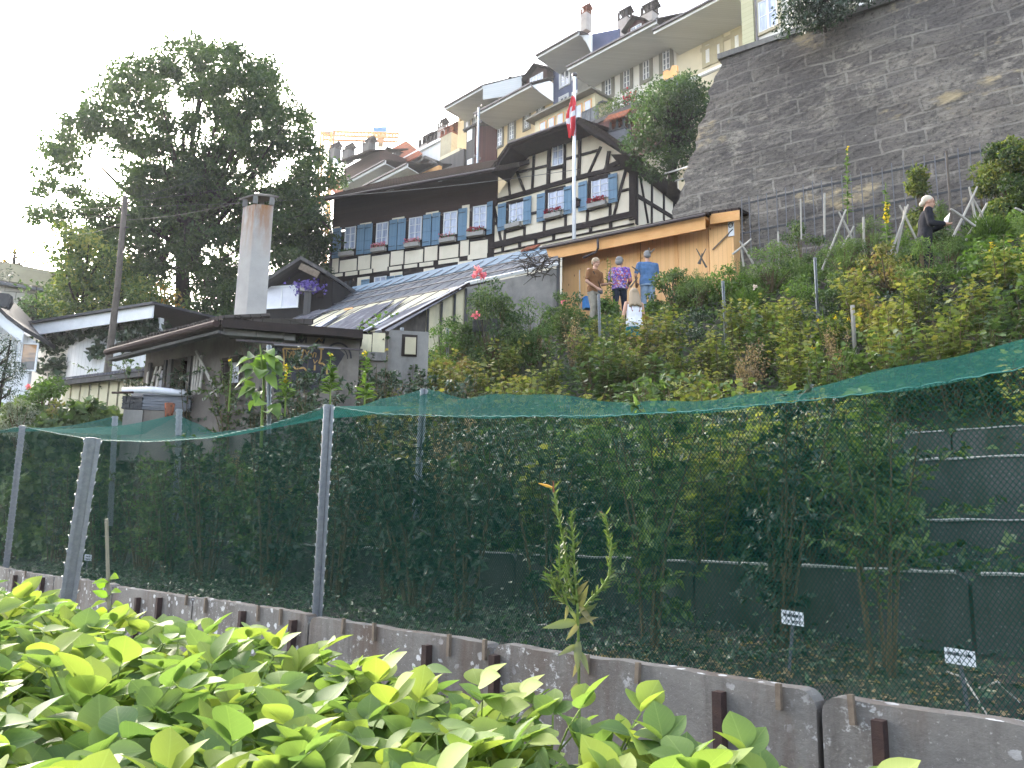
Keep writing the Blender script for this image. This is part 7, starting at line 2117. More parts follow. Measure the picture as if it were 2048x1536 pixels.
stake([(1601, 398), (1602, 440)], 'thin stake before the left part of the fence', r=.018)
stake([(1159, 540), (1160, 600)], 'thin upright stick left of the man in brown', r=.012, depth=19)
stake([(1705, 610), (1710, 720)], 'grey weathered stake with a yellow flower spike leaning on it', r=.035)
def spike(px, yb, yt, label, blooms, mt='yellow_fl', r=.012, leafy=True, name='flower_spike', seed=1, depth=None, group=None):
 g = np.random.default_rng(seed)
 d = px_of(px_ground(px, yb))[2] if depth is None else depth
 b = at(px, yb, d); t = at(px + g.uniform(-4, 4), yt, d)
 o = thing(name, b, label, 'flower', group)
 MB().tube([b - Vector((0, 0, .2)), b.lerp(t, .5), t], [r, r * .8, r * .4], 5).build('stem', M['gstem'], o)
 if leafy:
  n = 70; q = g.uniform(0, .95, n); P = np.array([tuple(b.lerp(t, a)) for a in q]); A = g.normal(size=(n, 3)) * np.array([1, 1, .3]) + np.array([0, 0, .35])
  V, T, Q = leafset(P, A, np.array([0, 0, 1]) + g.normal(size=(n, 3)) * .3, (.16 - .1 * q), (.05 - .03 * q), g.random(n), 'lance'); npmesh('leaves', V, T, M['lf_light'], o, rnd=Q)
 if blooms:
  y0, y1, n, rad = blooms
  P = np.array([tuple(at(px + g.uniform(-1, 1) * rad / d * FPX * .5, g.uniform(y0, y1), d - .02)) for _ in range(n)])
  V, T, Q = leafset(P, g.normal(size=(n, 3)), g.normal(size=(n, 3)), rad, rad, g.random(n)); npmesh('blossom', V, T, M[mt], o, rnd=Q)
 return o
spike(1694, 430, 292, 'very tall thin flower spike before the stone wall, above the rounded shrub', (290, 310, 6, .04), seed=1, depth=17)
spike(1773, 480, 365, 'mullein spike dotted with yellow blooms left of the woman in black', (405, 445, 40, .06), seed=2, depth=15.5, r=.016)
spike(1986, 600, 483, 'pale yellow flower spike near the right edge of the slope', (483, 500, 10, .06), seed=3)
spike(1704, 640, 588, 'yellow blooms at the tip of the grey weathered stake', (588, 612, 16, .05), seed=4)
spike(1510, 640, 572, 'single pale pink hollyhock bloom on a thin stem mid-slope', (571, 577, 26, .045), 'pale_fl', seed=5)
spike(952, 760, 690, 'yellow-tipped spike between berry bushes above the net, left of centre', (690, 705, 6, .03), seed=6)
spike(572, 800, 728, 'yellow mullein spike before the graffiti wall', (728, 765, 34, .03), seed=7, depth=9.8)
spike(662, 790, 705, 'thin yellow-green spike right of the graffiti', (705, 715, 5, .03), seed=8, depth=9.8)
spike(730, 800, 700, 'slender spike in front of the cream lean-to panels', (700, 716, 6, .03), seed=9, depth=9.8)
spike(460, 790, 716, 'thin bare spike in front of the hut window', (716, 722, 4, .02), seed=10, depth=9.8, leafy=False)
def lily(px, yb, blooms, label, seed, depth=None):
 g = np.random.default_rng(seed)
 b = px_ground(px, yb) if depth is None else at(px, yb, depth); d = px_of(b)[2]
 o = thing('daylily', b, label, 'flower', 'yellow lilies among the berry bushes')
 st = MB()
 for x, y in blooms:
  c = at(x, y, d - .1); st.tube([b, b.lerp(c, .6) + Vector((.02, 0, .06)), c], [.006, .005, .004], 4, False)
  n = 9; A = g.normal(size=(n, 3)) + np.array([0, -.3, .8]); P = np.repeat(np.array([tuple(c)]), n, 0)
  V, T, Q = leafset(P, A, g.normal(size=(n, 3)), .075, .035, g.random(n), 'lance', .4); npmesh('blossom', V, T, M['yellow_fl'], o, rnd=Q)
 st.build('stems', M['gstem'], o)
 n = 60; a = g.uniform(0, 6.28, n); A = np.stack([np.cos(a) * .5, np.sin(a) * .5, np.ones(n)], 1); P = np.repeat(np.array([tuple(b)]), n, 0) + g.normal(size=(n, 3)) * .05
 V, T, Q = leafset(P, A, g.normal(size=(n, 3)), g.uniform(.35, .6, n), np.full(n, .022), g.random(n), 'lance', .5); npmesh('leaves', V, T, M['lf_light'], o, rnd=Q)
lily(1660, 690, [(1640, 645), (1672, 638), (1698, 641)], 'clump of yellow lilies left of the grey stake', 1)
lily(1730, 690, [(1718, 632), (1762, 679), (1712, 655)], 'clump of yellow lilies right of the grey stake', 2)
lily(1630, 745, [(1624, 699), (1612, 735)], 'pair of yellow lily blooms just above the net at the right', 3)
lily(1690, 760, [(1673, 722), (1701, 757)], 'low yellow lilies touching the net edge at the right', 4)
lily(1770, 700, [(1750, 665), (1790, 690)], 'half-withered lilies at the right of the lily clumps', 5)
# woven hurdle stack under the shrub
b = px_ground(975, 668); d = px_of(b)[2]
o = thing('willow_hurdle', b, 'low dark woven willow edging between the green shrub and the tufts', 'edging')
mb = MB()
for k in range(9):
 a = at(945, 663 - k * 2.6, d); c = at(1000, 659 - k * 2.6, d)
 mb.tube([a, a.lerp(c, .25) + Vector((0, -.02, .005)), a.lerp(c, .5) + Vector((0, .02, 0)), a.lerp(c, .75) + Vector((0, -.02, .005)), c], .011, 5)
mb.build('wickerwork', M['iron'], o)
mb = MB()
for x in (950, 965, 980, 995): mb.tube([at(x, 672, d), at(x, 636, d)], .012, 5)
mb.build('uprights', M['bark'], o)
# ================================================================ THE GREEN NET
def m_net(name, wire, colr, pitch):
 m, t, b = newmat(name)
 v = uvmap(t, 1 / pitch, .78 / pitch, 1)
 sp = N(t, 'SeparateXYZ'); t.links.new(v, sp.inputs[0])
 def line(op):
  a = N(t, 'Math', operation=op); t.links.new(sp.outputs[0], a.inputs[0]); t.links.new(sp.outputs[1], a.inputs[1])
  f = N(t, 'Math', operation='FRACT'); t.links.new(a.outputs[0], f.inputs[0])
  c = N(t, 'Math', operation='LESS_THAN'); t.links.new(f.outputs[0], c.inputs[0]); c.inputs[1].default_value = wire
  return c.outputs[0]
 mx = N(t, 'Math', operation='MAXIMUM'); t.links.new(line('ADD'), mx.inputs[0]); t.links.new(line('SUBTRACT'), mx.inputs[1])
 b.inputs['Base Color'].default_value = rgb(colr); b.inputs['Roughness'].default_value = .95; b.inputs['Specular IOR Level'].default_value = .02
 tl = N(t, 'BsdfTranslucent'); tl.inputs[0].default_value = rgb([x * 1.3 for x in colr])
 m1 = N(t, 'MixShader'); m1.inputs[0].default_value = .4; t.links.new(b.outputs[0], m1.inputs[1]); t.links.new(tl.outputs[0], m1.inputs[2])
 tr = N(t, 'BsdfTransparent')
 m2 = N(t, 'MixShader'); t.links.new(mx.outputs[0], m2.inputs[0]); t.links.new(tr.outputs[0], m2.inputs[1]); t.links.new(m1.outputs[0], m2.inputs[2])
 t.links.new(m2.outputs[0], t.nodes['Material Output'].inputs['Surface'])
 return m
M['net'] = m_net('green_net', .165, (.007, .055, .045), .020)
M['net_top'] = m_net('green_net_grazing', .37, (.014, .095, .08), .016)  # same net: denser look at a grazing angle put into wire width and colour
M['net_seam'] = m_plain('net_seam', (.03, .16, .135), (.02, .11, .09), 20, .6, .3, 0)
def net():
 FF = Terr(3.44); FK = Terr(5.3)
 fr = [(-40, 868), (45, 853), (120, 868), (190, 880), (300, 884), (420, 876), (520, 855), (600, 832), (656, 811), (760, 828), (900, 833), (1050, 833), (1220, 832), (1400, 822), (1600, 803), (1800, 780), (2048, 737), (2300, 680)]
 bk = [(45, 851), (150, 859), (228, 834), (290, 868), (358, 829), (430, 866), (600, 845), (680, 822), (760, 800), (846, 778), (930, 796), (1000, 789), (1075, 787), (1160, 796), (1270, 806), (1440, 797), (1600, 778), (1800, 735), (2048, 680), (2300, 610)]
 ft = sorted([FF.tz(*p) for p in fr]); bt = sorted([FK.tz(*p) for p in bk])
 fa = np.array(ft); ba = np.array(bt)
 t_ = np.linspace(fa[0, 0], fa[-1, 0], 420)
 n_ = thing('bird_net', FF.P(-4, .9, 0), 'long dark green mesh net stretched over the shrubs along the concrete wall', 'net')
 zf = np.interp(t_, fa[:, 0], fa[:, 1])
 zb = np.interp(t_, ba[:, 0], ba[:, 1])
 # smooth the sags a little
 ker = np.ones(5) / 5
 zf[2:-2] = np.convolve(zf, ker, 'valid')
 g = np.random.default_rng(2)
 # front panel: from the wall up to the edge, hanging with shallow folds
 rows = 14
 def grid(name, fn, nr, mt):
  V = []; UV = []
  for i in range(nr + 1):
   for k, t in enumerate(t_):
    p, uv = fn(t, k, i / nr); V.append(tuple(p)); UV.append(uv)
  nt_ = len(t_); Fc = []
  for i in range(nr):
   for k in range(nt_ - 1):
    a = i * nt_ + k; Fc.append((a, a + 1, a + nt_ + 1, a + nt_))
  me = bpy.data.meshes.new(name); org = np.array(tuple(n_.location))
  me.from_pydata((np.array(V) - org).tolist(), [], Fc); me.update()
  L = me.uv_layers.new(name='uv'); vi = np.zeros(len(me.loops), int); me.loops.foreach_get('vertex_index', vi)
  L.data.foreach_set('uv', np.array(UV)[vi].ravel()); me.polygons.foreach_set('use_smooth', [True] * len(me.polygons))
  me.materials.append(M[mt]); o = bpy.data.objects.new(name, me); col.objects.link(o); o.parent = n_
  return o
 def front(t, k, q):
  z0 = TOP1 - .10; z = z0 + (zf[k] - z0) * q
  d = .035 * math.sin(t * 2.1 + q * 2) * math.sin(math.pi * q) + .012 * math.sin(t * 9 + q * 5) - .07 * (1 - q)
  return FF.P(t, z, d), (t + .03 * math.sin(q * 4 + t), z + .02 * math.sin(t * 3))
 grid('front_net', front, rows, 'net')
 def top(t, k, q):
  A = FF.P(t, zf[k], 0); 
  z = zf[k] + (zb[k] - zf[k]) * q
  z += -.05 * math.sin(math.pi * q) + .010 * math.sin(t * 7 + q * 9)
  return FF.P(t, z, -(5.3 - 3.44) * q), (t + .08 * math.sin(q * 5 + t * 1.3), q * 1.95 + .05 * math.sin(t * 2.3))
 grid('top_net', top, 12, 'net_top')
 pts = [FF.P(t, zf[k] + .004 * math.sin(k * 2.2), .004) for k, t in enumerate(t_)]
 MB().tube(pts, .003, 5).build('seam', M['net_seam'], n_)
net()
# ---------------------------------------------------------------- shrubs behind the net
def netshrub(s, u, h, label, seed, mt='lf_dark', L=.075, W=.5, r=.5, low=.2, nst=9):
 g = np.random.default_rng(seed)
 x, y = su(s, u); b = on_ground(x, y)
 o = thing('fruit_bush', b, label, 'shrub', 'fruit bushes behind the net')
 st = MB(); cl = []; P = []; A = []
 for k in range(nst):
  a = g.uniform(0, 6.28); q = g.uniform(.3, 1.15) * r; tp = b + Vector((math.cos(a) * q, math.sin(a) * q, h * g.uniform(.8, 1.05)))
  m_ = b.lerp(tp, .45) + Vector((g.normal() * .04, g.normal() * .04, .05)); b0 = b + Vector((math.cos(a) * .05, math.sin(a) * .05, -.05))
  st.tube([b0, m_, tp], [.014, .009, .003], 5, False)
  for j in range(6):
   e = g.uniform(low, 1.0); p = (b0.lerp(m_, e / .5) if e < .5 else m_.lerp(tp, (e - .5) * 2))
   p2 = p + Vector((g.normal() * .16, g.normal() * .16, g.uniform(-.02, .14))); st.tube([p, p2], [.005, .002], 4, False)
   for i in range(16):
    q2 = p.lerp(p2, g.uniform(.1, 1.15)); P.append(tuple(q2)); A.append(tuple(Vector(g.normal(size=3)) * .8 + (p2 - p).normalized() * .7))
  for i in range(24):
   e = g.uniform(low, 1.03); p = (b0.lerp(m_, e / .5) if e < .5 else m_.lerp(tp, (e - .5) * 2)); P.append(tuple(p)); A.append((g.normal(), g.normal(), g.normal() * .5 + .2))
 P = np.array(P); A = np.array(A); n = len(P)
 V, T, Q = leafset(P, A, g.normal(size=(n, 3)) * .6 + np.array([0, 0, .9]), L * g.uniform(.6, 1.3, n), L * W * g.uniform(.7, 1.2, n), np.clip(g.normal(.45, .22, n), 0, 1), 'ovate', .25)
 npmesh('foliage', V, T, M[mt], o, rnd=Q); st.build('stems', M['stem'], o)
 return o
def netrow():
 g = np.random.default_rng(77)
 places = {0: 'behind the net in the front bed', 1: 'behind the net in the second bed', 2: 'behind the net in the third bed'}
 for row, (s0, hh) in enumerate(((4.75, 1.42), (6.45, 1.45), (8.0, 1.2))):
  u = 2.55 if row == 0 else (2.7 if row == 1 else 3.3)
  while u < 19.5:
   s = s0 + g.uniform(-.3, .3)
   if not (row == 0 and (3.45 < u < 4.35)):
    netshrub(s, u, hh * g.uniform(.92, 1.18) + max(0, u - 6) * .03, 'dark leafy fruit bush ' + places[row], int(g.integers(1e6)), 'lf_dark' if g.random() < .72 else 'lf_mid', L=g.uniform(.06, .085), r=g.uniform(.42, .6), nst=int(g.integers(6, 11)))
   u += g.uniform(.48, .7)
netrow()
netshrub(4.5, 1.75, 1.35, 'thin sapling with pale upright stems behind the net at the right', 5, 'lf_mid', .075, .3, .35, .3, 5)
# low cover under the bushes, and litter at the right
def bedcover():
 g = np.random.default_rng(55)
 for (s0, s1, n, lab) in ((3.55, 5.3, 15000, 'low dark ground cover under the bushes in the front bed'), (5.7, 7.0, 7000, 'dark ground cover in the second terrace bed')):
  s = g.uniform(s0, s1, n); u = g.uniform(-.5, 15, n) ** 1.0
  keep = g.random(n) < np.clip((u - .2) / 3.2, .22, 1) * (.45 + .55 * (np.sin(u * 2.7 + s * 3.1) > -.3))
  s, u = s[keep], u[keep]; x, y = su(s, u); n = len(x)
  P = np.stack([x, y, ground(x, y) + np.abs(g.normal(size=n)) * .11 * (.5 + .5 * np.sin(u * 3.3 + 1) ** 2) + .01], 1)
  V, T, Q = leafset(P, g.normal(size=(n, 3)) * np.array([1, 1, .5]) + np.array([0, 0, .25]), g.normal(size=(n, 3)) * .5 + np.array([0, -.1, 1]), g.uniform(.03, .065, n), g.uniform(.018, .035, n), g.random(n))
  tag(npmesh('ground_cover', V, T, M['lf_dark'], rnd=Q), lab, 'ground cover', kind='stuff')
 n = 1500; s = g.uniform(3.45, 5.3, n); u = g.uniform(-.3, 3.4, n); x, y = su(s, u)
 P = np.stack([x, y, ground(x, y) + .012], 1)
 V, T, Q = leafset(P, g.normal(size=(n, 3)) * np.array([1, 1, .1]), g.normal(size=(n, 3)) * .3 + np.array([0, 0, 1]), g.uniform(.02, .06, n), g.uniform(.015, .04, n), g.random(n), 'ovate')
 tag(npmesh('leaf_litter', V, T, M['lf_dry'], rnd=Q), 'dry leaf litter on the soil by the label signs', 'litter', kind='stuff')
bedcover()
# twigs lying about
for i, (a, b, lab) in enumerate((((1895, 1360), (1975, 1440), 'thin bent dry twig by the right label sign'), ((1960, 1395), (2040, 1415), 'forked dry twig at the right edge of the bed'), ((1075, 1262), (1110, 1290), 'pale broken stick lying behind the wall left of the tall primrose'))):
 A = px_ground(*a); B = px_ground(*b)
 tag(MB().tube([A + Vector((0, 0, .04)), A.lerp(B, .5) + Vector((0, 0, .09)), B + Vector((0, 0, .02))], [.006, .005, .003], 5).build('twig', M['palewood']), lab, 'twig')
# ---------------------------------------------------------------- plant label signs
def sign(px, py, w_, h_, yb, xb, lines, label, tilt=0.0):
 d = px_of(px_ground(xb, yb))[2]
 c = at(px, py, d); b = at(xb, yb, d)
 o = thing('plant_label', b, label, 'sign')
 view = (c - CAM).normalized()
 F = VPlane(c, math.degrees(math.atan2(view.x, view.y)) + 90 + tilt)
 ww = w_ / FPX * d * .5; hh = h_ / FPX * d * .5; cz = c.z
 ti = .10
 P = lambda x, z, e: F.P(x, cz + z - ti * x, e)
 bo = MB().hexa([P(-ww, -hh, .004), P(ww, -hh, .004), P(ww, -hh, 0), P(-ww, -hh, 0), P(-ww, hh, .004), P(ww, hh, .004), P(ww, hh, 0), P(-ww, hh, 0)]).build('board', M['sign_white'], o)
 tx = MB(); g = np.random.default_rng(len(lines[0]))
 glyph = {'H': [((0, 0), (0, 1)), ((0, .5), (.6, .5)), ((.6, 0), (.6, .6))], 'a': [((0, 0), (.5, 0)), ((.5, 0), (.5, .55)), ((0, .0), (0, .5)), ((0, .5), (.5, .55))], 'e': [((0, .3), (.5, .3)), ((.5, .3), (.45, .6)), ((.45, .6), (0, .5)), ((0, .5), (0, 0)), ((0, 0), (.5, 0))],
    'i': [((.15, 0), (.15, .55))], 'd': [((0, 0), (.5, 0)), ((.5, 0), (.5, 1)), ((0, 0), (0, .5)), ((0, .5), (.5, .5))], 'l': [((.1, 0), (.1, 1))], 'b': [((0, 0), (0, 1)), ((0, .5), (.5, .5)), ((.5, .5), (.5, 0)), ((.5, 0), (0, 0))], 'r': [((0, 0), (0, .55)), ((0, .5), (.4, .6))],
    'S': [((.5, 1), (0, .9)), ((0, .9), (0, .55)), ((0, .55), (.5, .45)), ((.5, .45), (.5, .1)), ((.5, .1), (0, 0))], 'o': [((0, 0), (.5, 0)), ((.5, 0), (.5, .55)), ((.5, .55), (0, .55)), ((0, .55), (0, 0))], 'n': [((0, 0), (0, .55)), ((0, .5), (.5, .55)), ((.5, .55), (.5, 0))],
    's': [((.5, .55), (0, .5)), ((0, .5), (.5, .1)), ((.5, .1), (0, 0))], 't': [((.2, 0), (.2, .9)), ((0, .6), (.5, .6))], 'm': [((0, 0), (0, .55)), ((0, .5), (.35, .55)), ((.35, .55), (.35, 0)), ((.35, .5), (.7, .55)), ((.7, .55), (.7, 0))]}
 for li, s in enumerate(lines):
  n = len(s); cw = 2 * ww * .78 / max(n, 6); y0 = hh * (.25 - .85 * li) - hh * .1; x0 = -cw * n / 2
  for i, c_ in enumerate(s):
   for (ax, ay), (bx_, by_) in glyph.get(c_, []):
    a = P(x0 + (i + ax) * cw, y0 + ay * hh * .62, .006); b_ = P(x0 + (i + bx_) * cw, y0 + by_ * hh * .62, .006)
    tx.beam(a, b_, hh * .10, .001, F.n)
 tx.build('lettering', M['black_paint'], bo)
 MB().beam(Vector((c.x, c.y, cz - hh)) + F.n * .008, b - Vector((0, 0, .1)), .016, .016, F.n).build('stake', M['grey_iron'], o)
M['sign_white'] = m_plain('sign_board', (.74, .74, .76), (.68, .68, .71), 5, .5, .4, 0)
sign(1585, 1236, 42, 27, 1345, 1573, ['Heidelbeere', 'Blaubeere'], 'white label sign with two written lines, left of the two right-hand signs')
sign(1920, 1314, 54, 30, 1432, 1942, ['ansoneiritma', 'o'], 'white label sign nearest the right edge on a grey stake')
sign(176, 1115, 13, 12, 1160, 166, ['sneib', 'rnaote'], 'tiny white label sign behind the thick leaning post at the left')
# ================================================================ FOREGROUND: CANE, PRIMROSE, BEANS
def cane():
 d = 5.0; A = at(219, 1270, d); B = at(213, 1038, d)
 o = thing('bamboo_cane', A - Vector((0, 0, .8)), 'thin bamboo cane with a small climbing vine beside the leaning post', 'cane')
 m = MB(); m.tube([A - Vector((0, 0, .8)), A, B], .011, 8)
 for k in (.12, .35, .6, .85, .97): p = A.lerp(B, k); m.ball(p, (.0135, .0135, .006), 8, 4)
 m.build('cane', M['cane'], o)
 g = np.random.default_rng(4); P = []; Ax = []; pts = []
 for k in range(26):
  q = k / 25 * .52; p = A.lerp(B, q) + Vector((math.cos(k * 1.1) * .018, math.sin(k * 1.1) * .018, 0)); pts.append(p)
  if k % 2 == 0: P.append(tuple(p)); Ax.append((math.cos(k * 2.1), -.4, g.uniform(-.3, .4)))
 MB().tube(pts, .003, 4, False).build('vine', M['gstem'], o)
 P = np.array(P); n = len(P); V, T, Q = leafset(P, np.array(Ax), g.normal(size=(n, 3)) * .3 + np.array([0, -.8, .6]), g.uniform(.06, .10, n), g.uniform(.04, .06, n), g.uniform(.3, .8, n), 'ovate'); npmesh('leaves', V, T, M['lf_bean'], o, rnd=Q)
cane()
def primrose():
 g = np.random.default_rng(8)
 d = 3.25
 z8 = lambda x, y: (1000 + x / 2.226, 760 + y / 2.226)
 A = lambda x, y, e=0: at(*z8(x, y), d + e)
 b = A(357, 1560)
 o = thing('evening_primrose', b - Vector((0, 0, .3)), 'tall branching evening primrose gone to seed, standing before the net with one yellow bud', 'flower')
 stems = [([(357, 1700), (352, 1450), (350, 1200), (345, 1000), (330, 820), (325, 700), (315, 590)], .007, 1), ([(345, 1000), (310, 900), (290, 760), (262, 610), (238, 480)], .007, 1), ([(352, 1050), (400, 980), (450, 930), (487, 870), (495, 740), (478, 660), (466, 600)], .007, 1),
    ([(345, 1060), (300, 1000), (255, 960), (225, 900), (205, 870)], .005, 1), ([(300, 1000), (268, 900), (264, 800), (262, 735)], .005, 1), ([(270, 960), (235, 900), (228, 850)], .004, 1), ([(330, 1000), (300, 930), (285, 860)], .004, 1)]
 sm = MB(); P = []; X = []; LL = []; WW = []
 for pts, r, _ in stems:
  e0 = g.uniform(-.05, .05); W_ = [A(x, y, e0 * i / len(pts)) for i, (x, y) in enumerate(pts)]
  sm.tube(W_, [r * (1 - .6 * i / len(W_)) for i in range(len(W_))], 6)
  for i in range(len(W_) - 1):
   if pts[i][1] > 1050: continue
   seg = W_[i + 1] - W_[i]; n = int(seg.length / .0042)
   for k in range(n):
    p = W_[i] + seg * ((k + g.random()) / n); a = g.uniform(0, 6.28)
    P.append(tuple(p)); dd = seg.normalized(); s1 = dd.cross(Vector((.3, 1, .1))).normalized(); s2 = dd.cross(s1)
    X.append(tuple(dd * .9 + (s1 * math.cos(a) + s2 * math.sin(a)) * 1.0)); q = (pts[i][1] - 450) / 600; LL.append(g.uniform(.024, .048)); WW.append(g.uniform(.006, .010))
 sm.build('stem', M['gstem'], o)
 P = np.array(P); X = np.array(X); n = len(P)
 V, T, Q = leafset(P, X, g.normal(size=(n, 3)), np.array(LL), np.array(WW), g.random(n), 'lance', .1); npmesh('seed_pods', V, T, M['lf_prim2'], o, rnd=Q)
 lv = [((350, 1020), (395, 905), .11), ((345, 1080), (405, 1060), .10), ((345, 1080), (310, 1010), .09), ((350, 1075), (225, 1095), .15), ((355, 1080), (300, 1150), .09), ((350, 1150), (345, 1230), .13), ((352, 1180), (270, 1215), .1), ((352, 1200), (395, 1290), .1), ((355, 1240), (330, 1310), .08), ((350, 1050), (440, 1000), .1), ((340, 960), (380, 900), .09), ((300, 1000), (295, 1060), .07), ((355, 1350), (310, 1380), .06), ((350, 1000), (410, 1080), .1)]
 P = np.array([tuple(A(*q[0])) for q in lv]); X = np.array([tuple(A(*q[1], -.05) - A(*q[0])) for q in lv]); n = len(lv)
 V, T, Q = leafset(P, X, np.array([[.2, -1, .5]] * n) + g.normal(size=(n, 3)) * .3, np.array([q[2] * 1.0 for q in lv]), np.array([q[2] * .26 for q in lv]), g.uniform(.2, .9, n), 'ovate', .2); npmesh('leaf', V, T, M['lf_prim'], o, rnd=Q)
 q = A(238, 480); q2 = A(172, 460); MB().tube([q, q.lerp(q2, .45), q2], [.003, .007, .002], 6).build('bud', M['yellow_fl2'], o)
 q = A(238, 500); MB().tube([q, A(236, 450)], [.005, .002], 6).build('bud', M['tile_red'], o)
 q = A(466, 610); MB().tube([q, A(448, 585)], [.004, .002], 6).build('bud', M['tile_red'], o)
M['lf_prim2'] = m_leaf('seed_pod_green', [(.04, .075, .02), (.075, .115, .03), (.12, .15, .05)], .3)
M['lf_prim'] = m_leaf('primrose_leaves', [(.06, .085, .035), (.10, .125, .055), (.20, .17, .07)], .3)
M['yellow_fl2'] = m_plain('yellow_bud', (.70, .48, .05), (.6, .22, .06), 20, .6, .3, 0)
primrose()
def beans():
 # glossy-free matte bean leaf with veins drawn in bump
 g0 = np.random.default_rng(100)
 protos = []
 for v in range(6):
  g = np.random.default_rng(200 + v)
  r = thing('bean_plant', (0, 0, 0), 'x', 'plant')
  st = MB(); P = []; A = []; Nn = []; Ls = []; Rn = []
  H = .72
  main = [Vector((0, 0, 0)), Vector((g.normal() * .02, g.normal() * .02, H * .5)), Vector((g.normal() * .03, g.normal() * .03, H * .93))]
  st.tube(main, [.006, .005, .003], 5, False)
  for k in range(19):
   q = .36 + .64 * k / 18; p = main[0].lerp(main[1], q * 2) if q < .5 else main[1].lerp(main[2], q * 2 - 1)
   a = k * 2.4 + g.uniform(-.4, .4); L = g.uniform(.07, .15) * (1.15 - .4 * q)
   e = p + Vector((math.cos(a) * L, math.sin(a) * L, g.uniform(.05, .12)))
   st.tube([p, p.lerp(e, .5) + Vector((0, 0, .01)), e], [.003, .0025, .002], 4, False)
   out = Vector((math.cos(a), math.sin(a), 0)); tip = g.uniform(-.3, 1.3)
   size = g.uniform(.070, .108) * (1.0 if q < .9 else .75)
   tn = np.clip(g.normal(.28 + .38 * q, .14), 0, 1)
   for j, da in enumerate((0, 1.25, -1.25)):
    c, s = math.cos(da), math.sin(da); d = Vector((out.x * c - out.y * s, out.x * s + out.y * c, tip + g.uniform(-.3, .3)))
    P.append(tuple(e + d.normalized() * (.012 if j == 0 else .002))); A.append(tuple(d)); Ls.append(size * (1.08 if j == 0 else 1.0)); Rn.append(np.clip(tn + g.normal() * .1, 0, 1))
    nn = Vector((g.normal() * .35, g.normal() * .35, 1)) - out * g.uniform(-.2, .5); Nn.append(tuple(nn))
  P = np.array(P); A = np.array(A); n = len(P)
  V, T, Q = leafset(P, A, np.array(Nn), np.array(Ls), np.array(Ls) * g.uniform(.70, .83, n), np.array(Rn), 'bean', .14, .13)
  o = npmesh('leaves', V, T, M['lf_bean2'], r, rnd=Q, world=False)
  # uv along each leaf for its veins
  me = o.data; tt = (0, .07, .18, .32, .46, .6, .74, .87, 1); hw = (0, .2, .37, .48, .5, .45, .34, .18, 0); prof = np.array([(a, 0) for a in tt] + [(tt[i], hw[i]) for i in range(1, 8)] + [(tt[i], -hw[i]) for i in range(1, 8)])
  uv = np.tile(prof, (n, 1)); vi = np.zeros(len(me.loops), int); me.loops.foreach_get('vertex_index', vi)
  L_ = me.uv_layers.new(name='uv'); L_.data.foreach_set('uv', uv[vi].ravel()); me.polygons.foreach_set('use_smooth', [True] * len(me.polygons))
  st.build('stems', M['gstem'], r, loc=0)
  protos.append([r, False])
 n = 0
 pts = []
 for i in range(7000):
  x = g0.uniform(-3.4, 1.0); y = g0.uniform(1.0, 3.9)
  # far edge of the bed from (-2.3, 3.5) to (.62, 1.75)
  if y > 3.45 + (x + 2.3) * (-.585): continue
  if x > .56 + (1.6 - y) * .25: continue
  if x < -.66 * y - .35: continue
  if any((a - x) ** 2 + (b - y) ** 2 < .10 ** 2 for a, b in pts): continue
  pts.append((x, y))
 for x, y in pts:
  top = 1.6 - .35 - .075 * x + g0.uniform(-.05, .03)
  if y > 3.45 + (x + 2.3) * (-.585) - .22: top -= .015
  k = protos[int(g0.integers(6))]
  if not k[1]: o = k[0]; k[1] = True
  else: o = copy_tree(k[0])
  s = g0.uniform(.92, 1.08)
  o.location = (x, y, top - .80 * s); o.rotation_euler = (g0.uniform(-.12, .12), g0.uniform(-.12, .12), g0.uniform(0, 6.28)); o.scale = (s, s, s)
  tag(o, 'bright yellow-green bean plant in the foreground bed before the concrete wall', 'bean plant', 'bean plants in the foreground bed')
 print('beans', len(pts))
def leaf_veined(m):
 t = m.node_tree
 b = next(n for n in t.nodes if n.type == 'BSDF_PRINCIPLED')
 uv = N(t, 'TexCoord'); sp = N(t, 'SeparateXYZ'); t.links.new(uv.outputs['UV'], sp.inputs[0])
 ab = N(t, 'Math', operation='ABSOLUTE'); t.links.new(sp.outputs[1], ab.inputs[0])
 mid = N(t, 'Math', operation='LESS_THAN'); t.links.new(ab.outputs[0], mid.inputs[0]); mid.inputs[1].default_value = .018
 d = N(t, 'Math', operation='MULTIPLY_ADD'); t.links.new(ab.outputs[0], d.inputs[0]); d.inputs[1].default_value = -.75; t.links.new(sp.outputs[0], d.inputs[2])
 f = N(t, 'Math', operation='MULTIPLY'); t.links.new(d.outputs[0], f.inputs[0]); f.inputs[1].default_value = 7
 fr = N(t, 'Math', operation='FRACT'); t.links.new(f.outputs[0], fr.inputs[0])
 side = N(t, 'Math', operation='LESS_THAN'); t.links.new(fr.outputs[0], side.inputs[0]); side.inputs[1].default_value = .10
 mx = N(t, 'Math', operation='MULTIPLY_ADD'); t.links.new(side.outputs[0], mx.inputs[0]); mx.inputs[1].default_value = .4; t.links.new(mid.outputs[0], mx.inputs[2])
 src = b.inputs['Base Color'].links[0].from_socket
 c = mixc(t, mx.outputs[0], src, (.34, .44, .12))
 sc_ = N(t, 'Math', operation='MULTIPLY'); t.links.new(mx.outputs[0], sc_.inputs[0]); sc_.inputs[1].default_value = .35
 c.node.inputs[0].default_value = 0
 t.links.new(sc_.outputs[0], c.node.inputs[0])
 t.links.new(c, b.inputs['Base Color'])
 bump(t, b, fr.outputs[0], .25, .004)
 return m
M['lf_bean2'] = leaf_veined(m_leaf('bean_leaf', [(.075, .135, .055), (.11, .18, .062), (.15, .225, .065), (.23, .285, .065)], .45, .6, .2, 1.25))
beans()
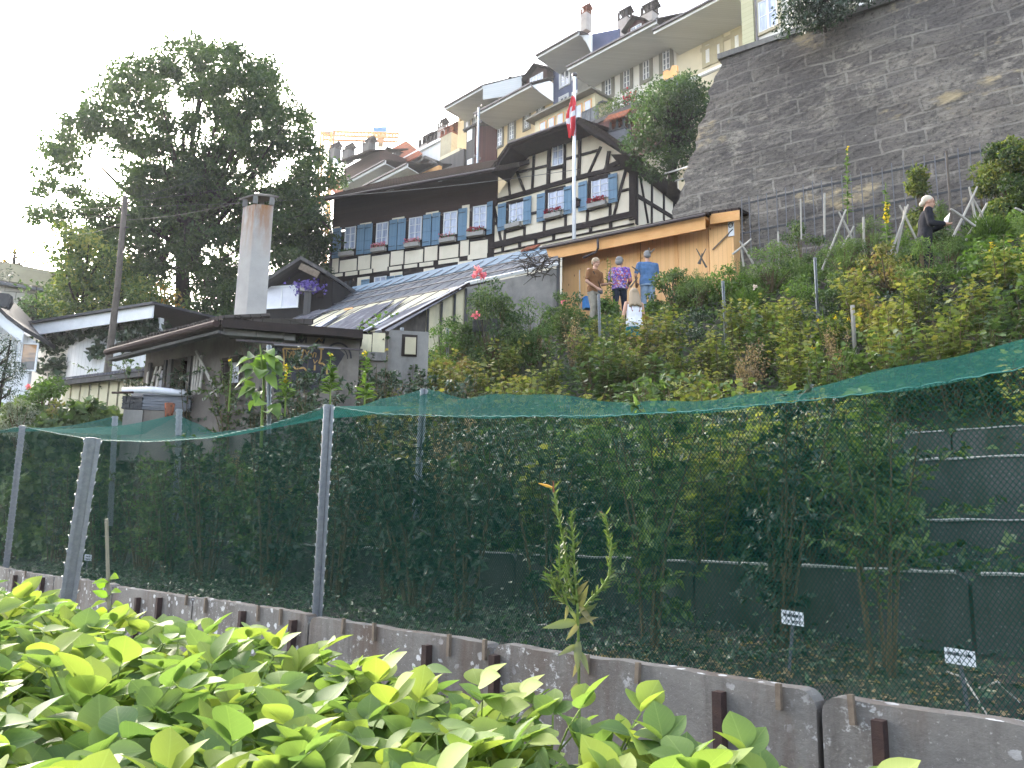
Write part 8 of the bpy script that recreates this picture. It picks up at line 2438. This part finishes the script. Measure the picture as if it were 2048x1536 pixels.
# ================================================================ PEOPLE
def m_cloth(name, c1, c2=None, pat=None):
 m, t, b = newmat(name)
 c2 = c2 or tuple(x * .8 for x in c1)
 c = mixc(t, ramp(t, noise(t, 14, uvmap(t, obj=True), 5, .6), [(.4, 0.0), (.6, 1.0)]), c1, c2)
 if pat:
  vo = N(t, 'TexVoronoi'); vo.inputs['Scale'].default_value = 26; t.links.new(uvmap(t, obj=True), vo.inputs['Vector'])
  wn = N(t, 'TexWhiteNoise'); t.links.new(vo.outputs['Color'], wn.inputs['Vector'])
  c = ramp(t, wn.outputs[0], pat); c.node.color_ramp.interpolation = 'CONSTANT'
 t.links.new(c, b.inputs['Base Color']); b.inputs['Roughness'].default_value = .9; b.inputs['Specular IOR Level'].default_value = .15
 bump(t, b, noise(t, 9, uvmap(t, obj=True), 4, .6), .35, .02)
 return m
M['skin'] = m_plain('skin', (.46, .27, .19), (.40, .22, .15), 8, .6, .35, .1)
M['brown_shirt'] = m_cloth('brown_shirt', (.21, .10, .045))
M['khaki'] = m_cloth('khaki_trousers', (.26, .235, .19))
M['floral'] = m_cloth('floral_blouse', (.3, .1, .3), pat=[(0, (.16, .07, .30)), (.2, (.36, .08, .12)), (.36, (.42, .36, .48)), (.46, (.07, .06, .22)), (.66, (.40, .17, .10)), (.8, (.26, .18, .42))])
M['navy'] = m_cloth('dark_jeans', (.022, .028, .045))
M['blue_tee'] = m_cloth('blue_tee', (.085, .16, .30))
M['jeans'] = m_cloth('light_jeans', (.20, .27, .36))
M['white_tank'] = m_cloth('white_tank_top', (.72, .72, .76), (.64, .64, .70))
M['teal'] = m_cloth('teal_shorts', (.02, .20, .26))
M['black_cloth'] = m_cloth('black_cardigan', (.012, .013, .017), (.02, .02, .026))
M['bra'] = m_cloth('dark_red_strap', (.18, .02, .03))
M['hair_grey'] = m_plain('grey_hair', (.24, .235, .23), (.13, .125, .12), 30, .7, .3, .6)
M['hair_white'] = m_plain('white_blond_hair', (.56, .50, .40), (.40, .35, .27), 30, .7, .3, .6)
M['hair_sand'] = m_plain('sandy_hair', (.36, .28, .19), (.24, .18, .12), 30, .7, .3, .6)
M['paper'] = m_plain('paper', (.74, .74, .76), None, 5, .6, .3, 0)
def shell(name, parent, parts, m, vox=.008, smooth=4):
 """one continuous surface grown over capsules and balls (voxel remesh)"""
 mb = MB()
 for p in parts:
  if p[0] == 'c':          # capsule chain: points, radii
   pts, rad = p[1], p[2]
   for i in range(len(pts) - 1):
    a, b = Vector(pts[i]), Vector(pts[i + 1]); r0, r1 = rad[i], rad[i + 1]
    mb.tube([a, a.lerp(b, .5), b], [r0, (r0 + r1) / 2, r1], 12)
    mb.ball(a, r0 * 1.0, 12, 8); mb.ball(b, r1 * 1.0, 12, 8)
  elif p[0] == 'e':        # ellipsoid, optional matrix
   mb.ball(p[1], p[2], 16, 12, p[3] if len(p) > 3 else None)
  elif p[0] == 'l':        # lofted ellipses: list of (centre, rx, ry)
   vs = []; fs = []; n = 18; L = p[1]
   for (c, rx, ry) in L:
    for k in range(n):
     a = 2 * math.pi * k / n; vs.append(Vector(c) + Vector((rx * math.cos(a), ry * math.sin(a), 0)))
   for i in range(len(L) - 1):
    for k in range(n): fs.append((i * n + k, i * n + (k + 1) % n, (i + 1) * n + (k + 1) % n, (i + 1) * n + k))
   fs.append(tuple(range(n - 1, -1, -1))); fs.append(tuple((len(L) - 1) * n + k for k in range(n)))
   mb.add(vs, fs)
 o = mb.build(name, m, parent, loc=0)
 md = o.modifiers.new('remesh', 'REMESH'); md.mode = 'VOXEL'; md.voxel_size = vox; md.use_smooth_shade = True
 sm = o.modifiers.new('smooth', 'SMOOTH'); sm.iterations = smooth; sm.factor = .6
 return o
def hand(wr, d, side_, s=1.0, curl=.5):
 """palm, four curled fingers of different lengths and a thumb; wr wrist, d direction, side_ towards the thumb"""
 d = Vector(d).normalized(); t = Vector(side_); t = (t - d * t.dot(d)).normalized(); n = d.cross(t)
 wr = Vector(wr); out = [('c', [wr, wr + d * .045 * s, wr + d * .075 * s], [.024 * s, .034 * s, .032 * s])]
 out.append(('c', [wr + d * .06 * s - t * .022 * s, wr + d * .06 * s + t * .022 * s], [.021 * s, .021 * s]))
 for i, (o_, L) in enumerate(((.030, .070), (.010, .082), (-.010, .076), (-.029, .058))):
  b = wr + d * .082 * s + t * o_ * s; L *= s
  k1 = b + (d * math.cos(curl * .4) + n * math.sin(curl * .4)) * L * .45
  k2 = k1 + (d * math.cos(curl) + n * math.sin(curl)) * L * .32
  k3 = k2 + (d * math.cos(curl * 1.6) + n * math.sin(curl * 1.6)) * L * .25
  out.append(('c', [b, k1, k2, k3], [.0105 * s, .0098 * s, .009 * s, .008 * s]))
 b = wr + d * .03 * s + t * .026 * s
 out.append(('c', [b, b + (d * .7 + t * .7) * .034 * s, b + (d * .95 + t * .5 + n * .3) * .066 * s], [.014 * s, .012 * s, .010 * s]))
 return out
def head_parts(c, fwd, s=1.0, tilt=0.0):
 f = Vector(fwd).normalized(); up = Vector((0, 0, 1)); up = (up + f * tilt).normalized(); f = (f - up * f.dot(up)).normalized(); x = f.cross(up).normalized()
 m = Matrix((x, f, up)).transposed()
 c = Vector(c); P = lambda a, b, e: c + m @ Vector((a * s, b * s, e * s))
 out = [('e', P(0, -.012, .03), (.076 * s, .094 * s, .088 * s), m), ('e', P(0, .02, -.035), (.058 * s, .070 * s, .082 * s), m), ('e', P(0, .045, -.088), (.030 * s, .030 * s, .024 * s), m),
   ('c', [P(0, .084, .018), P(0, .106, -.022)], [.010 * s, .014 * s]), ('e', P(0, .088, -.052), (.024 * s, .010 * s, .007 * s), m), ('e', P(0, .085, -.066), (.020 * s, .011 * s, .007 * s), m),
   ('c', [P(-.05, .072, .032), P(0, .086, .034), P(.05, .072, .032)], [.009 * s, .010 * s, .009 * s])]
 for q in (-1, 1): out.append(('e', P(q * .078, -.002, -.008), (.010 * s, .020 * s, .032 * s), m)); out.append(('e', P(q * .03, .077, .012), (.014 * s, .011 * s, .009 * s), m))
 return out, P, m
def person(label, base, face, H, shirt, trousers, hair, arms, legs=((.09, 0, 0), (-.09, .03, 0)), lean=0.0, hip=.165, sh=.20, sleeves='short', hairstyle='short', head_turn=0.0, head_tilt=.12, skirt=None, group=None, bag=None, extra=None):
 """base = feet; face = azimuth the figure faces (degrees from +Y towards +X). Built at the origin facing +Y, then turned."""
 o = thing('person', base, label, 'person', group)
 s = H / 1.72
 V_ = lambda x, y, z: Vector((x * s, y * s, z * s))
 ln = lambda z: lean * max(0, z - .95)
 hipz, chz, shz, nkz, hdz = .92, 1.22, 1.42, 1.50, 1.62
 skin = []; 
 torso = [(V_(0, ln(.86), .86), (hip) * s, .105 * s), (V_(0, ln(.98), .98), hip * .98 * s, .11 * s), (V_(0, ln(1.1), 1.1), hip * .86 * s, .10 * s), (V_(0, ln(1.25), 1.25), (sh * .86) * s, .115 * s), (V_(0, ln(1.38), 1.38), (sh * .88) * s, .10 * s), (V_(0, ln(1.45), 1.45), (sh * .55) * s, .07 * s)]
 skin.append(('l', torso)); skin.append(('c', [V_(0, ln(1.42) , 1.42), V_(0, ln(1.55) + .01, 1.56)], [.062 * s, .054 * s]))
 fw = Vector((math.sin(R(head_turn)), math.cos(R(head_turn)), 0))
 hp, HP, hm = head_parts(V_(0, ln(hdz) + .015, hdz), fw, s * 1.08, head_tilt); skin += hp
 shirt_p = [('l', [(c, rx + .016, ry + .018) for c, rx, ry in torso[(0 if shirt[1] else 1):5]] + ([(torso[5][0], torso[5][1] * .9, torso[5][2] + .012)] if sleeves != 'none' else []))]
 for sd, A in ((1, arms[0]), (-1, arms[1])):
  S = V_(sd * sh * .93, ln(1.4), 1.40); E = V_(*A[0]); W_ = V_(*A[1])
  skin.append(('c', [S, S.lerp(E, .5), E, E.lerp(W_, .4), W_], [.052 * s, .045 * s, .037 * s, .036 * s, .024 * s]))
  skin += hand(W_, (W_ - E), A[2] if len(A) > 2 else (-sd, 0, .3), s)
  if sleeves == 'short': k = .62; shirt_p.append(('c', [V_(sd * sh * .55, ln(1.42), 1.40), S - V_(sd * .012, 0, .015), S.lerp(E, .72)], [.060 * s, .066 * s, .057 * s]))
  elif sleeves == 'three': shirt_p.append(('c', [V_(sd * sh * .55, ln(1.42), 1.42), S, E, E.lerp(W_, .55)], [.062 * s, .066 * s, .054 * s, .044 * s]))
  elif sleeves == 'long': shirt_p.append(('c', [V_(sd * sh * .55, ln(1.42), 1.42), S, E, E.lerp(W_, .92)], [.064 * s, .070 * s, .062 * s, .046 * s]))
  else: shirt_p.append(('c', [V_(sd * sh * .45, ln(1.3), 1.28), V_(sd * sh * .5, ln(1.42) , 1.425)], [.075 * s, .040 * s]))
 tr = [('l', [(V_(0, 0, .82), hip * 1.02 * s, .125 * s), (V_(0, ln(.98), 1.0), hip * .98 * s, .118 * s)])]
 for sd, L in ((1, legs[0]), (-1, legs[1])):
  Hp = V_(sd * .085, 0, .90); K = V_(L[0] * 1.05, L[1] + .03, .48); F = V_(L[0] * 1.1, L[1] - .01 + L[2], .08)
  skin.append(('c', [Hp, Hp.lerp(K, .5), K, K.lerp(F, .4), F], [.088 * s, .075 * s, .054 * s, .052 * s, .036 * s])); skin.append(('c', [F - V_(0, .03, .03), F + V_(0, .13, -.045)], [.036 * s, .030 * s]))
  if skirt: tr.append(('c', [Hp, Hp.lerp(K, .42)], [.104 * s, .098 * s]))
  else: tr.append(('c', [Hp, Hp.lerp(K, .5), K, K.lerp(F, .5), F + V_(0, 0, .02)], [.104 * s, .094 * s, .074 * s, .068 * s, .062 * s]))
 body = shell('body', o, skin, M['skin'], .007, 2)
 shell('shirt', o, shirt_p, M[shirt[0]], .010, 3)
 shell('shorts' if skirt else 'trousers', o, tr, M[trousers], .011, 3)
 if not skirt:
  sh_ = []
  for sd, L in ((1, legs[0]), (-1, legs[1])):
   F = V_(L[0] * 1.1, L[1] - .01 + L[2], .06); sh_.append(('c', [F - V_(0, .05, .015), F + V_(0, .14, -.02)], [.046 * s, .040 * s]))
  shell('shoes', o, sh_, M['rust'], .009, 1)
 hr = []; s0 = s; s = s * 1.12
 if hairstyle == 'short': hr = [('e', HP(0, -.022, .045), (.084 * s, .096 * s, .086 * s), hm), ('e', HP(0, -.06, .0), (.074 * s, .055 * s, .07 * s), hm)]
 elif hairstyle == 'bob': hr = [('e', HP(0, -.022, .045), (.094 * s, .106 * s, .092 * s), hm), ('e', HP(0, -.05, -.012), (.09 * s, .072 * s, .085 * s), hm)]
 elif hairstyle == 'bald': hr = [('e', HP(0, -.034, .022), (.083 * s, .088 * s, .070 * s), hm)]
 elif hairstyle == 'long':
  hr = [('e', HP(0, -.022, .042), (.088 * s, .102 * s, .092 * s), hm)]
  for k in range(9): a = -1.1 + 2.2 * k / 8; hr.append(('c', [HP(math.sin(a) * .07, -.05 * math.cos(a) - .02, .03), HP(math.sin(a) * .092, -.075 * math.cos(a) - .01, -.11), HP(math.sin(a) * .12, -.12 * math.cos(a), -.27 - .015 * math.cos(k * 2.2))], [.038 * s, .042 * s, .032 * s]))
 elif hairstyle == 'tied': hr = [('e', HP(0, -.026, .040), (.080 * s, .092 * s, .080 * s), hm), ('e', HP(0, -.10, -.05), (.038 * s, .036 * s, .042 * s), hm), ('e', HP(0, -.07, -.01), (.05 * s, .05 * s, .055 * s), hm)]
 shell('hair', o, hr, M[hair], .008, 1); s = s0
 if extra: extra(o, V_, HP, hm, s)
 o.rotation_euler = (0, 0, R(-face))
 return o
def feet(px, ytop, depth, H):
 t = at(px, ytop, depth); return Vector((t.x, t.y, t.z - H))
# man in the brown shirt, in profile towards the right, one hand out, the other at a bag
def bag_(o, V_, HP, hm, s):
 MB().beam(V_(.16, .14, 1.36), V_(-.14, .13, .98), .02, .012, (0, 1, 0)).build('bag_strap', M['black_cloth'], o, loc=0)
 MB().beam(V_(.16, .12, 1.36), V_(.04, -.135, 1.2), .02, .012, (0, 1, 0)).build('bag_strap', M['black_cloth'], o, loc=0)
 MB().box(V_(-.10, .12, .86), .16, .07, .12, .2).build('camera_bag', M['grey_iron'], o, loc=0)
person('grey-haired man in a brown polo shirt and khaki trousers, looking down, strap across his chest', feet(1187, 520, 20.4, 1.72), 138, 1.72, ('brown_shirt', True), 'khaki', 'hair_sand',
  [((.27, .02, 1.10), (.12, .22, .93), (-1, 0, .3)), ((-.26, .05, 1.12), (-.20, .33, 1.08), (1, 0, .3))], lean=.10, head_tilt=.34, hairstyle='short', hip=.19, sh=.235, legs=((.10, .05, 0), (-.10, -.05, 0)), extra=bag_)
person('grey-haired woman in a purple floral blouse and dark jeans, seen from behind', feet(1239, 516, 20.9, 1.66), 12, 1.66, ('floral', True), 'navy', 'hair_grey',
  [((.28, .02, 1.10), (.20, .24, 1.02), (-1, 0, .3)), ((-.29, .0, 1.12), (-.20, .24, 1.10), (1, 0, .3))], lean=.05, hairstyle='bob', sleeves='three', hip=.20, sh=.225, legs=((.10, .10, 0), (-.10, -.08, 0)), head_turn=18)
person('person in a blue tee and light jeans standing with back turned before the shed', feet(1295, 504, 21.0, 1.76), -8, 1.76, ('blue_tee', True), 'jeans', 'hair_grey',
  [((.27, .06, 1.12), (.12, .26, 1.08), (-1, 0, .3)), ((-.30, .04, 1.10), (-.22, .26, .98), (1, 0, .3))], lean=.03, hip=.205, sh=.25, head_turn=12)
def straps(o, V_, HP, hm, s):
 for q in (-1, 1): MB().beam(V_(q * .075, -.112, 1.20), V_(q * .12, -.085, 1.42), .018, .008, (0, 1, 0)).build('strap', M['bra'], o, loc=0)
person('girl with long sandy hair in a white tank top and teal shorts, seen from behind', feet(1268, 580, 16.0, 1.52), -10, 1.52, ('white_tank', True), 'teal', 'hair_sand',
  [((.23, .03, 1.10), (.14, .20, 1.02), (-1, 0, .3)), ((-.25, .0, 1.12), (-.22, .12, .90), (1, 0, .3))], hairstyle='long', sleeves='none', hip=.18, sh=.185, skirt=True, lean=.02, extra=straps, head_tilt=.2)
def paper(o, V_, HP, hm, s):
 MB().add([V_(-.10, .30, 1.13), V_(.14, .30, 1.13), V_(.14, .36, 1.30), V_(-.10, .36, 1.30), V_(-.10, .304, 1.128), V_(.14, .304, 1.128), V_(.14, .364, 1.298), V_(-.10, .364, 1.298)], [(0, 1, 2, 3), (7, 6, 5, 4), (0, 4, 5, 1), (1, 5, 6, 2), (2, 6, 7, 3), (3, 7, 4, 0)]).build('spare', M['paper'], o, loc=0)
ob = person('white-blonde woman in a black cardigan reading a sheet of paper by the stone wall', feet(1843, 396, 14.6, 1.66), 108, 1.66, ('black_cloth', True), 'black_cloth', 'hair_white',
  [((.25, .08, 1.13), (.12, .32, 1.14), (-1, 0, .3)), ((-.25, .08, 1.13), (-.10, .34, 1.18), (1, 0, .3))], hairstyle='tied', sleeves='long', lean=.14, head_tilt=.3, hip=.20, sh=.215)
c = ob.matrix_world
w_ = ob.location
rt_ = Matrix.Rotation(R(-100), 3, 'Z')
pp = [w_ + rt_ @ Vector(q) for q in ((-.15, .36, 1.14), (.13, .36, 1.14), (.13, .40, 1.31), (-.15, .40, 1.31))]
tag(MB().prism(pp, rt_ @ Vector((0, .006, 0))).build('paper_sheet', M['paper']), 'white sheet of paper held by the woman in the black cardigan', 'paper')
# blue crate glimpsed behind the man in brown
p = at(1177, 596, 21.4)
o = thing('crate', p - Vector((0, 0, .3)), 'blue plastic crate half hidden behind the man in brown', 'crate')
MB().box(p - Vector((0, 0, .3)), .26, .24, .28, .3).build('body', M['blue_sign'], o)
MB().box(p + Vector((0, 0, -.02)), .29, .27, .03, .3).build('rim', M['blue_sign'], o)
# gladiolus-like tall plant between the man in brown and the woman in purple
spike(1213, 640, 512, 'tall sword-leaved plant between the man in brown and the woman in purple', None, seed=21, depth=20.6, r=.012)
spike(1222, 640, 520, 'second tall green stem beside the woman in purple', None, seed=22, depth=20.5, r=.012)
bush('leafy_plant', 'leafy green plants at the feet of the man in brown and the woman in purple', 1215, 645, 596, 44, 'lf_light', .09, 380, seed=71, depth=20.0, cat='plant')
bush('shrub', 'dark undergrowth around the jeans of the person in blue', 1308, 640, 602, 56, 'lf_mid', .06, 520, seed=72, depth=19.5)
# ================================================================ HAZE ADDED TO LIFT THE SHADOWS
def haze():
 m = bpy.data.materials.new('added_haze'); m.use_nodes = True; t = m.node_tree
 for n in list(t.nodes):
  if n.type != 'OUTPUT_MATERIAL': t.nodes.remove(n)
 v = N(t, 'VolumePrincipled'); v.inputs['Color'].default_value = (.93, .95, 1, 1); v.inputs['Density'].default_value = .0005; v.inputs['Anisotropy'].default_value = .3
 t.links.new(v.outputs[0], t.nodes['Material Output'].inputs['Volume'])
 mb = MB(); mb.box((0, 480, -2), 2400, 2400, 72)
 tag(mb.build('haze', m), 'thin haze added to lift the shadows', 'haze', kind='stuff')
haze()
for ks in PROTO.values():
 for r, used in ks:
  if not used:
   for c in list(r.children): bpy.data.objects.remove(c)
   bpy.data.objects.remove(r)
